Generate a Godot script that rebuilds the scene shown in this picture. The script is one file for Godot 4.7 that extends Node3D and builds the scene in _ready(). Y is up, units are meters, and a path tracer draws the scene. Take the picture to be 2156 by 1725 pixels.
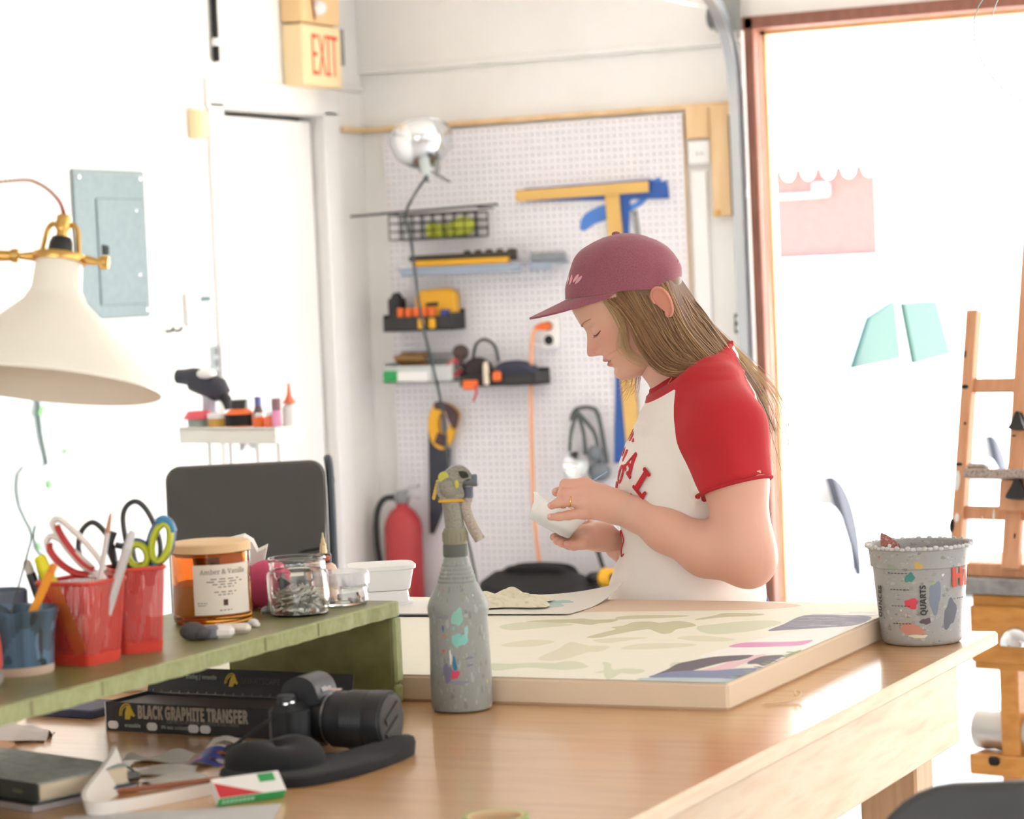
extends Node3D
# An artist's workshop: a big maple table with a canvas in progress, a person mixing paint behind it,
# a white pegboard wall, and an open garage door on to a bright street. y is up, units are metres.

var used := {}
var M := {}
var rng := RandomNumberGenerator.new()
var fonts := {}

# ---------------------------------------------------------------- mesh collector
# Triangles are stored counter-clockwise seen from outside and written clockwise, as Godot wants.
class G:
	var p := PackedVector3Array()
	var uv := PackedVector2Array()
	var col := PackedColorArray()
	var tint := Color.WHITE
	var xf := Transform3D()

	func tri(a: Vector3, b: Vector3, c: Vector3, ua := Vector2.ZERO, ub := Vector2.ZERO, uc := Vector2.ZERO) -> void:
		p.append(xf * a); p.append(xf * b); p.append(xf * c)
		uv.append(ua); uv.append(ub); uv.append(uc)
		col.append(tint); col.append(tint); col.append(tint)

	func quad(a: Vector3, b: Vector3, c: Vector3, d: Vector3, ua := Vector2(0, 1), ub := Vector2(1, 1), uc := Vector2(1, 0), ud := Vector2(0, 0)) -> void:
		tri(a, b, c, ua, ub, uc)
		tri(a, c, d, ua, uc, ud)

	# a box with chamfered edges
	func box(c: Vector3, s: Vector3, bev := 0.0, b := Basis()) -> void:
		var h := s / 2.0
		var e := minf(bev, minf(h.x, minf(h.y, h.z)) * 0.98)
		if e <= 0.0:
			var v := []
			for i in 8:
				v.append(c + b * Vector3(h.x if i & 1 else -h.x, h.y if i & 2 else -h.y, h.z if i & 4 else -h.z))
			quad(v[4], v[5], v[7], v[6]); quad(v[1], v[0], v[2], v[3])
			quad(v[5], v[1], v[3], v[7]); quad(v[0], v[4], v[6], v[2])
			quad(v[6], v[7], v[3], v[2]); quad(v[0], v[1], v[5], v[4])
			return
		var sg := [-1.0, 1.0]
		var f := func(sx: float, sy: float, sz: float, ax: int) -> Vector3:
			var q := Vector3(h.x - e, h.y - e, h.z - e)
			q[ax] = h[ax]
			return c + b * Vector3(q.x * sx, q.y * sy, q.z * sz)
		for k in sg:
			var x := []
			for w in [[-1, -1], [1, -1], [1, 1], [-1, 1]]:
				x.append(w if k > 0 else [-w[0], w[1]])
			quad(f.call(x[0][0], x[0][1], k, 2), f.call(x[1][0], x[1][1], k, 2), f.call(x[2][0], x[2][1], k, 2), f.call(x[3][0], x[3][1], k, 2))
			quad(f.call(k, x[0][1], -x[0][0], 0), f.call(k, x[1][1], -x[1][0], 0), f.call(k, x[2][1], -x[2][0], 0), f.call(k, x[3][1], -x[3][0], 0))
			quad(f.call(x[0][0], k, -x[0][1], 1), f.call(x[1][0], k, -x[1][1], 1), f.call(x[2][0], k, -x[2][1], 1), f.call(x[3][0], k, -x[3][1], 1))
		for i in sg:
			for j in sg:
				flip_quad(f.call(-1, i, j, 1), f.call(1, i, j, 1), f.call(1, i, j, 2), f.call(-1, i, j, 2), i * j < 0)
				flip_quad(f.call(i, -1, j, 2), f.call(i, 1, j, 2), f.call(i, 1, j, 0), f.call(i, -1, j, 0), i * j < 0)
				flip_quad(f.call(i, j, -1, 0), f.call(i, j, 1, 0), f.call(i, j, 1, 1), f.call(i, j, -1, 1), i * j < 0)
				for k in sg:
					var a: Vector3 = f.call(i, j, k, 0)
					var bb: Vector3 = f.call(i, j, k, 1)
					var cc: Vector3 = f.call(i, j, k, 2)
					if i * j * k > 0:
						tri(a, bb, cc)
					else:
						tri(a, cc, bb)

	func flip_quad(a: Vector3, b: Vector3, c: Vector3, d: Vector3, other: bool) -> void:
		if other:
			quad(a, b, c, d)
		else:
			quad(d, c, b, a)

	# rings of equal length, outward when each ring runs counter-clockwise seen from the end it starts from (looking back along the run)
	func rings(rs: Array, cap0 := true, cap1 := true, closed := true) -> void:
		var n: int = rs[0].size()
		var m := n if closed else n - 1
		for i in rs.size() - 1:
			var a: PackedVector3Array = rs[i]
			var b: PackedVector3Array = rs[i + 1]
			var v0 := float(i) / (rs.size() - 1)
			var v1 := float(i + 1) / (rs.size() - 1)
			for j in m:
				var k := (j + 1) % n
				var u0 := float(j) / m
				var u1 := float(j + 1) / m
				if a[j].is_equal_approx(a[k]):
					tri(a[j], b[k], b[j], Vector2(u0, v0), Vector2(u1, v1), Vector2(u0, v1))
				elif b[j].is_equal_approx(b[k]):
					tri(a[j], a[k], b[k], Vector2(u0, v0), Vector2(u1, v0), Vector2(u1, v1))
				else:
					quad(a[j], a[k], b[k], b[j], Vector2(u0, v0), Vector2(u1, v0), Vector2(u1, v1), Vector2(u0, v1))
		if cap0:
			fan(rs[0], true)
		if cap1:
			fan(rs[rs.size() - 1], false)

	func fan(r: PackedVector3Array, back: bool) -> void:
		var c := Vector3.ZERO
		for v in r:
			c += v
		c /= r.size()
		for j in r.size():
			var k := (j + 1) % r.size()
			if back:
				tri(c, r[k], r[j])
			else:
				tri(c, r[j], r[k])

	# profile: Vector2(radius, height) from the bottom up on the outside
	func lathe(prof: Array, segs := 32, at := Vector3.ZERO, b := Basis(), cap := false, squash := Vector2(1, 1)) -> void:
		var rs := []
		for q in prof:
			var r := PackedVector3Array()
			for j in segs:
				var t := -TAU * j / segs
				r.append(at + b * Vector3(cos(t) * q.x * squash.x, q.y, sin(t) * q.x * squash.y))
			rs.append(r)
		rings(rs, cap, cap)

	# a tube along points; r a number or one per point
	func tube(pts: Array, r, sides := 8, caps := true, flat := 1.0, up := Vector3.UP) -> void:
		var rs := []
		var ref := up
		for i in pts.size():
			var d: Vector3 = (pts[mini(i + 1, pts.size() - 1)] - pts[maxi(i - 1, 0)]).normalized()
			if d.length() < 0.5:
				d = Vector3.UP
			if absf(ref.dot(d)) > 0.98:
				ref = Vector3.RIGHT if absf(d.x) < 0.9 else Vector3.FORWARD
			var n := (ref - d * ref.dot(d)).normalized()
			ref = n
			var s := d.cross(n)
			var w: float = r[i] if r is Array or r is PackedFloat32Array else r
			var ring := PackedVector3Array()
			for j in sides:
				var t := TAU * (j + 0.5) / sides
				ring.append(pts[i] + (n * cos(t) * flat + s * sin(t)) * w)
			rs.append(ring)
		rings(rs, caps, caps)

	func ball(c: Vector3, r: Vector3, b := Basis(), rows := 10, segs := 16, from := -90.0, to := 90.0) -> void:
		var rs := []
		for i in rows + 1:
			var a := deg_to_rad(lerpf(from, to, float(i) / rows))
			var ring := PackedVector3Array()
			for j in segs:
				var t := -TAU * j / segs
				ring.append(c + b * Vector3(cos(a) * cos(t) * r.x, sin(a) * r.y, cos(a) * sin(t) * r.z))
			rs.append(ring)
		rings(rs, from > -89.0, to < 89.0)

	# a polygon (counter-clockwise, in x and y) pulled along z from z0 to z1, optionally chamfered at z1
	func prism(poly: PackedVector2Array, z0: float, z1: float, b := Basis(), at := Vector3.ZERO, bev := 0.0) -> void:
		if Geometry2D.is_polygon_clockwise(poly):
			poly = poly.duplicate(); poly.reverse()
		var t := Geometry2D.triangulate_polygon(poly)
		var top := poly
		if bev > 0.0:
			var o := Geometry2D.offset_polygon(poly, -bev)
			if o.size() == 1 and o[0].size() == poly.size():
				top = o[0]
				# line the shrunk outline up with the first corner
				var best := 0
				for i in top.size():
					if top[i].distance_to(poly[0]) < top[best].distance_to(poly[0]):
						best = i
				var turned := PackedVector2Array()
				for i in top.size():
					turned.append(top[(best + i) % top.size()])
				top = turned
				if Geometry2D.is_polygon_clockwise(top):
					top = poly
		var lo := poly[0]
		var hi := poly[0]
		for q in poly:
			lo = lo.min(q); hi = hi.max(q)
		var sp := (hi - lo).max(Vector2(1e-6, 1e-6))
		var f := func(q: Vector2, z: float) -> Vector3: return at + b * Vector3(q.x, q.y, z)
		var w := func(q: Vector2) -> Vector2: return Vector2((q.x - lo.x) / sp.x, 1.0 - (q.y - lo.y) / sp.y)
		for i in range(0, t.size(), 3):
			var q := [t[i], t[i + 1], t[i + 2]]
			if (poly[q[1]] - poly[q[0]]).cross(poly[q[2]] - poly[q[0]]) < 0.0:
				q = [t[i], t[i + 2], t[i + 1]]
			tri(f.call(top[q[0]], z1), f.call(top[q[1]], z1), f.call(top[q[2]], z1), w.call(poly[q[0]]), w.call(poly[q[1]]), w.call(poly[q[2]]))
			tri(f.call(poly[q[0]], z0), f.call(poly[q[2]], z0), f.call(poly[q[1]], z0), w.call(poly[q[0]]), w.call(poly[q[2]]), w.call(poly[q[1]]))
		var zm := z1 - bev if top != poly else z1
		for i in poly.size():
			var k := (i + 1) % poly.size()
			quad(f.call(poly[i], z0), f.call(poly[k], z0), f.call(poly[k], zm), f.call(poly[i], zm))
			if top != poly:
				quad(f.call(poly[i], zm), f.call(poly[k], zm), f.call(top[k], z1), f.call(top[i], z1))

	# a sheet: fn(u, v) for u, v in 0..1, with a back side when thick > 0
	func sheet(fn: Callable, nu: int, nv: int, thick := 0.0) -> void:
		var pt := []
		for i in nu + 1:
			var row := []
			for j in nv + 1:
				row.append(fn.call(float(i) / nu, float(j) / nv))
			pt.append(row)
		var nor := func(i: int, j: int) -> Vector3:
			var du: Vector3 = pt[mini(i + 1, nu)][j] - pt[maxi(i - 1, 0)][j]
			var dv: Vector3 = pt[i][mini(j + 1, nv)] - pt[i][maxi(j - 1, 0)]
			return du.cross(dv).normalized()
		for i in nu:
			for j in nv:
				var ua := Vector2(float(i) / nu, 1.0 - float(j) / nv)
				var uc := Vector2(float(i + 1) / nu, 1.0 - float(j + 1) / nv)
				quad(pt[i][j], pt[i + 1][j], pt[i + 1][j + 1], pt[i][j + 1], ua, Vector2(uc.x, ua.y), uc, Vector2(ua.x, uc.y))
				if thick > 0.0:
					quad(pt[i][j + 1] - nor.call(i, j + 1) * thick, pt[i + 1][j + 1] - nor.call(i + 1, j + 1) * thick, pt[i + 1][j] - nor.call(i + 1, j) * thick, pt[i][j] - nor.call(i, j) * thick, Vector2(ua.x, uc.y), uc, Vector2(uc.x, ua.y), ua)
		if thick > 0.0:
			for i in nu:
				for e in [[0, false], [nv, true]]:
					var j: int = e[0]
					var a: Vector3 = pt[i][j]
					var bb: Vector3 = pt[i + 1][j]
					flip_quad(a, bb, bb - nor.call(i + 1, j) * thick, a - nor.call(i, j) * thick, e[1])
			for j in nv:
				for e in [[0, true], [nu, false]]:
					var i: int = e[0]
					var a: Vector3 = pt[i][j]
					var bb: Vector3 = pt[i][j + 1]
					flip_quad(a, bb, bb - nor.call(i, j + 1) * thick, a - nor.call(i, j) * thick, e[1])

	# smooth = the angle in degrees below which neighbouring faces share their shading
	func mesh(smooth := 38.0) -> ArrayMesh:
		var n := p.size()
		var face := PackedVector3Array()
		face.resize(n / 3)
		for i in n / 3:
			face[i] = (p[i * 3 + 1] - p[i * 3]).cross(p[i * 3 + 2] - p[i * 3])
		var nor := PackedVector3Array()
		nor.resize(n)
		if smooth <= 0.0:
			for i in n:
				nor[i] = face[i / 3].normalized()
		else:
			var at := {}
			var who := PackedInt32Array()
			who.resize(n)
			var lists := []
			for i in n:
				var key := Vector3i(p[i] * 40000.0)
				var id: int = at.get(key, -1)
				if id < 0:
					id = lists.size()
					at[key] = id
					lists.append(PackedInt32Array())
				who[i] = id
				lists[id].append(i / 3)
			var limit := cos(deg_to_rad(smooth))
			var unit := PackedVector3Array()
			unit.resize(n / 3)
			for i in n / 3:
				unit[i] = face[i].normalized()
			for i in n:
				var own := unit[i / 3]
				var s := Vector3.ZERO
				for f in lists[who[i]]:
					if own.dot(unit[f]) >= limit:
						s += face[f]
				s = s.normalized()
				nor[i] = s if s.length() > 0.5 else (own if own.length() > 0.5 else Vector3.UP)
		var order := PackedInt32Array()
		order.resize(n)
		for i in range(0, n, 3):
			order[i] = i; order[i + 1] = i + 2; order[i + 2] = i + 1
		var a := []
		a.resize(Mesh.ARRAY_MAX)
		a[Mesh.ARRAY_VERTEX] = p
		a[Mesh.ARRAY_NORMAL] = nor
		a[Mesh.ARRAY_TEX_UV] = uv
		a[Mesh.ARRAY_COLOR] = col
		a[Mesh.ARRAY_INDEX] = order
		var m := ArrayMesh.new()
		m.add_surface_from_arrays(Mesh.PRIMITIVE_TRIANGLES, a)
		return m

# ---------------------------------------------------------------- nodes
func numbered(called: String) -> String:
	var n: int = used.get(called, 0)
	used[called] = n + 1
	return called if n == 0 else "%s_%03d" % [called, n]

func thing(called: String, label: String, category: String, at := Vector3.ZERO, turn := 0.0, group := "") -> Node3D:
	var o := Node3D.new()
	o.name = numbered(called)
	add_child(o)
	o.position = at
	o.rotation.y = turn
	o.set_meta("label", label)
	o.set_meta("category", category)
	if group:
		o.set_meta("group", group)
	return o

func part(parent: Node, called: String, g, m: Material, label := "", smooth := 38.0) -> MeshInstance3D:
	var o := MeshInstance3D.new()
	o.name = called
	o.mesh = g.mesh(smooth) if g is G else g
	o.material_override = m
	parent.add_child(o, true)
	if label:
		o.set_meta("label", label)
	return o

func struct(called: String, g, m: Material, smooth := 38.0) -> MeshInstance3D:
	var o := part(self, called, g, m, "", smooth)
	o.set_meta("kind", "structure")
	return o

# move a thing's origin to its own place without moving its parts
func rebase(t: Node3D, at: Vector3) -> void:
	for c in t.get_children():
		c.position -= at - t.position
	t.position = at

# one mesh that is a whole thing
func single(called: String, label: String, category: String, g: G, m: Material, at := Vector3.ZERO, turn := 0.0, group := "", smooth := 38.0) -> MeshInstance3D:
	var o := part(self, numbered(called), g, m, label, smooth)
	o.position = at
	o.rotation.y = turn
	o.set_meta("category", category)
	if group:
		o.set_meta("group", group)
	return o

# ---------------------------------------------------------------- materials and textures
func mat(key: String, c: Color, rough := 0.7, metal := 0.0, spec := 0.5) -> StandardMaterial3D:
	if M.has(key):
		return M[key]
	var m := StandardMaterial3D.new()
	m.resource_name = key
	m.albedo_color = c
	m.roughness = rough
	m.metallic = metal
	m.metallic_specular = spec
	M[key] = m
	return m

func rgb(r: int, g: int, b: int) -> Color:
	return Color8(r, g, b)

# speckled or blotched colour: noise through a ramp of sRGB colours
func noise_tex(freq: float, ramp: Array, seed_ := 1, size := 256, kind := FastNoiseLite.TYPE_SIMPLEX_SMOOTH, octaves := 4) -> NoiseTexture2D:
	var n := FastNoiseLite.new()
	n.noise_type = kind
	n.frequency = freq
	n.fractal_octaves = octaves
	n.seed = seed_
	var t := NoiseTexture2D.new()
	t.width = size; t.height = size
	t.seamless = true
	t.noise = n
	var gr := Gradient.new()
	var cs := PackedColorArray()
	var os := PackedFloat32Array()
	for i in ramp.size():
		cs.append(ramp[i]); os.append(float(i) / maxi(1, ramp.size() - 1))
	gr.colors = cs
	gr.offsets = os
	t.color_ramp = gr
	return t

func tri_mat(key: String, tex: Texture2D, scale: Vector3, rough := 0.7, world := true, spec := 0.5) -> StandardMaterial3D:
	var m := mat(key, Color.WHITE, rough, 0.0, spec)
	m.albedo_texture = tex
	m.uv1_triplanar = true
	m.uv1_world_triplanar = world
	m.uv1_scale = scale
	return m

func relief(m: StandardMaterial3D, tex: Texture2D, cm: float) -> StandardMaterial3D:
	m.heightmap_enabled = true
	m.heightmap_texture = tex
	m.heightmap_scale = cm
	return m

func glass(key: String, c: Color, alpha: float, rough := 0.02) -> StandardMaterial3D:
	var m := mat(key, Color(c.r, c.g, c.b, alpha), rough)
	m.transparency = BaseMaterial3D.TRANSPARENCY_ALPHA
	return m

func fill_poly(im: Image, pts: Array, c: Color) -> void:
	var w := im.get_width()
	var h := im.get_height()
	var lo := h
	var hi := 0
	for q in pts:
		lo = mini(lo, int(floor(q.y))); hi = maxi(hi, int(ceil(q.y)))
	for y in range(maxi(lo, 0), mini(hi, h - 1) + 1):
		var xs := []
		for i in pts.size():
			var a: Vector2 = pts[i]
			var b: Vector2 = pts[(i + 1) % pts.size()]
			if (a.y <= y + 0.5) != (b.y <= y + 0.5):
				xs.append(a.x + (y + 0.5 - a.y) / (b.y - a.y) * (b.x - a.x))
		xs.sort()
		for i in range(0, xs.size() - 1, 2):
			var x0 := clampi(int(round(xs[i])), 0, w)
			var x1 := clampi(int(round(xs[i + 1])), 0, w)
			if x1 > x0:
				im.fill_rect(Rect2i(x0, y, x1 - x0, 1), c)

func blob(im: Image, c: Vector2, r: Vector2, col: Color, rough := 0.25, turn := 0.0) -> void:
	var pts := []
	var n := 28
	var ph := rng.randf() * TAU
	for i in n:
		var t := TAU * i / n
		var k := 1.0 + rough * (0.5 * sin(2.0 * t + ph) + 0.35 * sin(3.0 * t + ph * 2.3) + 0.3 * sin(5.0 * t + ph * 3.1))
		pts.append(c + Vector2(cos(t) * r.x * k, sin(t) * r.y * k).rotated(turn))
	fill_poly(im, pts, col)

func image_tex(im: Image) -> ImageTexture:
	return ImageTexture.create_from_image(im)

# smooth outline through points (closed) or path (open)
func curve2(pts: Array, per := 6, closed := true) -> PackedVector2Array:
	var out := PackedVector2Array()
	var n := pts.size()
	for i in (n if closed else n - 1):
		var a: Vector2 = pts[(i - 1 + n) % n] if closed else pts[maxi(i - 1, 0)]
		var b: Vector2 = pts[i]
		var c: Vector2 = pts[(i + 1) % n]
		var d: Vector2 = pts[(i + 2) % n] if closed else pts[mini(i + 2, n - 1)]
		for k in per:
			out.append(b.cubic_interpolate(c, a, d, float(k) / per))
	if not closed:
		out.append(pts[n - 1])
	return out

func curve3(pts: Array, per := 6, closed := false) -> Array:
	var out := []
	var n := pts.size()
	for i in (n if closed else n - 1):
		var a: Vector3 = pts[(i - 1 + n) % n] if closed else pts[maxi(i - 1, 0)]
		var b: Vector3 = pts[i]
		var c: Vector3 = pts[(i + 1) % n]
		var d: Vector3 = pts[(i + 2) % n] if closed else pts[mini(i + 2, n - 1)]
		for k in per:
			out.append(b.cubic_interpolate(c, a, d, float(k) / per))
	out.append(pts[0] if closed else pts[n - 1])
	return out

func round_rect(w: float, h: float, r: float, per := 5) -> PackedVector2Array:
	var out := PackedVector2Array()
	for k in 4:
		var c := Vector2((w / 2 - r) * (1 if k == 0 or k == 3 else -1), (h / 2 - r) * (1 if k < 2 else -1))
		for i in per + 1:
			var t := PI / 2 * (k + float(i) / per)
			out.append(c + Vector2(cos(t), sin(t)) * r)
	return out

func font(bold := false, serif := false) -> Font:
	var key := "%s%s" % [bold, serif]
	if not fonts.has(key):
		var f := SystemFont.new()
		f.font_names = PackedStringArray(["Droid Serif" if serif else "Droid Sans"])
		f.font_weight = 700 if bold else 400
		fonts[key] = f
	return fonts[key]

# flat lettering: height = the height of a capital; bend(Vector3) may place each vertex
func letters(parent: Node, called: String, text: String, height: float, m: Material, at: Transform3D, bold := false, serif := false, bend = null, thick := 0.0006, squeeze := 1.0, steps := 0) -> MeshInstance3D:
	var t := TextMesh.new()
	t.text = text
	t.font = font(bold, serif)
	t.font_size = 64
	t.pixel_size = height / 64.0 * 1.38
	t.depth = thick
	t.curve_step = 4.0
	t.horizontal_alignment = HORIZONTAL_ALIGNMENT_CENTER
	t.vertical_alignment = VERTICAL_ALIGNMENT_CENTER
	var src := t.get_mesh_arrays()
	var v: PackedVector3Array = src[Mesh.ARRAY_VERTEX]
	var idx = src[Mesh.ARRAY_INDEX]
	var k_x := squeeze
	if squeeze < 0.0:  # a negative squeeze is the wanted width
		var lo := 1e9
		var hi := -1e9
		for q in v:
			lo = minf(lo, q.x); hi = maxf(hi, q.x)
		k_x = -squeeze / maxf(hi - lo, 1e-6)
	var g := G.new()
	var order: PackedInt32Array = idx if idx != null and idx.size() else PackedInt32Array(range(v.size()))
	# heavy type: the outline is laid down several times, a hair apart
	var e := height * 0.035
	for shift in ([Vector3.ZERO, Vector3(e, 0, 0), Vector3(-e, 0, 0), Vector3(0, e, 0), Vector3(0, -e, 0)] if bold else [Vector3.ZERO]):
		for i in range(0, order.size(), 3):
			var q := []
			for k in [0, 2, 1]:
				var w: Vector3 = v[order[i + k]] + shift
				w.x *= k_x
				q.append(at * (bend.call(w) if bend != null else w))
			g.tri(q[0], q[1], q[2])
	return part(parent, called, g, m, "", 0.0)

# ---------------------------------------------------------------- the place
const TABLE := 0.932
const SHELF := 1.074
const CANVAS := 0.970
const LEFT := -4.85
const BACK := -8.99

func _ready() -> void:
	rng.seed = 20240611
	sight_and_light()
	paints()
	shell()
	openings()
	street()
	left_wall()
	back_wall()
	pegboard()
	cart()
	easel_corner()
	workbench()
	canvas_painting()
	riser_shelf()
	on_the_riser()
	on_the_table()
	far_side_of_table()
	desk_lamp()
	chairs()
	the_person()

func sight_and_light() -> void:
	var cam := Camera3D.new()
	cam.name = "view"
	add_child(cam)
	var look := CameraAttributesPhysical.new()
	look.frustum_focal_length = 77.91
	look.exposure_aperture = 5.6
	look.frustum_focus_distance = 4.35
	look.frustum_near = 0.05
	look.frustum_far = 400.0
	cam.attributes = look
	cam.position = Vector3(0, 1.5, 0)
	cam.basis = Basis(Vector3.UP, deg_to_rad(25.4)) * Basis(Vector3.RIGHT, -atan(257.5 / 5600.0)) * Basis(Vector3.BACK, -0.043)
	cam.current = true
	var sky := ProceduralSkyMaterial.new()
	sky.sky_top_color = Color(0.80, 0.88, 1.0)
	sky.sky_horizon_color = Color(1.0, 0.99, 0.97)
	sky.sky_curve = 0.2
	sky.ground_bottom_color = Color(0.55, 0.53, 0.5)
	sky.ground_horizon_color = Color(0.9, 0.88, 0.85)
	sky.energy_multiplier = 1.0
	var env := Environment.new()
	env.background_mode = Environment.BG_SKY
	env.sky = Sky.new()
	env.sky.sky_material = sky
	env.tonemap_mode = Environment.TONE_MAPPER_LINEAR
	env.tonemap_exposure = 8.0
	env.sdfgi_enabled = true
	env.ssao_enabled = true
	env.ssil_enabled = true
	var we := WorldEnvironment.new()
	we.name = "world_environment"
	we.environment = env
	add_child(we)
	# the sun stands high over the left end of the street: the far shop front and the room are in open shade
	var sun := DirectionalLight3D.new()
	sun.name = "sun"
	sun.light_energy = 2.4
	sun.light_color = Color(1.0, 0.95, 0.88)
	sun.light_angular_distance = 0.6
	sun.shadow_enabled = true
	add_child(sun)
	sun.look_at_from_position(Vector3(-15, 24, -3), Vector3(0, 0, 0))

func paints() -> void:
	mat("white_paint", rgb(240, 238, 234), 0.75)
	tri_mat("wall_paint", noise_tex(0.012, [rgb(238, 235, 231), rgb(241, 239, 235), rgb(243, 241, 238)], 3), Vector3(0.7, 0.7, 0.7), 0.8)
	mat("trim_white", rgb(243, 242, 240), 0.5)
	tri_mat("floor_paint", noise_tex(0.02, [rgb(205, 200, 194), rgb(216, 212, 206), rgb(224, 221, 216)], 8), Vector3(0.5, 0.5, 0.5), 0.45)
	var grain := noise_tex(0.012, [rgb(198, 144, 88), rgb(208, 156, 98), rgb(216, 166, 108), rgb(205, 152, 94)], 5, 512)
	var maple := tri_mat("maple", grain, Vector3(0.45, 2.0, 5.0), 0.28)
	maple.clearcoat_enabled = true
	maple.clearcoat = 0.6
	maple.clearcoat_roughness = 0.12
	tri_mat("pine", noise_tex(0.015, [rgb(226, 190, 150), rgb(238, 207, 168), rgb(243, 217, 183), rgb(233, 198, 160)], 6, 512), Vector3(5.0, 4.0, 0.5), 0.55)
	tri_mat("pine_upright", noise_tex(0.015, [rgb(206, 160, 118), rgb(222, 178, 134), rgb(229, 189, 147)], 7, 512), Vector3(6.0, 0.5, 6.0), 0.55)
	tri_mat("redwood", noise_tex(0.02, [rgb(116, 72, 58), rgb(134, 86, 70), rgb(146, 98, 82)], 9), Vector3(4.0, 0.6, 4.0), 0.6)
	tri_mat("plywood", noise_tex(0.015, [rgb(222, 184, 134), rgb(232, 198, 150), rgb(238, 208, 164)], 10), Vector3(3.0, 0.6, 3.0), 0.6)
	mat("steel", rgb(196, 200, 204), 0.32, 1.0)
	mat("bright_steel", rgb(224, 226, 228), 0.16, 1.0)
	mat("dull_metal", rgb(150, 152, 150), 0.5, 0.7)
	mat("brass", rgb(214, 170, 96), 0.3, 1.0)
	mat("gold", rgb(236, 190, 110), 0.2, 1.0)
	mat("black_plastic", rgb(34, 33, 33), 0.42)
	mat("matt_black", rgb(30, 29, 29), 0.85)
	mat("dark_rubber", rgb(46, 48, 47), 0.7)
	mat("grey_plastic", rgb(132, 134, 136), 0.5)
	mat("white_plastic", rgb(240, 239, 236), 0.35)
	mat("yellow_plastic", rgb(240, 178, 36), 0.45)
	mat("orange_plastic", rgb(240, 112, 44), 0.45)
	mat("red_plastic", rgb(206, 46, 40), 0.42)
	mat("blue_plastic", rgb(44, 92, 172), 0.45)
	mat("green_plastic", rgb(40, 160, 84), 0.45)
	mat("lime_plastic", rgb(188, 196, 60), 0.5)
	mat("paper", rgb(240, 236, 228), 0.8)
	mat("print_black", rgb(44, 40, 38), 0.7)
	mat("print_white", rgb(238, 234, 228), 0.7)

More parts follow.
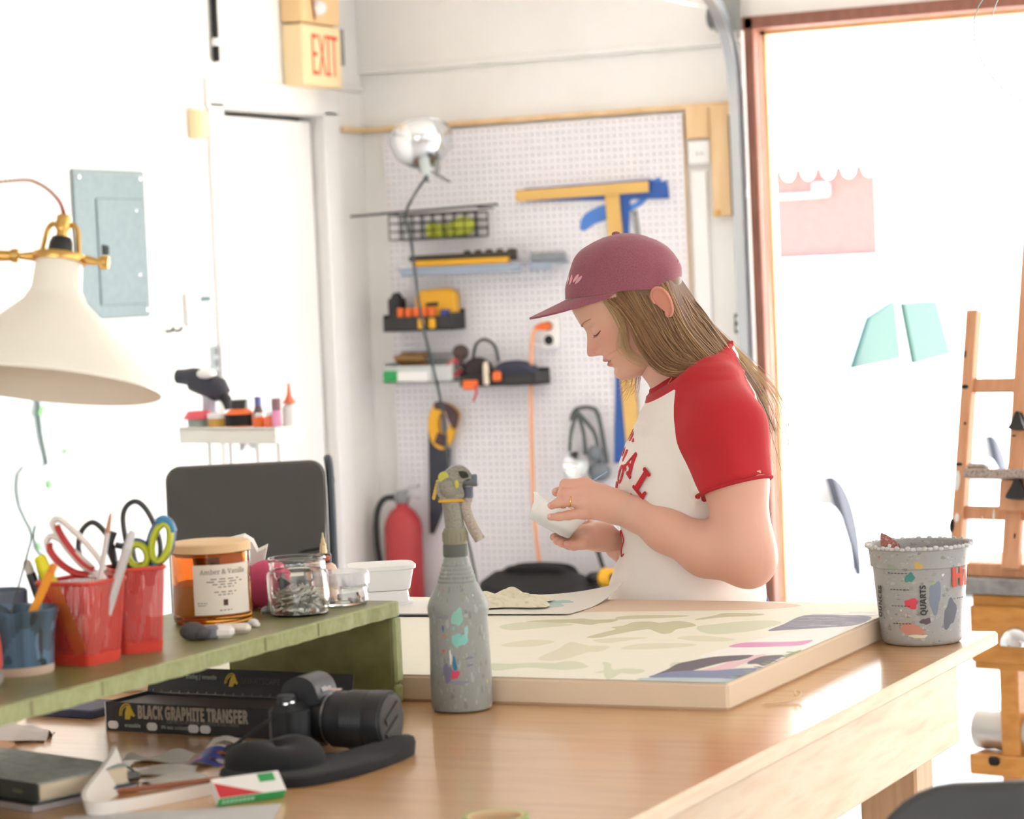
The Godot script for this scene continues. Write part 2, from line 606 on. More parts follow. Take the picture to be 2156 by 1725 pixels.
# ---------------------------------------------------------------- walls, floor, ceiling, doors
func shell() -> void:
	var g := G.new()
	g.box(Vector3(-0.6, -0.1, -2.5), Vector3(8.8, 0.2, 13.2))
	struct("floor", g, M.floor_paint)
	g = G.new()
	g.box(Vector3(-0.6, 3.16, -2.5), Vector3(8.8, 0.3, 13.2))
	struct("ceiling", g, M.wall_paint)
	# left wall, with the opening of the exit door
	g = G.new()
	var d0 := -8.665
	var d1 := -7.955
	g.box(Vector3(LEFT - 0.08, 1.5, (d1 + 4.0) / 2), Vector3(0.16, 3.0, 4.0 - d1))
	g.box(Vector3(LEFT - 0.08, 1.5, (d0 - 9.15) / 2), Vector3(0.16, 3.0, d0 + 9.15))
	g.box(Vector3(LEFT - 0.08, (2.162 + 3.0) / 2, (d0 + d1) / 2), Vector3(0.16, 3.0 - 2.162, d1 - d0))
	struct("wall_left", g, M.wall_paint)
	# back wall: the piece that carries the pegboard, the lintel over the garage opening, the piece beyond it
	g = G.new()
	g.box(Vector3((LEFT - 3.30) / 2, 1.5, BACK - 0.08), Vector3(-3.30 - LEFT, 3.0, 0.16))
	g.box(Vector3((-3.30 + 1.7) / 2, (2.42 + 3.0) / 2, BACK - 0.08), Vector3(5.0, 0.58, 0.16))
	g.box(Vector3((1.7 + 3.8) / 2, 1.5, BACK - 0.08), Vector3(2.1, 3.0, 0.16))
	struct("wall_back", g, M.wall_paint)
	# the wall behind the photographer
	g = G.new()
	g.box(Vector3(-3.9, 1.5, 4.0), Vector3(2.1, 3.0, 0.16))
	g.box(Vector3(2.9, 1.5, 4.0), Vector3(1.9, 3.0, 0.16))
	g.box(Vector3(-0.45, 2.75, 4.0), Vector3(4.8, 0.5, 0.16))
	g.box(Vector3(-0.45, 0.2, 4.0), Vector3(4.8, 0.4, 0.16))
	struct("wall_rear", g, M.wall_paint)
	# right wall with a row of tall windows, outside the frame: they light the side of the table and the left wall
	g = G.new()
	var wz := [-7.0, -5.6, -4.6, -3.2, -2.2, -0.8, 0.2, 1.6]
	g.box(Vector3(3.72, 0.5, -2.5), Vector3(0.16, 1.0, 13.0))
	g.box(Vector3(3.72, 2.75, -2.5), Vector3(0.16, 0.5, 13.0))
	var from := -9.0
	for i in range(0, wz.size(), 2):
		g.box(Vector3(3.72, 1.75, (from + wz[i]) / 2), Vector3(0.16, 1.5, wz[i] - from))
		from = wz[i + 1]
	g.box(Vector3(3.72, 1.75, (from + 4.0) / 2), Vector3(0.16, 1.5, 4.0 - from))
	struct("wall_right", g, M.wall_paint)
	glass("window_glass", Color(0.97, 1.0, 0.99), 0.04)
	# shop window behind the photographer: it lights the sides that face the picture
	var shop := G.new()
	for y in [0.425, 2.475]:
		shop.box(Vector3(-0.45, y, 4.0), Vector3(4.8, 0.05, 0.1), 0.006)
	for x in [-2.825, -1.25, 0.35, 1.925]:
		shop.box(Vector3(x, 1.45, 4.0), Vector3(0.05, 2.0, 0.09), 0.006)
	var front := struct("window_5", shop, M.trim_white)
	for x in [-2.0375, -0.45, 1.1375]:
		var pane := G.new()
		pane.box(Vector3(x, 1.45, 4.0), Vector3(1.52, 2.0, 0.005))
		part(front, "pane", pane, M.window_glass)
	for i in 4:
		var a: float = wz[i * 2]
		var b: float = wz[i * 2 + 1]
		var fr := G.new()
		fr.box(Vector3(3.72, 1.025, (a + b) / 2), Vector3(0.1, 0.05, b - a), 0.006)
		fr.box(Vector3(3.72, 2.475, (a + b) / 2), Vector3(0.1, 0.05, b - a), 0.006)
		for z in [a + 0.025, (a + b) / 2, b - 0.025]:
			fr.box(Vector3(3.72, 1.75, z), Vector3(0.09, 1.4, 0.05), 0.006)
		var w := struct("window_%d" % (i + 1), fr, M.trim_white)
		for k in 2:
			var pane := G.new()
			var z0 := a + 0.05 if k == 0 else (a + b) / 2 + 0.025
			pane.box(Vector3(3.72, 1.75, z0 + (b - a) / 4 - 0.0375), Vector3(0.005, 1.4, (b - a) / 2 - 0.08))
			part(w, "pane", pane, M.window_glass)

func openings() -> void:
	# exit door: a flush white slab, hung with a dark gap round it
	var g := G.new()
	var d0 := -8.665
	var d1 := -7.955
	g.box(Vector3(LEFT - 0.055, 1.075, (d0 + d1) / 2 + 0.004), Vector3(0.045, 2.138, d1 - d0 - 0.03), 0.003)
	var door := struct("door_1", g, M.trim_white)
	g = G.new()
	g.lathe([Vector2(0, 0), Vector2(0.033, 0), Vector2(0.033, 0.008), Vector2(0.012, 0.012), Vector2(0.012, 0.04), Vector2(0.026, 0.05), Vector2(0.028, 0.066), Vector2(0.02, 0.078), Vector2(0, 0.08)], 20, Vector3(LEFT - 0.032, 1.0, d1 - 0.08), Basis(Vector3.FORWARD, PI / 2))
	part(door, "door_knob", g, M.steel)
	# stop strips behind the slab close the gap
	g = G.new()
	g.box(Vector3(LEFT - 0.115, 1.08, (d0 + d1) / 2), Vector3(0.05, 2.16, d1 - d0))
	part(door, "door_stop", g, M.dark_rubber)
	g = G.new()
	g.box(Vector3(LEFT + 0.009, 1.09, d0 - 0.05), Vector3(0.018, 2.18, 0.1), 0.003)
	g.box(Vector3(LEFT + 0.009, 1.09, d1 + 0.045), Vector3(0.018, 2.18, 0.09), 0.003)
	g.box(Vector3(LEFT + 0.009, 2.215, (d0 + d1) / 2), Vector3(0.018, 0.1, d1 - d0 + 0.2), 0.003)
	struct("trim_1", g, M.trim_white)
	# garage opening: red-brown timber frame with a paler stop
	g = G.new()
	g.box(Vector3(-3.256, 1.21, BACK + 0.012), Vector3(0.038, 2.42, 0.075), 0.004)
	g.box(Vector3(-0.8, 2.398, BACK + 0.012), Vector3(4.98, 0.046, 0.075), 0.004)
	g.box(Vector3(1.68, 1.21, BACK + 0.012), Vector3(0.05, 2.42, 0.075), 0.004)
	var frame := struct("door_2", g, M.redwood)
	g = G.new()
	g.box(Vector3(-3.228, 1.19, BACK - 0.05), Vector3(0.022, 2.38, 0.05), 0.003)
	g.box(Vector3(-0.8, 2.366, BACK - 0.05), Vector3(4.9, 0.02, 0.05), 0.003)
	part(frame, "stop_strip", g, M.plywood)
	# the roller track: up the jamb, round a bend and back under the ceiling
	var t := thing("garage_track", "galvanised steel garage door track curving up beside the brown jamb", "track", Vector3.ZERO)
	var path := []
	for i in 9:
		path.append(Vector3(-3.305, 0.1 + 2.05 * i / 8.0, BACK + 0.07))
	for i in 9:
		var a := PI / 2 * (i + 1) / 9.0
		path.append(Vector3(-3.305, 2.15 + 0.36 * sin(a), BACK + 0.07 + 0.36 * (1.0 - cos(a))))
	path.append(Vector3(-3.305, 2.525, BACK + 1.4))
	path.append(Vector3(-3.305, 2.54, BACK + 2.9))
	g = G.new()
	var rs := []
	for i in path.size():
		var d: Vector3 = (path[mini(i + 1, path.size() - 1)] - path[maxi(i - 1, 0)]).normalized()
		var n := d.cross(Vector3.RIGHT).normalized()
		var ring := PackedVector3Array()
		for q in [Vector2(-0.018, -0.024), Vector2(0.018, -0.024), Vector2(0.018, -0.016), Vector2(-0.010, -0.016), Vector2(-0.010, 0.016), Vector2(0.018, 0.016), Vector2(0.018, 0.024), Vector2(-0.018, 0.024)]:
			ring.append(path[i] + Vector3.RIGHT * q.x - n * q.y)
		rs.append(ring)
	g.rings(rs)
	part(t, "rail", g, M.steel, "", 30)
	for y in [0.5, 1.15, 1.8, 2.2]:
		g = G.new()
		g.box(Vector3(-3.315, y, BACK + 0.03), Vector3(0.03, 0.05, 0.06), 0.003)
		part(t, "bracket", g, M.dull_metal)
	g = G.new()
	g.box(Vector3(-3.33, 2.45, BACK + 0.05), Vector3(0.1, 0.15, 0.006), 0.002)
	part(t, "flag_plate", g, M.dull_metal)
	g = G.new()
	g.box(Vector3(-3.35, 2.66, BACK + 0.8), Vector3(0.03, 0.3, 0.004), 0.001)
	part(t, "hanger_strap", g, M.dull_metal)
	g = G.new()
	g.lathe([Vector2(0, -0.012), Vector2(0.038, -0.012), Vector2(0.045, -0.006), Vector2(0.036, 0), Vector2(0.045, 0.006), Vector2(0.038, 0.012), Vector2(0, 0.012)], 20, Vector3(-3.36, 2.42, BACK + 0.12), Basis(Vector3.FORWARD, PI / 2))
	part(t, "pulley", g, M.dull_metal)
	rebase(t, Vector3(-3.305, 0.1, BACK + 0.07))
	var c := thing("lift_cable", "thin pale cable strung beside the garage door track", "cable", Vector3.ZERO)
	g = G.new()
	g.tube(curve3([Vector3(-3.36, 2.455, BACK + 0.12), Vector3(-3.40, 2.47, BACK + 0.6), Vector3(-3.44, 2.56, BACK + 1.6), Vector3(-3.46, 2.62, BACK + 2.6)]), 0.004, 6)
	part(c, "strand", g, M.white_plastic)
	g = G.new()
	g.box(Vector3(-3.47, 2.63, BACK + 2.62), Vector3(0.03, 0.03, 0.03), 0.004)
	part(c, "clip", g, M.dull_metal)
	rebase(c, Vector3(-3.40, 2.455, BACK + 0.6))

# ---------------------------------------------------------------- outside
func street() -> void:
	var g := G.new()
	g.box(Vector3(0, -0.16, -39.1), Vector3(120, 0.2, 60))
	tri_mat("concrete", noise_tex(0.02, [rgb(196, 192, 186), rgb(208, 204, 198), rgb(216, 213, 208)], 12), Vector3(0.3, 0.3, 0.3), 0.9)
	struct("street", g, M.concrete)
	# brick shop across the street, mostly white, with a scalloped awning
	var b := thing("shop_building", "pale shop front across the street with a patch of red brick", "building", Vector3(-9.72, -0.06, -29.0))
	tri_mat("brick_red", noise_tex(0.05, [rgb(98, 70, 67), rgb(106, 76, 72), rgb(112, 82, 78)], 14), Vector3(0.5, 1.6, 0.5), 0.9)
	g = G.new()
	g.box(Vector3(4.6, 3.4, -2.0), Vector3(22.0, 6.8, 3.8))
	part(b, "wall", g, M.white_paint)
	g = G.new()
	g.box(Vector3(0.0, 2.26, -0.06), Vector3(1.16, 1.02, 0.12))
	part(b, "brick_panel", g, M.brick_red, "red brick panel")
	g = G.new()
	for i in 6:
		var x := -0.62 + i * 0.24
		g.box(Vector3(x, 2.83, 0.12), Vector3(0.235, 0.12, 0.03))
		var r := PackedVector2Array()
		for k in 13:
			r.append(Vector2(x + 0.075 * cos(PI + PI * k / 12.0), 2.77 + 0.13 * sin(PI + PI * k / 12.0)))
		g.prism(r, 0.105, 0.135)
	part(b, "awning", g, M.white_paint)
	g = G.new()
	g.box(Vector3(-0.3, 2.46, 0.02), Vector3(0.5, 0.05, 0.04), 0.005)
	g.box(Vector3(-0.02, 2.52, 0.04), Vector3(0.2, 0.16, 0.06), 0.02)
	part(b, "wall_lamp", g, M.grey_plastic)
	g = G.new()
	g.box(Vector3(0.0, 1.70, 0.02), Vector3(1.3, 0.09, 0.1), 0.01)
	part(b, "sill", g, M.trim_white)
	parked_car()

func parked_car() -> void:
	# side-on profile in (z, y), pulled across x: the car stands just outside, nose to the street
	var c := thing("parked_car", "white car parked outside the open garage door", "car", Vector3(-3.38, -0.06, 0.0))
	var paint := mat("car_white", rgb(238, 239, 240), 0.25)
	paint.clearcoat_enabled = true
	var prof := [Vector2(-9.24, 0.35), Vector2(-9.2, 0.7), Vector2(-9.3, 0.93), Vector2(-9.9, 1.06), Vector2(-10.15, 1.12), Vector2(-10.55, 1.42), Vector2(-11.0, 1.53), Vector2(-12.2, 1.53), Vector2(-12.9, 1.4), Vector2(-13.25, 1.05), Vector2(-13.3, 0.5), Vector2(-13.2, 0.35)]
	var poly := curve2(prof, 5)
	for i in poly.size():
		poly[i].x = clampf(poly[i].x, -13.34, -9.19)
	var cut := [poly]
	for z in [-9.98, -12.38]:
		var hole := PackedVector2Array()
		for i in 28:
			hole.append(Vector2(z + 0.37 * cos(TAU * i / 28), 0.36 + 0.40 * sin(TAU * i / 28)))
		var next := []
		for q in cut:
			for r in Geometry2D.clip_polygons(q, hole):
				if r.size() > 20:
					next.append(r)
		cut = next
	var turn := Basis(Vector3(0, 0, 1), Vector3(0, 1, 0), Vector3(-1, 0, 0))
	var g := G.new()
	for q in cut:
		g.prism(q, 0.02, 1.70, turn, Vector3.ZERO, 0.0)
	part(c, "body", g, paint)
	var dark := mat("wheel_dark", rgb(60, 62, 70), 0.8)
	for z in [-9.98, -12.38]:
		g = G.new()
		g.lathe([Vector2(0, -0.09), Vector2(0.24, -0.09), Vector2(0.32, -0.07), Vector2(0.33, 0), Vector2(0.32, 0.1), Vector2(0, 0.1)], 32, Vector3(-0.11, 0.33, z), Basis(Vector3.FORWARD, PI / 2))
		var w := part(c, "wheel", g, mat("wheel_grey", rgb(226, 228, 232), 0.6))
		g = G.new()
		g.lathe([Vector2(0, 0.0), Vector2(0.22, 0.0), Vector2(0.21, 0.012), Vector2(0.06, 0.02), Vector2(0, 0.022)], 24, Vector3(-0.012, 0.33, z), Basis(Vector3.FORWARD, -PI / 2))
		part(w, "hubcap", g, M.steel)
		g = G.new()
		var cres := PackedVector2Array()
		for i in 13:
			var a := deg_to_rad(lerpf(100.0, 185.0, i / 12.0))
			cres.append(Vector2(z + 0.385 * cos(a), 0.36 + 0.40 * sin(a)))
		for i in range(12, -1, -1):
			var a := deg_to_rad(lerpf(100.0, 185.0, i / 12.0))
			cres.append(Vector2(z + 0.385 * cos(a) + 0.085 * sin(PI * i / 12.0), 0.36 + 0.40 * sin(a) - 0.05 * sin(PI * i / 12.0)))
		g.prism(cres, -0.004, 0.03, turn)
		part(c, "wheel_arch", g, dark)
	var pane := mat("car_glass", rgb(56, 84, 77), 0.35, 0.0, 0.12)
	for q in [[Vector2(-10.38, 1.17), Vector2(-10.62, 1.37), Vector2(-10.97, 1.43), Vector2(-11.03, 1.18)], [Vector2(-11.24, 1.15), Vector2(-11.1, 1.42), Vector2(-11.6, 1.42), Vector2(-11.8, 1.17)]]:
		g = G.new()
		g.prism(PackedVector2Array(q), 0.0, 0.03, turn, Vector3(0.002, 0, 0))
		part(c, "side_window", g, pane)
	g = G.new()
	g.ball(Vector3(0.09, 1.13, -10.42), Vector3(0.07, 0.05, 0.09))
	part(c, "wing_mirror", g, mat("mirror_grey", rgb(150, 156, 172), 0.4))
	g = G.new()
	g.box(Vector3(0.0, 0.92, -11.0), Vector3(0.03, 0.03, 0.16), 0.008)
	part(c, "door_handle", g, M.steel)
	rebase(c, Vector3(-4.2, -0.06, -11.2))

# ---------------------------------------------------------------- what hangs on the left wall
func left_wall() -> void:
	var gm := tri_mat("panel_grey", noise_tex(0.05, [rgb(128, 146, 150), rgb(134, 152, 156), rgb(140, 157, 160)], 21), Vector3(2, 2, 2), 0.55)
	var t := thing("electrical_panel", "grey steel breaker panel with a flush door on the white wall", "panel", Vector3(LEFT, 1.694, -7.238))
	var g := G.new()
	g.box(Vector3(0.006, 0, 0), Vector3(0.012, 0.478, 0.408), 0.004)
	part(t, "cover", g, gm)
	g = G.new()
	g.box(Vector3(0.014, -0.025, -0.045), Vector3(0.008, 0.345, 0.265), 0.003)
	var d := part(t, "door", g, gm)
	g = G.new()
	g.box(Vector3(0.021, -0.02, 0.066), Vector3(0.008, 0.035, 0.012), 0.002)
	g.box(Vector3(0.021, -0.02, 0.045), Vector3(0.005, 0.03, 0.010), 0.002)
	part(d, "latch", g, M.dark_rubber)
	for q in [Vector2(0.215, 0.175), Vector2(0.215, -0.175), Vector2(-0.215, 0.175), Vector2(-0.215, -0.18), Vector2(0.11, -0.14), Vector2(-0.10, -0.145)]:
		g = G.new()
		g.ball(Vector3(0.014, q.x, q.y), Vector3(0.005, 0.009, 0.009), Basis(), 6, 10)
		part(t, "screw", g, M.bright_steel)
	# exit sign and the emergency-light box over it
	t = thing("exit_sign", "beige box sign with tall red EXIT letters above the door", "sign", Vector3(LEFT, 2.372, -8.545))
	var cream := mat("sign_cream", rgb(248, 224, 176), 0.5)
	g = G.new()
	g.box(Vector3(0.045, 0, 0), Vector3(0.09, 0.222, 0.285), 0.006)
	part(t, "housing", g, cream)
	letters(t, "lettering", "EXIT", 0.150, mat("sign_red", rgb(226, 92, 52), 0.5), Transform3D(Basis(Vector3.UP, PI / 2), Vector3(0.0912, 0.0, -0.012)), false, false, null, 0.001, 0.50)
	t = thing("emergency_light", "beige emergency light box with a round white lamp over the EXIT sign", "light", Vector3(LEFT, 2.585, -8.545))
	g = G.new()
	g.box(Vector3(0.045, 0, 0), Vector3(0.09, 0.190, 0.285), 0.006)
	part(t, "housing", g, mat("sign_tan", rgb(240, 204, 150), 0.5))
	g = G.new()
	g.ball(Vector3(0.10, -0.042, 0.035), Vector3(0.03, 0.030, 0.030))
	part(t, "lamp_head", g, M.white_plastic)
	g = G.new()
	g.tube(curve3([Vector3(0.094, 0.09, 0.062), Vector3(0.096, 0.0, 0.068), Vector3(0.096, -0.05, 0.062), Vector3(0.093, -0.088, 0.052)]), 0.004, 6)
	part(t, "wire", g, mat("wire_brown", rgb(170, 110, 84), 0.6))
	g = G.new()
	g.box(Vector3(0.03, 0, 0), Vector3(0.06, 0.125, 0.05), 0.004)
	g.box(Vector3(0.063, 0, 0), Vector3(0.008, 0.135, 0.058), 0.002)
	single("junction_box", "small grey junction box beside the EXIT sign", "box", g, M.grey_plastic, Vector3(LEFT, 2.418, -8.725))
	# black conduit with a joint
	t = thing("conduit", "thin black conduit running down the white wall from above", "conduit", Vector3(LEFT + 0.016, 0, -7.925))
	g = G.new()
	g.tube([Vector3(0, 2.40, 0), Vector3(0, 3.005, 0)], 0.0115, 10)
	part(t, "pipe", g, M.matt_black)
	g = G.new()
	g.tube([Vector3(0, 2.322, 0), Vector3(0, 2.378, 0)], 0.012, 10)
	part(t, "pipe_end", g, M.matt_black)
	g = G.new()
	g.tube([Vector3(0, 2.375, 0), Vector3(0, 2.402, 0)], 0.0155, 10)
	part(t, "coupling", g, M.white_plastic)
	g = G.new()
	g.box(Vector3(0.02, 0, 0), Vector3(0.04, 0.1, 0.06), 0.004)
	g.box(Vector3(0.043, 0.0, 0.0), Vector3(0.006, 0.08, 0.045), 0.002)
	single("door_chime", "small cream box on the white wall left of the door", "box", g, cream, Vector3(LEFT, 2.1, -7.775))
	t = thing("thermostat", "white thermostat with a grey screen on the white wall", "thermostat", Vector3(LEFT, 1.47, -7.73))
	g = G.new()
	g.box(Vector3(0.012, 0, 0), Vector3(0.024, 0.11, 0.14), 0.006)
	part(t, "case", g, M.white_plastic)
	g = G.new()
	g.box(Vector3(0.0245, 0.035, -0.035), Vector3(0.002, 0.017, 0.062), 0.0)
	part(t, "screen", g, mat("lcd_grey", rgb(110, 138, 140), 0.3))
	t = thing("wall_outlet", "grey metal outlet plate low on the white wall beside the door", "outlet", Vector3(LEFT, 1.283, -7.845))
	g = G.new()
	g.box(Vector3(0.004, 0, 0), Vector3(0.008, 0.118, 0.058), 0.003)
	part(t, "plate", g, mat("plate_grey", rgb(176, 186, 188), 0.4))
	for y in [-0.04, 0.0, 0.04]:
		g = G.new()
		g.box(Vector3(0.0095, y, 0.0), Vector3(0.003, 0.026, 0.03), 0.001)
		part(t, "socket", g, M.grey_plastic)
	for z in [-7.548, -7.60]:
		g = G.new()
		g.tube([Vector3(0, 0, 0), Vector3(0.02, 0, 0), Vector3(0.03, 0.012, 0)], 0.005, 8)
		single("wall_hook", ["tiny dark wall hook nearer the breaker panel", "tiny dark wall hook nearer the thermostat"][int(z < -7.57)], "hook", g, M.dark_rubber, Vector3(LEFT, 1.402, z), 0, "pair of wall hooks")
	# a pinned-up sheet of clear plastic with grey-green patches and bits of green tape
	t = thing("plastic_sheet", "pale plastic sheet with green tape bits hanging on the wall", "sheet", Vector3(LEFT + 0.03, 0, 0))
	g = G.new()
	g.sheet(func(u, v): return Vector3(0.006 * sin(u * 17.0) * (1.0 - v) + 0.004 * sin(v * 9.0 + u * 4.0), lerpf(0.45, 1.36, v), lerpf(-5.6, -6.90, u)), 30, 16, 0.002)
	part(t, "film", g, mat("film_pale", rgb(224, 236, 238), 0.35))
	for q in [[1.12, -6.80, 0.05, 0.16, 0.3], [0.90, -6.74, 0.12, 0.14, 0.0], [0.78, -6.78, 0.08, 0.1, -0.2]]:
		g = G.new()
		var edge := []
		for i in 20:
			var a := TAU * i / 20.0
			edge.append(Vector3(0.0, q[0] + q[3] * sin(a) * (1.0 + 0.2 * sin(3.0 * a)), q[1] + q[2] * cos(a) * (1.0 + 0.25 * sin(2.0 * a))))
		for i in 20:
			var e0: Vector3 = edge[i]
			var e1: Vector3 = edge[(i + 1) % 20]
			g.tri(Vector3(0.0135, q[0], q[1]), e1 + Vector3(0.013, 0, 0), e0 + Vector3(0.013, 0, 0))
		part(t, "patch", g, mat("patch_sage", rgb(206, 220, 216), 0.7), "", 0.0)
	for q in [[1.182, -6.745, 0.03, 0.016, 0.8], [1.05, -6.86, 0.022, 0.014, 0.0], [0.955, -6.77, 0.016, 0.02, 0.2], [0.77, -6.70, 0.012, 0.018, 0.0], [0.80, -6.88, 0.016, 0.014, 0.3]]:
		g = G.new()
		g.box(Vector3.ZERO, Vector3(0.001, q[3], q[2]), 0.0, Basis(Vector3.RIGHT, q[4]))
		var o := part(t, "tape_piece", g, mat("tape_green", rgb(130, 214, 120), 0.6))
		o.position = Vector3(0.018, q[0], q[1])
	rebase(t, Vector3(LEFT + 0.03, 0.45, -6.25))

# ---------------------------------------------------------------- the back wall's own trim and fittings
func back_wall() -> void:
	var g := G.new()
	g.box(Vector3((-4.85 - 3.33) / 2, 2.120, BACK + 0.014), Vector3(1.52, 0.018, 0.028), 0.002)
	g.box(Vector3(LEFT + 0.012, 2.120, BACK + 0.09), Vector3(0.024, 0.018, 0.18), 0.002)
	struct("trim_2", g, M.plywood)
	g = G.new()
	g.box(Vector3((-4.85 - 3.30) / 2, 2.345, BACK + 0.010), Vector3(1.55, 0.026, 0.020), 0.004)
	g.box(Vector3((-4.85 - 3.30) / 2, 2.52, BACK + 0.006), Vector3(1.55, 0.33, 0.012), 0.002)
	g.box(Vector3(LEFT + 0.008, 2.275, BACK + 0.12), Vector3(0.016, 0.016, 0.24), 0.003)
	struct("trim_3", g, M.wall_paint)
	g = G.new()
	g.box(Vector3(-3.376, 1.92, BACK + 0.022), Vector3(0.085, 0.40, 0.044), 0.003)
	var post := struct("trim_4", g, M.plywood)
	g = G.new()
	g.box(Vector3(-3.336, 1.90, BACK + 0.046), Vector3(0.018, 0.36, 0.012), 0.003)
	part(post, "weatherstrip", g, M.dark_rubber)
	g = G.new()
	g.tube([Vector3(-3.40, 1.735, BACK + 0.04), Vector3(-3.40, 1.735, BACK + 0.056)], 0.010, 10)
	part(post, "bolt", g, M.brass)
	g = G.new()
	g.box(Vector3(-3.472, 2.06, BACK + 0.014), Vector3(0.09, 0.11, 0.028), 0.002)
	single("wood_block", "bare plywood block at the top corner beside the pegboard", "block", g, M.plywood)
	var t := thing("switch_plate", "white blank cover plate below the plywood block", "plate", Vector3(-3.472, 1.955, BACK + 0.012))
	g = G.new()
	g.box(Vector3(0, 0, 0), Vector3(0.085, 0.085, 0.024), 0.004)
	part(t, "cover", g, M.white_plastic)
	for x in [-0.006, 0.012]:
		g = G.new()
		g.ball(Vector3(x, -0.005, 0.012), Vector3(0.005, 0.005, 0.002), Basis(), 6, 8)
		part(t, "screw", g, M.dull_metal)
	g = G.new()
	g.box(Vector3(-3.48, 0.95, BACK + 0.008), Vector3(0.06, 1.88, 0.016), 0.002)
	struct("trim_5", g, M.trim_white)
	t = thing("door_switch", "small dark push button switch beside the garage track", "switch", Vector3(-3.345, 1.335, BACK))
	g = G.new()
	g.box(Vector3(0, 0, 0.012), Vector3(0.034, 0.072, 0.024), 0.004)
	part(t, "case", g, M.matt_black)
	for y in [-0.016, 0.016]:
		g = G.new()
		g.lathe([Vector2(0.009, 0), Vector2(0.009, 0.006), Vector2(0.006, 0.008), Vector2(0, 0.008)], 12, Vector3(0, y, 0.024), Basis(Vector3.RIGHT, PI / 2))
		part(t, "button", g, M.white_plastic)

func pegboard() -> void:
	var x0 := -4.7475
	var y0 := 0.27
	var nx := 48
	var ny := 72
	var p := 0.0254
	var z1 := BACK + 0.026
	var z0 := z1 - 0.005
	var g := G.new()
	var oct := []
	var edge := []
	for k in 8:
		var a := TAU * k / 8.0
		oct.append(Vector2(cos(a), sin(a)) * 0.0042)
		var e := Vector2(cos(a), sin(a))
		edge.append(e / maxf(absf(e.x), absf(e.y)) * p / 2)
	for i in nx:
		for j in ny:
			var c := Vector2(x0 + (i + 0.5) * p, y0 + (j + 0.5) * p)
			for k in 8:
				var l := (k + 1) % 8
				var a: Vector2 = c + oct[k]
				var b: Vector2 = c + oct[l]
				var ea: Vector2 = c + edge[k]
				var eb: Vector2 = c + edge[l]
				g.quad(Vector3(a.x, a.y, z1), Vector3(ea.x, ea.y, z1), Vector3(eb.x, eb.y, z1), Vector3(b.x, b.y, z1))
				g.quad(Vector3(b.x, b.y, z0), Vector3(a.x, a.y, z0), Vector3(a.x, a.y, z1), Vector3(b.x, b.y, z1))
	var w := nx * p
	var h := ny * p
	var t := thing("pegboard", "white perforated hardboard panel covering the back wall", "pegboard")
	part(t, "board", g, mat("pegboard_white", rgb(236, 233, 236), 0.55), "", 0.0)
	g = G.new()
	for x in [x0 + 0.009, x0 + w - 0.009]:
		g.box(Vector3(x, y0 + h / 2, BACK + 0.0104), Vector3(0.018, h, 0.0205))
	for y in [y0 + 0.009, y0 + h - 0.009]:
		g.box(Vector3(x0 + w / 2, y, BACK + 0.0104), Vector3(w - 0.04, 0.018, 0.0205))
	part(t, "furring_strip", g, M.plywood)
	rebase(t, Vector3(x0 + w / 2, y0, BACK))
	pegboard_tools(z1)

# a wire basket or bin front: uprights and rails as thin rods
func wire_bin(called: String, label: String, at: Vector3, w: float, h: float, d: float, nx: int, ny: int, m: Material) -> Node3D:
	var t := thing(called, label, "basket", at)
	var g := G.new()
	for z in [0.004, d]:
		for i in nx + 1:
			var x := -w / 2 + w * i / nx
			g.tube([Vector3(x, 0, z), Vector3(x, h, z)], 0.0026, 5)
		for j in ny + 1:
			g.tube([Vector3(-w / 2, h * j / ny, z), Vector3(w / 2, h * j / ny, z)], 0.0028, 5)
	for i in nx + 1:
		var x := -w / 2 + w * i / nx
		g.tube([Vector3(x, 0, 0.004), Vector3(x, 0, d)], 0.0022, 5)
	for s in [-w / 2, w / 2]:
		for j in ny + 1:
			g.tube([Vector3(s, h * j / ny, 0.004), Vector3(s, h * j / ny, d)], 0.0026, 5)
	part(t, "wire_frame", g, m)
	return t

func tray_bin(called: String, label: String, at: Vector3, w: float, h: float, d: float, m: Material) -> Node3D:
	var t := thing(called, label, "bin", at)
	var g := G.new()
	g.box(Vector3(0, 0.002, d / 2), Vector3(w, 0.004, d))
	part(t, "base", g, m)
	g = G.new()
	g.box(Vector3(0, h / 2, 0.002), Vector3(w, h, 0.004))
	g.box(Vector3(0, h * 0.35, d - 0.002), Vector3(w, h * 0.7, 0.004))
	for s in [-1, 1]:
		g.box(Vector3(s * (w / 2 - 0.002), h * 0.42, d / 2), Vector3(0.004, h * 0.84, d - 0.008))
	part(t, "wall", g, m)
	return t

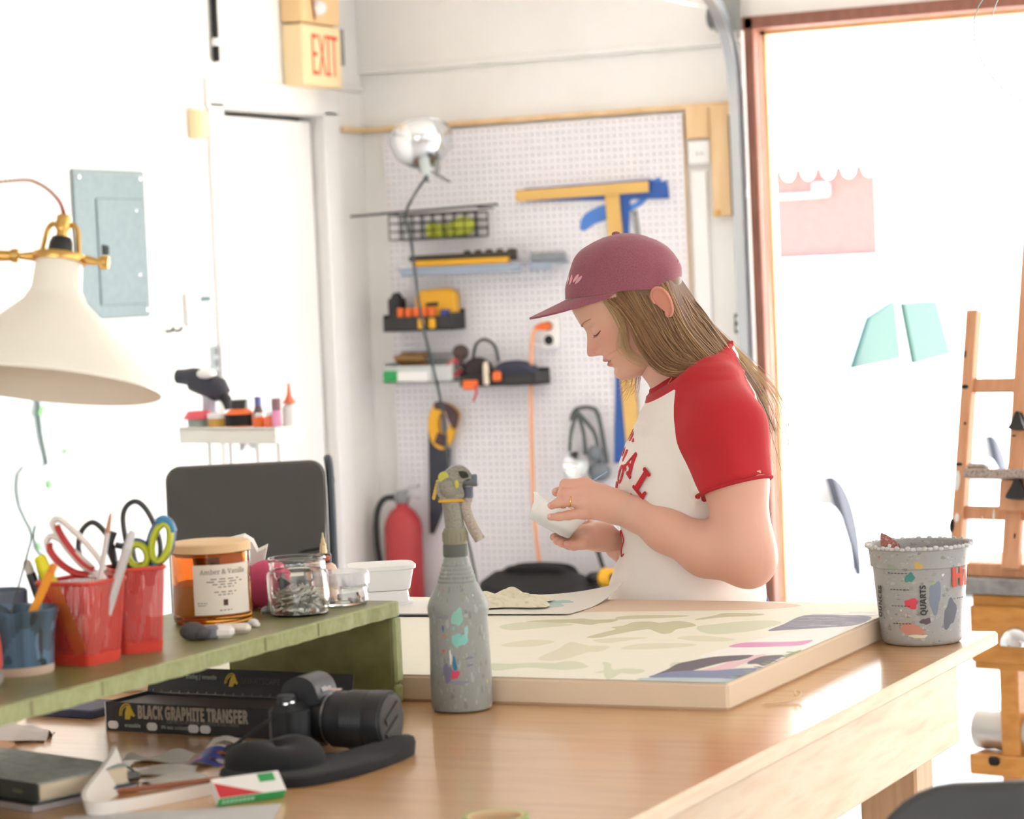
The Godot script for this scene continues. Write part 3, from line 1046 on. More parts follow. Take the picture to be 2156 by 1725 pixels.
func pegboard_tools(zf: float) -> void:
	var g: G
	# clamp lamp with a spun-aluminium reflector, pointing up
	var t := thing("clamp_lamp", "silver dome clamp lamp pointing up at the top of the pegboard", "lamp", Vector3(-4.475, 2.045, zf + 0.22))
	var tilt := Basis(Vector3.FORWARD, deg_to_rad(-24)) * Basis(Vector3.RIGHT, deg_to_rad(-28))
	g = G.new()
	var prof := []
	for i in 13:
		var a := PI / 2 * i / 12.0
		prof.append(Vector2(0.022 + 0.093 * sin(a), -0.085 + 0.105 * (1.0 - cos(a))))
	prof.append(Vector2(0.119, 0.021))
	prof.append(Vector2(0.114, 0.021))
	for i in range(12, -1, -1):
		var a := PI / 2 * i / 12.0
		prof.append(Vector2(0.020 + 0.093 * sin(a), -0.083 + 0.105 * (1.0 - cos(a))))
	g.lathe(prof, 36, Vector3.ZERO, tilt)
	part(t, "reflector", g, M.bright_steel)
	g = G.new()
	g.lathe([Vector2(0, -0.155), Vector2(0.012, -0.155), Vector2(0.019, -0.145), Vector2(0.019, -0.082), Vector2(0, -0.08)], 18, Vector3.ZERO, tilt)
	part(t, "socket", g, mat("socket_grey", rgb(196, 206, 206), 0.4))
	g = G.new()
	g.ball(tilt * Vector3(0, -0.03, 0), Vector3(0.03, 0.045, 0.03), tilt)
	part(t, "bulb", g, M.white_plastic)
	g = G.new()
	for s in [-1, 1]:
		g.box(tilt * Vector3(0.03 * s, -0.12, -0.03), Vector3(0.012, 0.07, 0.02), 0.003, tilt * Basis(Vector3.FORWARD, 0.3 * s))
	g.tube([tilt * Vector3(0, -0.12, -0.02), Vector3(0.01, -0.14, -0.20)], 0.005, 6)
	part(t, "clamp", g, M.dull_metal)
	var e := tilt * Vector3(0, -0.155, 0)
	g = G.new()
	g.tube(curve3([e, Vector3(-0.075, -0.25, 0), Vector3(-0.07, -0.36, -0.02), Vector3(-0.055, -0.62, -0.04), Vector3(-0.03, -0.80, -0.06), Vector3(0.005, -1.0, -0.07), Vector3(0.03, -1.26, -0.06), Vector3(0.10, -1.52, -0.06), Vector3(0.13, -1.75, -0.06)], 8), 0.0055, 7)
	part(t, "cord", g, mat("cord_dark", rgb(66, 74, 74), 0.6), "dark grey cord")
	# drawing tools at the top
	t = thing("tee_square", "yellowed wooden tee square hanging on the pegboard", "tee square", Vector3(-3.86, 1.84, zf))
	t.rotation.z = 0.012
	var maple := mat("ruler_wood", rgb(224, 182, 104), 0.5)
	g = G.new()
	g.box(Vector3(-0.065, 0, 0.024), Vector3(0.53, 0.042, 0.012), 0.003)
	part(t, "head", g, maple)
	g = G.new()
	g.prism(PackedVector2Array([Vector2(0.022, 0.02), Vector2(0.078, 0.02), Vector2(0.112, -0.93), Vector2(0.056, -0.93)]), 0.012, 0.019)
	part(t, "blade", g, maple)
	t = thing("blue_ruler", "long blue plastic ruler hanging behind the wooden tee square", "ruler", Vector3(-3.86, 1.84, zf))
	g = G.new()
	g.prism(PackedVector2Array([Vector2(-0.30, 0.028), Vector2(-0.30, -0.02), Vector2(0.27, -0.05), Vector2(0.265, 0.015), Vector2(0.22, 0.012), Vector2(0.2, 0.026)]), 0.006, 0.010, Basis(Vector3.BACK, 0.02))
	part(t, "head", g, M.blue_plastic)
	g = G.new()
	g.prism(PackedVector2Array([Vector2(0.072, 0.0), Vector2(0.118, 0.0), Vector2(0.056, -1.0), Vector2(0.012, -1.0)]), 0.003, 0.006)
	part(t, "blade", g, M.blue_plastic)
	t = thing("curve_template", "pale blue plastic drawing curve slanting under the tee square", "drawing curve", Vector3(-3.80, 1.765, zf))
	t.rotation.z = 0.18
	g = G.new()
	var outer := curve2([Vector2(-0.155, -0.03), Vector2(-0.13, 0.01), Vector2(-0.06, 0.028), Vector2(0.05, 0.032), Vector2(0.17, 0.075), Vector2(0.19, 0.06), Vector2(0.10, -0.005), Vector2(0.0, -0.022), Vector2(-0.09, -0.03), Vector2(-0.14, -0.045)])
	var slot := curve2([Vector2(0.045, 0.012), Vector2(0.09, 0.03), Vector2(0.125, 0.038), Vector2(0.08, 0.008)])
	for q in slit(outer, slot):
		g.prism(q, 0.0, 0.003)
	part(t, "plate", g, mat("pale_blue_plastic", rgb(74, 128, 208), 0.4))
	t = thing("thin_ruler", "narrow grey metal ruler hanging beside the blue ruler", "ruler", Vector3(-3.715, 1.62, zf))
	t.rotation.z = 0.10
	g = G.new()
	g.box(Vector3(0, 0, 0.002), Vector3(0.022, 0.28, 0.0015))
	part(t, "blade", g, M.dull_metal)
	g = G.new()
	g.tube([Vector3(0.0, 0.128, 0.0), Vector3(0.0, 0.128, 0.014)], 0.003, 6)
	part(t, "hook", g, M.dull_metal)
	# hanging rod and the wire basket with lime rolls
	t = thing("shelf_rod", "thin black metal rod across the upper pegboard", "rod", Vector3(0, 0, 0))
	g = G.new()
	g.tube([Vector3(-4.832, 1.792, zf + 0.13), Vector3(-4.22, 1.806, zf + 0.13)], 0.0045, 7)
	part(t, "bar", g, M.dark_rubber)
	for x in [-4.70, -4.3]:
		g = G.new()
		g.tube([Vector3(x, 1.798, zf + 0.13), Vector3(x, 1.797, zf)], 0.003, 6)
		part(t, "bracket", g, M.dark_rubber)
	rebase(t, Vector3(-4.5, 1.797, zf))
	wire_bin("wire_basket", "black wire basket holding lime green rolls on the pegboard", Vector3(-4.50, 1.695, zf + 0.004), 0.36, 0.092, 0.11, 8, 3, M.matt_black)
	for k in 4:
		g = G.new()
		var r: float = [0.026, 0.024, 0.025, 0.036][k]
		if k < 3:
			g.lathe([Vector2(r * 0.5, 0), Vector2(r, 0.001), Vector2(r, 0.032), Vector2(r * 0.5, 0.033), Vector2(r * 0.5, 0)], 20, Vector3.ZERO, Basis(Vector3.FORWARD, PI / 2))
		else:
			g.ball(Vector3.ZERO, Vector3(0.05, r, r))
		single("tape_roll" if k < 3 else "twine_ball", ["lime green tape roll first in the wire basket", "lime green tape roll second in the wire basket", "lime green tape roll third in the wire basket", "round lime green ball of twine in the wire basket"][k], "tape" if k < 3 else "twine", g, M.lime_plastic, Vector3([-4.545, -4.505, -4.455, -4.40][k], 1.699 + r, zf + 0.055), 0.0)
	# grey shelf with a spirit level
	t = thing("metal_shelf", "narrow grey metal shelf on the pegboard under the level", "shelf", Vector3(-4.33, 1.585, zf))
	g = G.new()
	g.box(Vector3(0, 0, 0.06), Vector3(0.66, 0.006, 0.12), 0.001)
	g.box(Vector3(-0.06, -0.014, 0.119), Vector3(0.5, 0.028, 0.004), 0.001)
	g.box(Vector3(0.27, -0.014, 0.119), Vector3(0.09, 0.028, 0.004), 0.001)
	part(t, "tray", g, mat("shelf_blue_grey", rgb(150, 162, 178), 0.45))
	g = G.new()
	g.box(Vector3(0.27, 0.02, 0.05), Vector3(0.11, 0.034, 0.08), 0.004)
	part(t, "end_block", g, mat("block_grey", rgb(140, 146, 152), 0.5))
	t = thing("spirit_level", "yellow and black spirit level on the grey metal shelf", "level", Vector3(-4.40, 1.5885, zf + 0.07))
	g = G.new()
	g.box(Vector3(0, 0.013, 0.018), Vector3(0.40, 0.022, 0.018), 0.002)
	part(t, "body", g, M.yellow_plastic)
	g = G.new()
	g.box(Vector3(-0.01, 0.034, 0.0), Vector3(0.42, 0.022, 0.03), 0.004)
	g.box(Vector3(0.205, 0.032, 0.0), Vector3(0.03, 0.044, 0.032), 0.005)
	for k in 4:
		g.box(Vector3(0.02 + k * 0.045, 0.048, 0.0), Vector3(0.022, 0.014, 0.02), 0.003)
	part(t, "grip", g, mat("grip_dark", rgb(62, 56, 46), 0.7))
	# upper bin: yellow case, orange bit holders
	tray_bin("tool_bin", "black plastic bin with a yellow case on the pegboard", Vector3(-4.575, 1.352, zf), 0.28, 0.075, 0.13, M.black_plastic)
	t = thing("yellow_case", "yellow plastic bit case standing in the pegboard bin", "case", Vector3(-4.525, 1.357, zf + 0.05))
	t.rotation = Vector3(-0.1, 0, 0.04)
	g = G.new()
	g.prism(round_rect(0.165, 0.125, 0.03), -0.022, 0.022, Basis(), Vector3(0, 0.085, 0), 0.005)
	part(t, "shell", g, M.yellow_plastic)
	g = G.new()
	g.box(Vector3(-0.01, 0.09, 0.0235), Vector3(0.05, 0.014, 0.003), 0.001)
	part(t, "name_badge", g, M.print_black)
	t = thing("battery_pack", "black battery pack at the end of the pegboard bin", "battery", Vector3(-4.69, 1.357, zf + 0.06))
	g = G.new()
	g.box(Vector3(0, 0.06, 0), Vector3(0.045, 0.12, 0.07), 0.006)
	part(t, "body", g, M.black_plastic)
	g = G.new()
	g.ball(Vector3(0, 0.12, 0), Vector3(0.02, 0.022, 0.03))
	part(t, "terminal", g, M.dark_rubber)
	for k in 5:
		g = G.new()
		g.tube([Vector3(0, 0, 0), Vector3(0, 0.03, 0), Vector3(0, 0.034, 0)], [0.014, 0.014, 0.01], 10)
		single("bit_holder", "%s orange bit holder in the row below the yellow case" % ["first", "second", "third", "fourth", "fifth"][k], "bit holder", g, M.orange_plastic, Vector3(-4.65 + k * 0.033, 1.405, zf + 0.108), 0, "orange bit holders in the bin")
	g = G.new()
	g.tube([Vector3(0, 0, 0), Vector3(0, 0.05, 0)], 0.018, 12)
	single("blue_chuck", "dark blue cylinder in the pegboard bin by the yellow case", "chuck", g, mat("deep_blue", rgb(58, 68, 140), 0.5), Vector3(-4.465, 1.378, zf + 0.105))
	for k in 2:
		g = G.new()
		g.box(Vector3(0, 0.02, 0), Vector3(0.026, 0.038, 0.012), 0.003)
		single("bit_card", "small yellow bit card %s on the bin front" % ["under the orange holders", "under the blue cylinder"][k], "card", g, M.yellow_plastic, Vector3(-4.55 + k * 0.045, 1.358, zf + 0.137), 0)
	# lower bin: brown handled screwdrivers, green and white box
	tray_bin("screwdriver_bin", "clear tool bin full of brown handled tools", Vector3(-4.585, 1.158, zf), 0.29, 0.09, 0.12, mat("bin_grey", rgb(206, 208, 206), 0.4))
	for k in 5:
		t = thing("screwdriver", "brown handled screwdriver, %s in the pegboard bin" % ["lowest", "second from below", "middle one", "second from above", "topmost"][k], "screwdriver", Vector3(-4.60, 1.215 + 0.011 * k, zf + 0.03 + 0.017 * (k % 4)), 0, "brown handled screwdrivers")
		t.rotation.z = -0.12 + 0.03 * k
		g = G.new()
		g.tube([Vector3(-0.10, 0, 0), Vector3(-0.09, 0, 0), Vector3(-0.02, 0, 0), Vector3(0.015, 0, 0), Vector3(0.03, 0, 0)], [0.008, 0.013, 0.011, 0.013, 0.007], 10)
		part(t, "grip", g, mat("grip_brown", rgb(150, 112, 66), 0.5))
		g = G.new()
		g.tube([Vector3(0.03, 0, 0), Vector3(0.125, 0, 0)], 0.004, 6)
		part(t, "shaft", g, M.dull_metal)
	t = thing("staple_box", "small green and white box at the front of the tool bin", "box", Vector3(-4.61, 1.162, zf + 0.125))
	g = G.new()
	g.box(Vector3(-0.085, 0.022, 0), Vector3(0.06, 0.042, 0.012), 0.001)
	part(t, "green_end", g, M.green_plastic)
	g = G.new()
	g.box(Vector3(0.01, 0.02, 0), Vector3(0.13, 0.038, 0.0115), 0.001)
	part(t, "sleeve", g, M.white_plastic)
	t = thing("pliers", "red handled pliers sticking out of the tool bin", "pliers", Vector3(-4.45, 1.19, zf + 0.10))
	g = G.new()
	for s in [-1, 1]:
		g.tube(curve3([Vector3(-0.045, -0.012, 0.006 * s), Vector3(-0.02, 0.01 + 0.012 * s, 0.006 * s), Vector3(0.02, 0.026 * s + 0.02, 0.004 * s), Vector3(0.035, 0.02 + 0.01 * s, 0)]), 0.009, 8)
	part(t, "handles", g, mat("dusty_red", rgb(190, 64, 68), 0.5))
	g = G.new()
	g.ball(Vector3(0.04, 0.075, 0), Vector3(0.035, 0.03, 0.016))
	g.tube([Vector3(0.035, 0.02, 0), Vector3(0.04, 0.07, 0)], 0.012, 8)
	part(t, "jaw", g, mat("dark_brown_metal", rgb(70, 54, 50), 0.6))
	# heap of black gear
	tray_bin("gear_bin", "black wire bin heaped with dark gear next to the outlet", Vector3(-4.25, 1.138, zf), 0.31, 0.06, 0.13, M.black_plastic)
	g = G.new()
	g.ball(Vector3(0, 0.05, 0), Vector3(0.06, 0.052, 0.05))
	g.box(Vector3(0.005, 0.055, 0.03), Vector3(0.07, 0.06, 0.05), 0.015)
	single("camera_pouch", "black padded pouch in the gear bin", "pouch", g, mat("pouch_dark", rgb(54, 46, 48), 0.85), Vector3(-4.36, 1.143, zf + 0.065))
	g = G.new()
	g.tube(curve3([Vector3(-0.045, 0, 0), Vector3(-0.03, 0.055, 0), Vector3(0.01, 0.075, 0.01), Vector3(0.05, 0.05, 0.01), Vector3(0.06, -0.01, 0)]), 0.006, 6)
	single("strap_loop", "black strap looping above the gear bin", "strap", g, M.dark_rubber, Vector3(-4.335, 1.235, zf + 0.06))
	g = G.new()
	g.prism(curve2([Vector2(-0.09, 0), Vector2(-0.07, 0.07), Vector2(0.0, 0.085), Vector2(0.07, 0.06), Vector2(0.085, 0)]), -0.03, 0.03, Basis(), Vector3.ZERO, 0.01)
	single("navy_pouch", "dark navy soft pouch filling the gear bin", "pouch", g, mat("navy_cloth", rgb(64, 66, 84), 0.85), Vector3(-4.20, 1.143, zf + 0.065))
	for k in 2:
		g = G.new()
		g.box(Vector3(0, 0.02, 0), Vector3([0.062, 0.034][k], 0.036, 0.014), 0.005)
		single("orange_tool", ["wide orange handled tool at the gear bin front", "narrow orange block in the gear bin"][k], "tool", g, M.orange_plastic, Vector3([-4.355, -4.245][k], [1.125, 1.155][k], zf + 0.142), 0)
	g = G.new()
	g.tube([Vector3(0, 0, 0), Vector3(0, 0.07, 0), Vector3(0, 0.085, 0)], [0.011, 0.011, 0.006], 10)
	single("white_marker", "cream coloured marker standing in the gear bin", "marker", g, mat("cream_plastic", rgb(226, 212, 190), 0.5), Vector3(-4.288, 1.145, zf + 0.143))
	g = G.new()
	g.tube(curve3([Vector3(0, 0, 0), Vector3(0.004, -0.03, 0.004), Vector3(-0.012, -0.06, 0.004)]), 0.005, 6)
	single("red_cord_end", "short red cord end hanging below the gear bin", "cord", g, mat("cord_red", rgb(190, 50, 60), 0.6), Vector3(-4.33, 1.145, zf + 0.15))
	# outlet with an orange extension cord
	t = thing("power_outlet", "white double outlet on the pegboard with an orange plug", "outlet", Vector3(-4.082, 1.325, zf))
	g = G.new()
	g.box(Vector3(0, 0, 0.012), Vector3(0.072, 0.115, 0.024), 0.004)
	part(t, "plate", g, M.white_plastic)
	for y in [0.026, -0.026]:
		g = G.new()
		g.lathe([Vector2(0.018, 0), Vector2(0.018, 0.003), Vector2(0, 0.003)], 18, Vector3(0, y, 0.024), Basis(Vector3.RIGHT, PI / 2))
		part(t, "socket", g, M.matt_black if y < 0 else M.grey_plastic)
	t = thing("extension_cord", "orange extension cord hanging down the pegboard from the outlet", "cord", Vector3(-4.082, 1.351, zf + 0.027))
	g = G.new()
	g.tube([Vector3(0, 0, 0), Vector3(0, 0, 0.03), Vector3(-0.03, -0.004, 0.04)], [0.015, 0.016, 0.009], 10)
	part(t, "plug", g, M.orange_plastic)
	g = G.new()
	g.tube(curve3([Vector3(-0.03, -0.004, 0.04), Vector3(-0.05, -0.05, 0.035), Vector3(-0.065, -0.2, 0.03), Vector3(-0.078, -0.55, 0.025), Vector3(-0.075, -0.75, 0.025), Vector3(-0.055, -0.95, 0.03), Vector3(-0.03, -1.12, 0.05), Vector3(-0.02, -1.2, 0.06)], 6), 0.0085, 8)
	part(t, "cable", g, mat("cord_orange", rgb(240, 176, 136), 0.5))
	# hand saw
	t = thing("hand_saw", "hand saw with a yellow and black grip hanging blade down", "saw", Vector3(-4.535, 1.0, zf + 0.03))
	g = G.new()
	var grip := curve2([Vector2(-0.015, 0.075), Vector2(0.03, 0.07), Vector2(0.07, 0.035), Vector2(0.055, -0.02), Vector2(0.035, -0.07), Vector2(0.0, -0.10), Vector2(-0.04, -0.075), Vector2(-0.055, -0.01), Vector2(-0.04, 0.05)])
	var hole := curve2([Vector2(-0.005, 0.035), Vector2(0.025, 0.03), Vector2(0.035, -0.01), Vector2(0.005, -0.045), Vector2(-0.015, -0.02)])
	for q in slit(grip, hole):
		g.prism(q, -0.012, 0.012, Basis(), Vector3.ZERO, 0.0)
	part(t, "grip", g, M.yellow_plastic)
	g = G.new()
	g.prism(curve2([Vector2(0.02, 0.078), Vector2(0.075, 0.036), Vector2(0.058, -0.025), Vector2(0.035, 0.01), Vector2(0.02, 0.045), Vector2(-0.02, 0.055), Vector2(-0.018, 0.08)]), 0.012, 0.017)
	g.box(Vector3(-0.002, -0.062, 0.014), Vector3(0.045, 0.045, 0.008), 0.003, Basis(Vector3.FORWARD, 0.4))
	part(t, "rubber_pad", g, mat("pad_plum", rgb(82, 62, 64), 0.8))
	g = G.new()
	g.prism(PackedVector2Array([Vector2(-0.06, -0.02), Vector2(0.03, -0.10), Vector2(0.005, -0.30), Vector2(-0.055, -0.42), Vector2(-0.075, -0.42)]), -0.0015, 0.0015)
	part(t, "blade", g, mat("blade_dark", rgb(60, 62, 70), 0.4, 0.5))
	# straps with a silver work lamp head
	t = thing("head_lamp", "round silver lamp head with black straps hanging on the pegboard", "lamp", Vector3(-3.94, 0.90, zf + 0.035))
	g = G.new()
	for q in [[-0.075, -0.02], [-0.01, 0.03], [0.045, 0.075]]:
		g.tube(curve3([Vector3(-0.035, 0.13, 0), Vector3(q[0] * 0.8, 0.05, 0.01), Vector3(q[0], -0.06, 0.0)]), 0.0075, 6)
	g.tube(curve3([Vector3(-0.06, 0.10, 0), Vector3(-0.04, 0.14, 0), Vector3(0.02, 0.145, 0), Vector3(0.05, 0.11, 0), Vector3(0.075, -0.06, 0)]), 0.0085, 6)
	part(t, "strap", g, mat("strap_grey", rgb(86, 92, 90), 0.7))
	g = G.new()
	g.lathe([Vector2(0, 0), Vector2(0.03, 0), Vector2(0.05, 0.03), Vector2(0.052, 0.045), Vector2(0.045, 0.042), Vector2(0.02, 0.02), Vector2(0, 0.018)], 24, Vector3(-0.03, -0.06, 0.0), Basis(Vector3.RIGHT, PI / 2))
	part(t, "lamp_head", g, M.bright_steel)
	g = G.new()
	g.ball(Vector3(0.05, -0.09, 0.01), Vector3(0.045, 0.035, 0.025))
	g.ball(Vector3(0.035, -0.02, 0.01), Vector3(0.03, 0.03, 0.02))
	part(t, "battery_box", g, mat("grey_gear", rgb(116, 122, 128), 0.5))
	g = G.new()
	g.tube(curve3([Vector3(0.02, -0.1, 0), Vector3(0.0, -0.22, 0), Vector3(0.01, -0.33, 0), Vector3(0.06, -0.5, 0)]), 0.008, 6)
	part(t, "cable", g, M.dark_rubber)
	# fire extinguisher on its bracket
	t = thing("fire_extinguisher", "red fire extinguisher with black hose standing by the corner", "extinguisher", Vector3(-4.685, 0.28, zf + 0.10))
	g = G.new()
	g.lathe([Vector2(0, 0), Vector2(0.066, 0.0), Vector2(0.072, 0.01), Vector2(0.072, 0.33), Vector2(0.066, 0.36), Vector2(0.045, 0.395), Vector2(0.025, 0.41), Vector2(0.02, 0.43), Vector2(0, 0.43)], 28)
	part(t, "cylinder", g, mat("extinguisher_red", rgb(176, 52, 56), 0.4))
	g = G.new()
	g.lathe([Vector2(0.024, 0.425), Vector2(0.03, 0.435), Vector2(0.03, 0.455), Vector2(0.02, 0.47), Vector2(0, 0.472)], 16)
	part(t, "valve", g, M.grey_plastic)
	g = G.new()
	g.box(Vector3(0.03, 0.478, 0), Vector3(0.09, 0.012, 0.02), 0.003, Basis(Vector3.BACK, 0.25))
	g.box(Vector3(0.035, 0.452, 0), Vector3(0.08, 0.010, 0.02), 0.003, Basis(Vector3.BACK, -0.35))
	part(t, "lever", g, mat("lever_grey", rgb(190, 186, 182), 0.4))
	g = G.new()
	g.tube(curve3([Vector3(-0.02, 0.445, 0), Vector3(-0.07, 0.44, 0.01), Vector3(-0.105, 0.38, 0.01), Vector3(-0.108, 0.25, 0.01), Vector3(-0.085, 0.12, 0.01), Vector3(-0.08, 0.05, 0.01)]), 0.012, 8)
	part(t, "hose", g, M.dark_rubber)
	g = G.new()
	g.box(Vector3(0.012, 0.115, 0.071), Vector3(0.075, 0.05, 0.004), 0.0)
	part(t, "label_patch", g, mat("label_gold", rgb(206, 176, 60), 0.6))
	g = G.new()
	g.box(Vector3(0, -0.01, -0.02), Vector3(0.13, 0.018, 0.16), 0.003)
	g.box(Vector3(0, 0.10, -0.092), Vector3(0.06, 0.24, 0.006), 0.001)
	part(t, "bracket", g, M.grey_plastic)
	# on the floor below: tool bag, and a drill on its case
	t = thing("tool_bag", "black canvas tool bag with yellow pockets on the floor", "bag", Vector3(-4.07, 0.0, zf + 0.22))
	g = G.new()
	var rs := []
	for q in [[0.20, 0.12, 0.0], [0.235, 0.14, 0.03], [0.235, 0.14, 0.34], [0.215, 0.12, 0.42], [0.17, 0.06, 0.455], [0.1, 0.02, 0.465]]:
		var ring := PackedVector3Array()
		for k in 24:
			var a := -TAU * k / 24
			ring.append(Vector3(signf(cos(a)) * pow(absf(cos(a)), 0.5) * q[0], q[2] + 0.012 * sin(3.0 * a) * float(q[2] > 0.4), signf(sin(a)) * pow(absf(sin(a)), 0.5) * q[1]))
		rs.append(ring)
	g.rings(rs)
	part(t, "body", g, mat("bag_black", rgb(40, 38, 38), 0.9))
	g = G.new()
	for s in [-1, 1]:
		g = G.new()
		g.tube(curve3([Vector3(-0.13, 0.42, 0.05 * s), Vector3(-0.1, 0.475, 0.03 * s), Vector3(0.1, 0.475, 0.03 * s), Vector3(0.13, 0.42, 0.05 * s)]), 0.013, 7)
		part(t, "carry_handle", g, M.matt_black)
	for x in [-0.08, 0.07]:
		g = G.new()
		g.box(Vector3(x, 0.355, 0.143), Vector3(0.085, 0.05, 0.006), 0.002, Basis(Vector3.BACK, 0.08 * signf(-x)))
		part(t, "pocket_patch", g, M.yellow_plastic)
	t = thing("tool_case", "dark blue tool case on the floor beneath the drill", "case", Vector3(-3.70, 0.0, zf + 0.24))
	g = G.new()
	g.box(Vector3(0, 0.17, 0), Vector3(0.26, 0.34, 0.26), 0.012)
	part(t, "shell", g, mat("case_navy", rgb(58, 66, 88), 0.5))
	g = G.new()
	for s in [-1, 1]:
		g.box(Vector3(0.07 * s, 0.28, 0.132), Vector3(0.03, 0.05, 0.008), 0.002)
	part(t, "latch", g, M.black_plastic)
	t = thing("power_drill", "yellow and black cordless drill lying on the dark case", "drill", Vector3(-3.745, 0.3405, zf + 0.24))
	t.rotation.z = 0.0
	g = G.new()
	g.tube([Vector3(-0.075, 0.105, 0), Vector3(-0.065, 0.105, 0), Vector3(0.03, 0.10, 0), Vector3(0.06, 0.10, 0)], [0.025, 0.034, 0.034, 0.026], 16)
	g.tube([Vector3(0.015, 0.09, 0), Vector3(0.03, 0.02, 0)], [0.024, 0.02], 12)
	part(t, "body", g, M.yellow_plastic)
	g = G.new()
	g.tube([Vector3(-0.125, 0.105, 0), Vector3(-0.11, 0.105, 0), Vector3(-0.075, 0.105, 0)], [0.010, 0.018, 0.022], 12)
	part(t, "chuck", g, M.black_plastic)
	g = G.new()
	g.box(Vector3(0.025, 0.018, 0), Vector3(0.1, 0.034, 0.07), 0.008)
	g.box(Vector3(0.0, 0.105, 0.028), Vector3(0.06, 0.035, 0.02), 0.008)
	part(t, "battery", g, M.black_plastic)

# a polygon with a hole, cut into two pieces that triangulate well
func slit(outer: PackedVector2Array, hole: PackedVector2Array) -> Array:
	var c := Vector2.ZERO
	for q in hole:
		c += q
	c /= hole.size()
	var out := []
	for s in [-1, 1]:
		var half := PackedVector2Array([c + Vector2(0, -5), c + Vector2(5 * s, -5), c + Vector2(5 * s, 5), c + Vector2(0, 5)])
		for a in Geometry2D.intersect_polygons(outer, half):
			for b in Geometry2D.clip_polygons(a, hole):
				if not Geometry2D.is_polygon_clockwise(b) or Geometry2D.clip_polygons(a, hole).size() == 1:
					out.append(b)
	return out

# ---------------------------------------------------------------- the big table
func workbench() -> void:
	var t := thing("work_table", "large maple topped work table with pine apron and legs", "table", Vector3(-2.2, 0, -2.75))
	# top: from x -3.3 to -1.1, z -4.045 to -1.6 in the room
	var g := G.new()
	g.box(Vector3(0.0, TABLE - 0.010, 0.0), Vector3(2.2, 0.020, 2.59), 0.003)
	part(t, "tabletop", g, M.maple)
	g = G.new()
	g.box(Vector3(1.094, TABLE - 0.0112, 0.0), Vector3(0.014, 0.0215, 2.592), 0.003)
	g.box(Vector3(0, TABLE - 0.0112, -1.290), Vector3(2.2, 0.0215, 0.014), 0.003)
	part(t, "edge_strip", g, M.pine)
	g = G.new()
	g.box(Vector3(1.045, TABLE - 0.020 - 0.07, 0.02), Vector3(0.035, 0.139, 2.43), 0.003)
	part(t, "apron", g, M.pine)
	g = G.new()
	g.box(Vector3(-1.045, TABLE - 0.09, 0.02), Vector3(0.035, 0.139, 2.43), 0.003)
	part(t, "apron", g, M.pine)
	for z in [-1.2, 1.22]:
		g = G.new()
		g.box(Vector3(0, TABLE - 0.09, z), Vector3(2.05, 0.139, 0.035), 0.003)
		part(t, "apron", g, M.pine)
	for x in [-0.98, 0.98]:
		for z in [-1.13, 1.15]:
			g = G.new()
			g.box(Vector3(x, (TABLE - 0.021) / 2, z), Vector3(0.089, TABLE - 0.021, 0.089), 0.004)
			part(t, "leg", g, M.pine_upright)

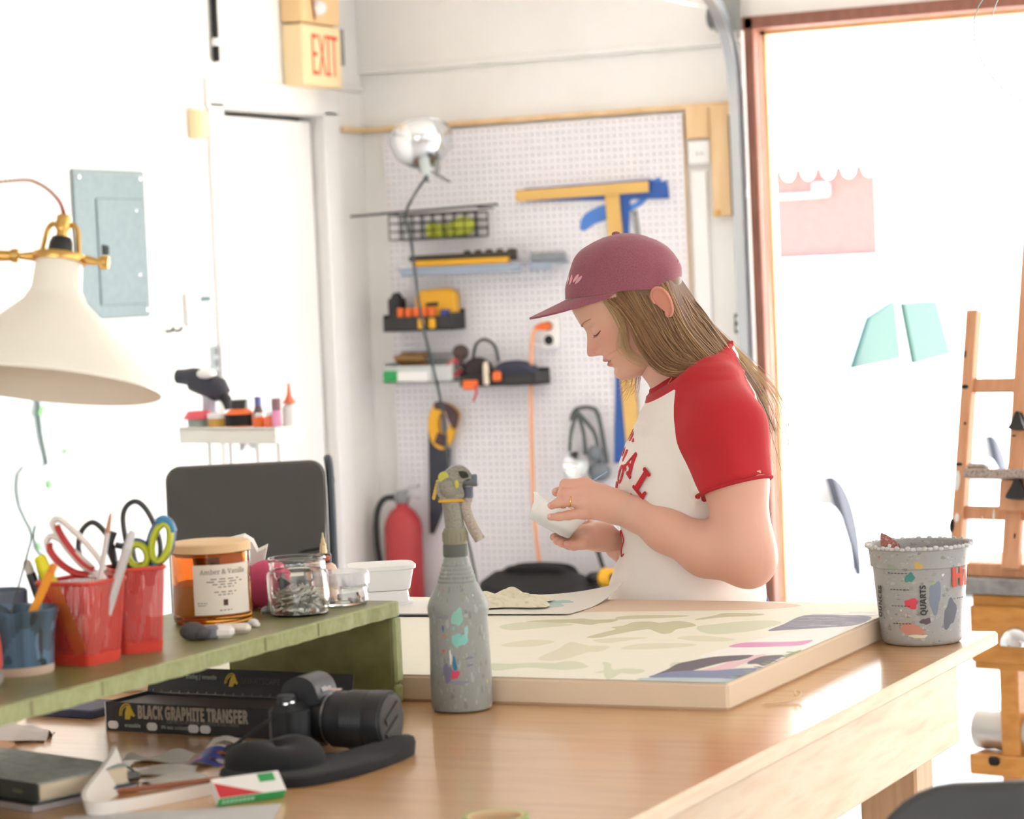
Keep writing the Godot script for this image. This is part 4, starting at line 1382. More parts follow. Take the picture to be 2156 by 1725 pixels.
# ---------------------------------------------------------------- white trolley with bottles, against the left wall
func cart() -> void:
	var t := thing("white_trolley", "tall white trolley with paint bottles on top behind the dark chair", "trolley", Vector3(-3.79, 0, -6.17), -0.247)
	var top := 1.152
	var g := G.new()
	g.box(Vector3(0, top - 0.004, -0.06), Vector3(0.37, 0.008, 0.12), 0.002)
	g.box(Vector3(0, top - 0.02, -0.003), Vector3(0.37, 0.044, 0.006), 0.002)
	g.box(Vector3(0, top - 0.02, -0.117), Vector3(0.37, 0.044, 0.006), 0.002)
	for s in [-1, 1]:
		g.box(Vector3(0.182 * s, top - 0.02, -0.06), Vector3(0.006, 0.044, 0.11), 0.002)
	var cream := mat("trolley_cream", rgb(236, 232, 222), 0.5)
	part(t, "tray", g, cream)
	for y in [0.62, 0.2]:
		g = G.new()
		g.box(Vector3(0, y, -0.06), Vector3(0.36, 0.05, 0.11), 0.004)
		part(t, "tray", g, cream)
	for x in [-0.085, 0.10]:
		for z in [-0.02, -0.1]:
			g = G.new()
			g.tube([Vector3(x, 0.06, z), Vector3(x, top - 0.02, z)], 0.008, 8)
			var leg := part(t, "post", g, M.white_plastic)
			g = G.new()
			g.lathe([Vector2(0, 0), Vector2(0.03, 0), Vector2(0.03, 0.02), Vector2(0, 0.02)], 16, Vector3(x - 0.01, 0.03, z), Basis(Vector3.FORWARD, PI / 2))
			part(leg, "caster", g, M.dark_rubber)
	var b := Basis(Vector3.UP, -0.247)
	var at := func(x: float, z: float) -> Vector3: return Vector3(-3.79, top, -6.17) + b * Vector3(x, 0, z)
	# bottle: body, cap and label
	var list := [
		["paint_bottle", "orange paint bottle with a black cap on the trolley", "bottle", 0.0, -0.055, 0.040, 0.05, "orange_plastic", 0.024, 0.022, "black_plastic"],
		["amber_jar", "squat amber jar with a white lid on the trolley", "jar", -0.075, -0.055, 0.034, 0.024, "amber_paint", 0.037, 0.012, "white_plastic"],
		["small_jar", "small orange jar right of the dropper bottle on the trolley", "jar", 0.082, -0.05, 0.018, 0.028, "orange_plastic", 0.014, 0.008, "white_plastic"],
		["small_jar", "small red-orange jar at the tray corner on the trolley", "jar", 0.122, -0.05, 0.018, 0.030, "coral_plastic", 0.012, 0.008, "white_plastic"],
		["pink_bottle", "slim pink bottle with a brown pump top on the trolley", "bottle", 0.150, -0.045, 0.012, 0.045, "pink_plastic", 0.012, 0.03, "mauve_plastic"],
		["dropper_bottle", "narrow dropper bottle with a blue cap on the trolley", "bottle", 0.052, -0.075, 0.013, 0.056, "smoke_plastic", 0.009, 0.022, "blue_cap"]]
	mat("amber_paint", rgb(206, 160, 70), 0.4); mat("coral_plastic", rgb(238, 120, 80), 0.4); mat("pink_plastic", rgb(238, 160, 196), 0.4)
	mat("mauve_plastic", rgb(150, 110, 120), 0.5); mat("smoke_plastic", rgb(96, 84, 84), 0.4); mat("blue_cap", rgb(92, 104, 170), 0.4)
	for q in list:
		var o := thing(q[0], q[1], q[2], at.call(q[3], q[4]))
		g = G.new()
		var r: float = q[5]
		var h: float = q[6]
		g.lathe([Vector2(0, 0), Vector2(r * 0.95, 0), Vector2(r, 0.004), Vector2(r, h * 0.72), Vector2(q[8] * 0.95, h), Vector2(0, h)], 22)
		part(o, "body", g, M[q[7]])
		g = G.new()
		g.lathe([Vector2(0, h), Vector2(q[8], h), Vector2(q[8], h + q[9]), Vector2(q[8] * 0.85, h + q[9] + 0.002), Vector2(0, h + q[9] + 0.002)], 18)
		part(o, "cap", g, M[q[10]])
		if q[0] == "paint_bottle":
			g = G.new()
			var rs := []
			for y in [0.004, 0.034]:
				var ring := PackedVector3Array()
				for k in 12:
					var a := PI * 0.95 - PI * 0.9 * k / 11.0
					ring.append(Vector3(-cos(a) * (r + 0.0006), y, sin(a) * (r + 0.0006)))
				rs.append(ring)
			g.rings(rs, false, false, false)
			part(o, "label_band", g, M.matt_black)
	var o := thing("spout_bottle", "white bottle with an orange spout at the trolley edge", "bottle", at.call(0.166, -0.08))
	g = G.new()
	g.lathe([Vector2(0, 0), Vector2(0.02, 0), Vector2(0.02, 0.05), Vector2(0.012, 0.06), Vector2(0, 0.06)], 18)
	part(o, "body", g, M.white_plastic)
	g = G.new()
	g.lathe([Vector2(0, 0.06), Vector2(0.019, 0.062), Vector2(0.012, 0.072), Vector2(0.006, 0.085), Vector2(0.003, 0.115), Vector2(0, 0.115)], 14)
	part(o, "spout", g, M.coral_plastic)
	o = thing("pink_bowl", "pink paper bowl upside down on a jar on the trolley", "bowl", at.call(-0.150, -0.045))
	g = G.new()
	g.lathe([Vector2(0, 0), Vector2(0.03, 0), Vector2(0.032, 0.022), Vector2(0, 0.022)], 18)
	part(o, "jar", g, mat("jar_sage", rgb(160, 176, 164), 0.4))
	g = G.new()
	g.lathe([Vector2(0, 0.023), Vector2(0.044, 0.023), Vector2(0.03, 0.044), Vector2(0, 0.046)], 20)
	part(o, "bowl", g, mat("bowl_pink", rgb(226, 92, 104), 0.6))
	# black articulated magnifier head
	o = thing("magnifier_lamp", "black magnifier head on a short grey stand at the trolley end", "magnifier", at.call(-0.145, -0.085))
	g = G.new()
	g.lathe([Vector2(0, 0), Vector2(0.035, 0), Vector2(0.034, 0.01), Vector2(0.022, 0.02), Vector2(0.02, 0.10), Vector2(0, 0.10)], 18)
	part(o, "stand", g, mat("stand_grey", rgb(188, 186, 198), 0.5))
	g = G.new()
	g.tube([Vector3(-0.075, 0.138, 0), Vector3(-0.055, 0.138, 0), Vector3(-0.045, 0.13, 0), Vector3(0.03, 0.10, 0), Vector3(0.045, 0.085, 0)], [0.022, 0.026, 0.034, 0.034, 0.024], 16)
	g.tube([Vector3(-0.10, 0.14, 0), Vector3(-0.07, 0.138, 0)], [0.02, 0.022], 14)
	part(o, "head", g, mat("magnifier_black", rgb(50, 52, 62), 0.6))
	g = G.new()
	g.tube([Vector3(0.03, 0.10, 0), Vector3(0.055, 0.07, 0.0), Vector3(0.06, 0.045, 0)], [0.016, 0.015, 0.011], 10)
	part(o, "knuckle", g, M.black_plastic)
	g = G.new()
	g.ball(Vector3(0.0, 0.145, 0.01), Vector3(0.028, 0.016, 0.028))
	part(o, "shade_cap", g, M.white_plastic)

# ---------------------------------------------------------------- easel on a paint taboret
func easel_corner() -> void:
	var at := Vector3(-1.762, 0, -6.218)
	var amber := tri_mat("amber_wood", noise_tex(0.02, [rgb(206, 138, 62), rgb(218, 152, 74), rgb(226, 164, 88)], 31), Vector3(2, 5, 2), 0.4, false)
	var beech := tri_mat("easel_wood", noise_tex(0.03, [rgb(206, 146, 104), rgb(216, 158, 116), rgb(222, 168, 128)], 33), Vector3(6, 1, 6), 0.55, false)
	var t := thing("taboret", "amber wood painter's taboret with drawer behind the table", "cabinet", at, -0.247)
	var g := G.new()
	g.box(Vector3(0.24, 0.738, -0.19), Vector3(0.52, 0.038, 0.42), 0.004)
	part(t, "top", g, tri_mat("paint_grey_top", noise_tex(0.05, [rgb(120, 116, 114), rgb(150, 148, 146), rgb(172, 170, 168)], 35), Vector3(2, 2, 2), 0.6))
	g = G.new()
	g.box(Vector3(0.245, 0.625, -0.19), Vector3(0.47, 0.18, 0.37), 0.003)
	part(t, "carcass", g, amber)
	g = G.new()
	g.box(Vector3(0.245, 0.622, 0.002), Vector3(0.47, 0.135, 0.016), 0.004)
	var dr := part(t, "drawer", g, amber)
	for x in [0.135, 0.40]:
		g = G.new()
		var rs := []
		for i in 9:
			var a := PI * i / 8.0
			var ring := PackedVector3Array()
			for k in 9:
				var c := PI / 2 * k / 8.0
				ring.append(Vector3(x + 0.045 * cos(a) * cos(c * 0.999), 0.60 + 0.045 * sin(a) * cos(c * 0.999), 0.010 + 0.028 * sin(c)))
			rs.append(ring)
		g.rings(rs, false, false, false)
		part(dr, "cup_pull", g, M.bright_steel)
	for x in [0.10, 0.44]:
		for z in [-0.03, -0.34]:
			g = G.new()
			g.box(Vector3(x, 0.28, z), Vector3(0.05, 0.52, 0.05), 0.004)
			part(t, "leg", g, amber)
	g = G.new()
	g.box(Vector3(0.245, 0.305, -0.19), Vector3(0.5, 0.05, 0.40), 0.004)
	part(t, "lower_shelf", g, amber)
	for x in [0.07, 0.46]:
		for z in [-0.02, -0.36]:
			g = G.new()
			g.lathe([Vector2(0, -0.012), Vector2(0.028, -0.012), Vector2(0.03, 0), Vector2(0.028, 0.012), Vector2(0, 0.012)], 16, Vector3(x, 0.03, z), Basis(Vector3.FORWARD, PI / 2))
			g.box(Vector3(x, 0.05, z), Vector3(0.03, 0.03, 0.03), 0.004)
			part(t, "caster", g, M.dark_rubber)
	g = G.new()
	g.box(Vector3(0.065, 0.318, 0.014), Vector3(0.03, 0.022, 0.012), 0.006)
	part(t, "latch", g, M.matt_black)
	# silver roll on the lower shelf
	var b := Basis(Vector3.UP, -0.247)
	t = thing("foil_roll", "silver wrapped roll lying on the taboret's lower shelf", "roll", at + b * Vector3(0.23, 0.3305, -0.06), -0.247)
	g = G.new()
	var prof := []
	for i in 25:
		prof.append(Vector2(0.049 + 0.0012 * sin(i * 2.3) + 0.0008 * sin(i * 5.1), -0.24 + 0.02 * i))
	g.lathe(prof, 28, Vector3(0, 0.05, 0), Basis(Vector3.FORWARD, PI / 2), true)
	part(t, "wrap", g, mat("foil", rgb(206, 204, 200), 0.35, 0.7))
	g = G.new()
	g.lathe([Vector2(0.018, 0), Vector2(0.02, 0.004), Vector2(0.024, 0), Vector2(0.018, 0)], 16, Vector3(-0.24, 0.05, 0), Basis(Vector3.FORWARD, -PI / 2))
	part(t, "core", g, M.plywood)
	# easel
	t = thing("table_easel", "paint splashed wooden easel standing on the taboret", "easel", at + b * Vector3(0, 0.757, 0), -0.247)
	g = G.new()
	g.box(Vector3(0.15, 0.0165, -0.13), Vector3(0.40, 0.033, 0.24), 0.003)
	part(t, "base_board", g, beech)
	var lean := Basis(Vector3.RIGHT, -0.205)
	var foot := Vector3(0, 0.04, -0.01)
	for x in [-0.03, 0.27]:
		g = G.new()
		g.box(foot + lean * Vector3(x, 0.30, 0), Vector3(0.03, 0.62, 0.03), 0.003, lean)
		part(t, "post", g, beech)
	g = G.new()
	g.box(foot + lean * Vector3(0.12, 0.38, 0.004), Vector3(0.045, 0.80, 0.022), 0.003, lean)
	part(t, "mast", g, beech)
	for q in [[0.425, 0.034], [0.115, 0.032]]:
		g = G.new()
		g.box(foot + lean * Vector3(0.12, q[0], -0.004), Vector3(0.276, q[1], 0.014), 0.002, lean)
		part(t, "rung", g, beech)
	g = G.new()
	g.box(foot + lean * Vector3(0.14, 0.205, 0.032), Vector3(0.28, 0.022, 0.04), 0.003, lean)
	g.box(foot + lean * Vector3(0.03, 0.222, 0.035), Vector3(0.05, 0.014, 0.03), 0.005, lean)
	part(t, "ledge", g, tri_mat("paint_crust", noise_tex(0.09, [rgb(90, 80, 76), rgb(150, 132, 120), rgb(196, 182, 172), rgb(120, 108, 104)], 37), Vector3(5, 5, 5), 0.6, false))
	g = G.new()
	g.box(foot + lean * Vector3(0.14, 0.155, 0.022), Vector3(0.10, 0.075, 0.022), 0.003, lean)
	part(t, "clamp_block", g, beech)
	g = G.new()
	g.prism(curve2([Vector2(-0.026, -0.012), Vector2(0, -0.016), Vector2(0.026, -0.012), Vector2(0.012, 0.016), Vector2(0.006, 0.03), Vector2(-0.006, 0.03), Vector2(-0.012, 0.016)]), 0, 0.02, lean, foot + lean * Vector3(0.145, 0.16, 0.033), 0.0)
	part(t, "wing_nut", g, M.black_plastic)
	g = G.new()
	g.prism(curve2([Vector2(-0.02, -0.016), Vector2(0.02, -0.016), Vector2(0.014, 0.0), Vector2(0.004, 0.024), Vector2(-0.004, 0.024), Vector2(-0.014, 0.0)]), 0, 0.02, lean, foot + lean * Vector3(0.125, 0.33, 0.016), 0.0)
	part(t, "wing_nut", g, M.black_plastic)
	# drips and knots of dried paint on the wood
	var drips := [[-0.036, 0.19, 0.016, 0.05, "paint_white"], [-0.03, 0.10, 0.012, 0.022, "paint_white"], [-0.034, 0.23, 0.02, 0.008, "matt_black"], [-0.042, 0.08, 0.014, 0.035, "matt_black"], [-0.032, 0.42, 0.02, 0.01, "matt_black"], [-0.038, 0.50, 0.006, 0.02, "matt_black"], [-0.025, 0.33, 0.006, 0.008, "matt_black"], [0.11, 0.30, 0.012, 0.004, "matt_black"], [0.07, 0.10, 0.006, 0.05, "paint_white"], [0.13, 0.06, 0.004, 0.014, "matt_black"], [0.04, 0.09, 0.004, 0.03, "paint_white"]]
	mat("paint_white", rgb(240, 238, 234), 0.4)
	for q in drips:
		g = G.new()
		g.ball(foot + lean * Vector3(q[0], q[1], 0.0155), Vector3(q[2] / 2, q[3] / 2, 0.0022), lean, 6, 10)
		part(t, "paint_drip", g, M[q[4]])
	# loops of thin wire hung from the ceiling
	t = thing("wire_hoop", "loops of thin pale wire hanging in front of the garage opening", "wire", Vector3(-1.26, 1.9, -4.95))
	for q in [[0.13, Vector3(0.03, 0.02, 0), 0.3], [0.10, Vector3(0.06, -0.03, 0.02), 1.1], [0.115, Vector3(0.05, 0.06, -0.02), -0.5]]:
		g = G.new()
		var pts := []
		for i in 36:
			var a := TAU * i / 34.0
			pts.append(q[1] + Basis(Vector3.UP, 0.44 + q[2]) * Vector3(q[0] * cos(a), q[0] * sin(a) * 0.95, 0.02 * sin(2.0 * a)))
		g.tube(pts, 0.0011, 4)
		part(t, "loop", g, mat("wire_teal", rgb(150, 176, 176), 0.4, 0.5))
	g = G.new()
	g.tube([Vector3(0.05, 0.14, 0), Vector3(0.05, 1.115, 0)], 0.0008, 4)
	part(t, "thread", g, M.wire_teal)

# ---------------------------------------------------------------- the two chairs
func padded_back(w: float, h: float, th: float, bow: float, corner: float) -> G:
	# a cushion: rounded rectangle, bulged, bent round a vertical axis
	var g := G.new()
	var rs := []
	for k in 9:
		var s := float(k) / 8.0 * 2.0 - 1.0
		var inset := (1.0 - sqrt(maxf(0.0, 1.0 - pow(absf(s), 3.0)))) * 0.02
		var ring := PackedVector3Array()
		for q in round_rect(w - inset * 2, h - inset * 2, corner, 8):
			ring.append(Vector3(q.x, q.y, s * th / 2 + bow * (q.x * q.x) / (w * w / 4)))
		rs.append(ring)
	g.rings(rs)
	return g

func chairs() -> void:
	var vinyl := tri_mat("chair_vinyl", noise_tex(0.2, [rgb(66, 63, 58), rgb(74, 71, 66)], 41), Vector3(8, 8, 8), 0.6)
	var t := thing("office_chair", "dark grey office chair with stitched back behind the riser shelf", "chair", Vector3(-3.22, 0, -5.32), 0.52)
	var g := padded_back(0.37, 0.50, 0.05, 0.02, 0.035)
	var o := part(t, "backrest", g, vinyl)
	o.position = Vector3(0, 0.868, 0)
	for q in [[0.035, -0.02], [-0.12, 0.02]]:
		g = G.new()
		g.tube(curve3([Vector3(-0.18, q[0] + 0.005, 0.047), Vector3(-0.06, q[0] - 0.004, 0.030), Vector3(0.06, q[0] - 0.002, 0.030), Vector3(0.18, q[0] + 0.012, 0.047)]), 0.004, 6)
		part(o, "seam", g, M.matt_black)
	g = G.new()
	g.tube(curve3([Vector3(0.193, 0.62, 0.02), Vector3(0.196, 0.9, 0.025), Vector3(0.196, 1.08, 0.015), Vector3(0.192, 1.118, -0.012), Vector3(0.198, 1.06, -0.05)]), 0.010, 8)
	part(t, "side_frame", g, mat("frame_dark", rgb(62, 68, 74), 0.35, 0.4))
	g = G.new()
	g.tube(curve3([Vector3(0.174, 0.62, 0.03), Vector3(0.178, 0.9, 0.034), Vector3(0.178, 1.08, 0.03)]), 0.005, 8)
	part(t, "piping", g, M.dull_metal)
	g = G.new()
	g.box(Vector3(0, 0.50, 0.24), Vector3(0.46, 0.08, 0.46), 0.03)
	part(t, "seat", g, vinyl)
	g = G.new()
	g.box(Vector3(0, 0.56, -0.01), Vector3(0.07, 0.2, 0.03), 0.01)
	g.tube([Vector3(0, 0.08, 0.22), Vector3(0, 0.47, 0.22)], 0.025, 14)
	part(t, "column", g, M.black_plastic)
	for k in 5:
		var a := TAU * k / 5.0 + 0.3
		g = G.new()
		g.tube([Vector3(0, 0.10, 0.22), Vector3(0.27 * cos(a), 0.075, 0.22 + 0.27 * sin(a))], [0.025, 0.016], 8)
		var leg := part(t, "leg", g, M.black_plastic)
		g = G.new()
		g.ball(Vector3(0.27 * cos(a), 0.03, 0.22 + 0.27 * sin(a)), Vector3(0.03, 0.03, 0.03), Basis(), 8, 12)
		part(leg, "caster", g, M.dark_rubber)
	# chair close to the photographer at the end of the table
	t = thing("stacking_chair", "black rounded chair back at the near end of the table", "chair", Vector3(-0.735, 0, -2.70), 0.40)
	g = padded_back(0.42, 0.36, 0.028, 0.03, 0.10)
	o = part(t, "backrest", g, mat("chair_black", rgb(64, 62, 60), 0.5))
	o.position = Vector3(0.06, 0.785, 0)
	g = G.new()
	g.box(Vector3(0.06, 0.44, -0.22), Vector3(0.42, 0.035, 0.42), 0.015)
	part(t, "seat", g, M.chair_black)
	for x in [-0.13, 0.25]:
		g = G.new()
		g.tube(curve3([Vector3(x, 0.012, 0.02), Vector3(x, 0.42, 0.01), Vector3(x, 0.70, 0.012), Vector3(x, 0.80, 0.016)]), 0.011, 8)
		part(t, "leg", g, M.dull_metal)
		g = G.new()
		g.tube(curve3([Vector3(x, 0.012, -0.42), Vector3(x, 0.41, -0.40), Vector3(x, 0.42, -0.2), Vector3(x, 0.42, 0.01)]), 0.011, 8)
		part(t, "leg", g, M.dull_metal)

# ---------------------------------------------------------------- cream desk lamp at the left
func desk_lamp() -> void:
	var t := thing("desk_lamp", "cream metal desk lamp with brass fittings and striped cord", "lamp", Vector3(-2.35, TABLE, -2.02))
	var o := Vector3(-1.752, 1.553, -2.512) - t.position
	var up := Vector3(0.025, 1.0, -0.235).normalized()
	var side := Vector3(0.903, 0.0, -0.429)
	side = (side - up * side.dot(up)).normalized()
	var b := Basis(side, up, side.cross(up))
	var cream := mat("lamp_cream", rgb(252, 243, 224), 0.35)
	cream.clearcoat_enabled = true
	cream.clearcoat = 0.3
	var g := G.new()
	var prof := [Vector2(0.1275, -0.145), Vector2(0.1295, -0.1455), Vector2(0.1295, -0.142), Vector2(0.110, -0.118), Vector2(0.088, -0.098), Vector2(0.06, -0.070), Vector2(0.036, -0.048), Vector2(0.0285, -0.034), Vector2(0.027, -0.01), Vector2(0.026, 0.0), Vector2(0.0, 0.0)]
	var inner := [Vector2(0.0, -0.004), Vector2(0.024, -0.006), Vector2(0.026, -0.035), Vector2(0.034, -0.051), Vector2(0.058, -0.073), Vector2(0.086, -0.101), Vector2(0.108, -0.121), Vector2(0.1275, -0.145)]
	g.lathe(prof, 56, o, b)
	g.lathe(inner, 56, o, b)
	part(t, "shade", g, cream)
	g = G.new()
	g.lathe([Vector2(0.02, -0.003), Vector2(0.030, -0.003), Vector2(0.031, 0.002), Vector2(0.030, 0.006), Vector2(0.02, 0.006), Vector2(0.02, -0.003)], 32, o, b)
	for s in [-1, 1]:
		g.tube([o + b * Vector3(0.029 * s, 0.002, 0), o + b * Vector3(0.042 * s, 0.001, 0), o + b * Vector3(0.050 * s, 0.001, 0)], [0.006, 0.004, 0.0035], 10)
	part(t, "collar", g, M.brass)
	for s in [-1, 1]:
		g = G.new()
		g.lathe([Vector2(0, 0), Vector2(0.007, 0), Vector2(0.0085, 0.004), Vector2(0.007, 0.010), Vector2(0, 0.011)], 14, o + b * Vector3(0.046 * s, 0.001, 0), b * Basis(Vector3.FORWARD, PI / 2 * s))
		part(t, "side_knob", g, M.brass)
	g = G.new()
	g.lathe([Vector2(0, 0.006), Vector2(0.0135, 0.006), Vector2(0.0145, 0.010), Vector2(0.0135, 0.020), Vector2(0.011, 0.026), Vector2(0, 0.026)], 22, o, b)
	part(t, "socket", g, M.black_plastic)
	for s in [-1, 1]:
		g = G.new()
		g.tube(curve3([o + b * Vector3(0.021 * s, 0.005, 0), o + b * Vector3(0.0185 * s, 0.025, 0), o + b * Vector3(0.016 * s, 0.036, 0), o + b * Vector3(0.011 * s, 0.041, 0), o + b * Vector3(0.004 * s, 0.038, 0)]), 0.0032, 8)
		part(t, "yoke_arm", g, M.brass)
	g = G.new()
	g.lathe([Vector2(0, 0.026), Vector2(0.007, 0.026), Vector2(0.007, 0.034), Vector2(0.0085, 0.036), Vector2(0.0085, 0.050), Vector2(0.0065, 0.052), Vector2(0, 0.052)], 18, o, b)
	part(t, "cord_grip", g, M.brass)
	# cloth cord in two colours, wound
	var path := curve3([o + b * Vector3(0, 0.052, 0), o + b * Vector3(-0.008, 0.068, 0.002), o + b * Vector3(-0.028, 0.083, 0.006), o + b * Vector3(-0.055, 0.086, 0.01), o + b * Vector3(-0.12, 0.06, 0.03), o + b * Vector3(-0.22, -0.02, 0.05), Vector3(0.03, 0.42, 0.02), Vector3(0.0, 0.40, 0.0)], 12)
	g = G.new()
	g.tube(path, 0.0024, 8)
	part(t, "cord", g, mat("cord_cream", rgb(238, 226, 210), 0.7))
	g = G.new()
	var wind := []
	for i in 300:
		var f := i / 299.0 * (path.size() - 1) * 0.55
		var k := int(f)
		var q: Vector3 = path[k].lerp(path[mini(k + 1, path.size() - 1)], f - k)
		var a := i * 0.9
		wind.append(q + (b * Vector3(cos(a), 0, sin(a)) + Vector3(0, sin(a) * 0.3, 0)) * 0.0019)
	g.tube(wind, 0.0011, 4)
	part(t, "cord_stripe", g, mat("cord_stripe_red", rgb(176, 74, 62), 0.7))
	# arm, post and foot, left of the picture
	g = G.new()
	var elbow := Vector3(0.02, 0.44, 0.0)
	g.tube([o + b * Vector3(-0.05, 0.001, 0), o + b * Vector3(-0.09, -0.002, 0.0), o + b * Vector3(-0.14, -0.01, 0.01)], [0.006, 0.0075, 0.0065], 10)
	g.tube([o + b * Vector3(-0.13, -0.008, 0.01), elbow], 0.006, 10)
	part(t, "arm", g, M.brass)
	g = G.new()
	g.ball(elbow, Vector3(0.016, 0.016, 0.016), Basis(), 8, 12)
	g.tube([Vector3(0, 0.015, 0), elbow], 0.008, 10)
	part(t, "post", g, cream)
	g = G.new()
	g.lathe([Vector2(0, 0), Vector2(0.085, 0), Vector2(0.087, 0.006), Vector2(0.08, 0.014), Vector2(0.02, 0.020), Vector2(0, 0.02)], 36)
	part(t, "foot", g, cream)
	g = G.new()
	g.ball(o + b * Vector3(0, -0.075, 0), Vector3(0.03, 0.036, 0.03), b)
	part(t, "bulb", g, M.white_plastic)

# ---------------------------------------------------------------- the canvas in progress
func canvas_painting() -> void:
	var x0 := -2.465
	var x1 := -1.246
	var z0 := -4.085
	var z1 := -3.248
	var im := Image.create(1460, 1004, false, Image.FORMAT_RGB8)
	im.fill(rgb(245, 240, 220))
	for i in 900:
		var q := Vector2i(rng.randi_range(0, 1459), rng.randi_range(0, 1003))
		im.fill_rect(Rect2i(q.x, q.y, rng.randi_range(4, 40), rng.randi_range(1, 5)), [rgb(247, 243, 226), rgb(243, 238, 216), rgb(241, 236, 214)][i % 3])
	var tone := {"olive": rgb(206, 202, 164), "olive2": rgb(214, 209, 172), "sage": rgb(219, 221, 190), "sand": rgb(232, 224, 196), "white": rgb(250, 247, 238), "dusk": rgb(98, 88, 98), "pink": rgb(240, 200, 206), "blue": rgb(124, 134, 168), "ice": rgb(190, 206, 208), "slate": rgb(124, 122, 136), "rose": rgb(228, 152, 196), "lime": rgb(150, 178, 96), "tan": rgb(232, 206, 178)}
	var shapes := [
		["olive", [694, 533, 696, 474, 701, 424, 688, 400, 697, 375, 698, 324, 718, 314, 734, 327, 751, 301, 773, 318, 792, 358, 787, 389, 780, 410, 786, 458, 779, 474, 760, 443, 743, 417, 730, 448, 719, 499, 710, 539]],
		["olive", [599, 299, 614, 286, 637, 302, 664, 288, 669, 329, 655, 351, 650, 373, 615, 351, 596, 372, 587, 404, 555, 379, 555, 326]],
		["olive2", [655, 257, 673, 233, 720, 221, 748, 226, 730, 256, 705, 270, 681, 284, 665, 294]],
		["olive", [768, 271, 780, 216, 783, 184, 810, 176, 843, 190, 830, 219, 807, 229, 789, 253, 777, 280]],
		["sage", [797, 368, 811, 336, 838, 290, 874, 274, 894, 311, 886, 401, 868, 443, 846, 466, 817, 432]],
		["sand", [811, 520, 823, 490, 852, 493, 887, 524, 878, 554, 840, 552]],
		["sand", [777, 664, 780, 609, 803, 590, 835, 584, 859, 603, 837, 643, 806, 667]],
		["sand", [712, 566, 730, 535, 760, 520, 774, 527, 760, 558, 739, 599]],
		["sand", [724, 657, 731, 637, 757, 642, 760, 703, 741, 707]],
		["sage", [750, 826, 770, 822, 798, 873, 790, 900, 774, 895, 750, 876]],
		["sage", [822, 933, 826, 900, 801, 823, 811, 829, 836, 897, 852, 878, 875, 897, 874, 937, 845, 927, 859, 987, 856, 995, 838, 938]],
		["sage", [884, 814, 893, 796, 907, 817, 904, 851, 894, 853]],
		["white", [900, 743, 904, 621, 931, 431, 986, 345, 1007, 601, 989, 674, 958, 706]],
		["dusk", [898, 963, 898, 891, 893, 821, 899, 786, 911, 741, 929, 717, 957, 706, 956, 757, 945, 784, 938, 818, 929, 885, 924, 910, 903, 922]],
		["pink", [939, 890, 945, 833, 947, 784, 959, 765, 958, 706, 970, 695, 972, 762, 968, 812, 967, 877]],
		["dusk", [968, 771, 969, 720, 979, 701, 993, 699, 995, 741, 998, 817, 984, 800, 974, 803]],
		["blue", [900, 967, 906, 909, 929, 885, 954, 879, 977, 851, 998, 853, 1000, 959, 958, 959]],
		["ice", [899, 1001, 902, 969, 1000, 959, 1004, 1020, 965, 1016]],
		["slate", [901, 409, 900, 320, 898, 198, 939, 182, 984, 195, 996, 254, 990, 325, 953, 367, 922, 395]],
		["rose", [902, 613, 908, 563, 941, 550, 967, 536, 984, 515, 984, 578, 954, 602, 922, 618]],
		["lime", [995, 710, 994, 673, 997, 630, 1002, 671, 1002, 719]],
		["tan", [559, 208, 537, 53, 543, 1, 678, -8, 788, 7, 860, 53, 817, 125, 685, 166, 608, 189]],
		["sage", [534, 412, 545, 354, 582, 348, 628, 374, 599, 423, 567, 462]],
		["sand", [711, 800, 701, 687, 692, 597, 731, 640, 751, 637, 749, 716, 742, 812]],
		["sage", [669, 865, 696, 859, 731, 842, 792, 857, 783, 913, 728, 897, 701, 939]],
		["sand", [613, 644, 631, 578, 669, 593, 663, 655, 634, 670]],
		["sage", [807, 835, 815, 834, 836, 901, 847, 881, 860, 982, 849, 976]],
	]
	for s in shapes:
		var pts := []
		for i in range(0, s[1].size(), 2):
			pts.append(Vector2(s[1][i] * 1.46, s[1][i + 1] * 1.004))
		var smooth := curve2(pts, 4)
		var arr := []
		for q in smooth:
			arr.append(q)
		fill_poly(im, arr, tone[s[0]])
	# dry-brush streaks in the dark corner, and pale pencil lines
	for i in 150:
		var y := rng.randi_range(130, 350)
		im.fill_rect(Rect2i(rng.randi_range(1310, 1440), y, rng.randi_range(10, 60), 1), rgb(226, 224, 226) if i % 2 else rgb(104, 100, 114))
	for i in 26:
		var y := rng.randi_range(300, 980)
		im.fill_rect(Rect2i(rng.randi_range(200, 1200), y, rng.randi_range(40, 200), 1), rgb(226, 220, 200))
	for i in 40:
		im.fill_rect(Rect2i(1452 - rng.randi_range(0, 12), rng.randi_range(640, 960), 12, rng.randi_range(2, 8)), [rgb(98, 88, 98), rgb(124, 134, 168), rgb(150, 178, 96)][i % 3])
	var t := thing("painting_canvas", "large stretched canvas lying flat with pale green shapes", "canvas", Vector3.ZERO)
	var face := mat("canvas_paint", Color.WHITE, 0.6)
	face.albedo_texture = image_tex(im)
	var raw := tri_mat("raw_canvas", noise_tex(0.3, [rgb(232, 208, 176), rgb(236, 214, 184)], 51), Vector3(6, 6, 6), 0.85)
	var g := G.new()
	g.box(Vector3((x0 + x1) / 2, TABLE + 0.0185, (z0 + z1) / 2), Vector3(x1 - x0, 0.037, z1 - z0), 0.004)
	part(t, "stretcher", g, raw)
	g = G.new()
	var y := CANVAS - 0.0007
	g.quad(Vector3(x0 + 0.003, y, z1 - 0.002), Vector3(x1 - 0.002, y, z1 - 0.002), Vector3(x1 - 0.002, y, z0 + 0.003), Vector3(x0 + 0.003, y, z0 + 0.003))
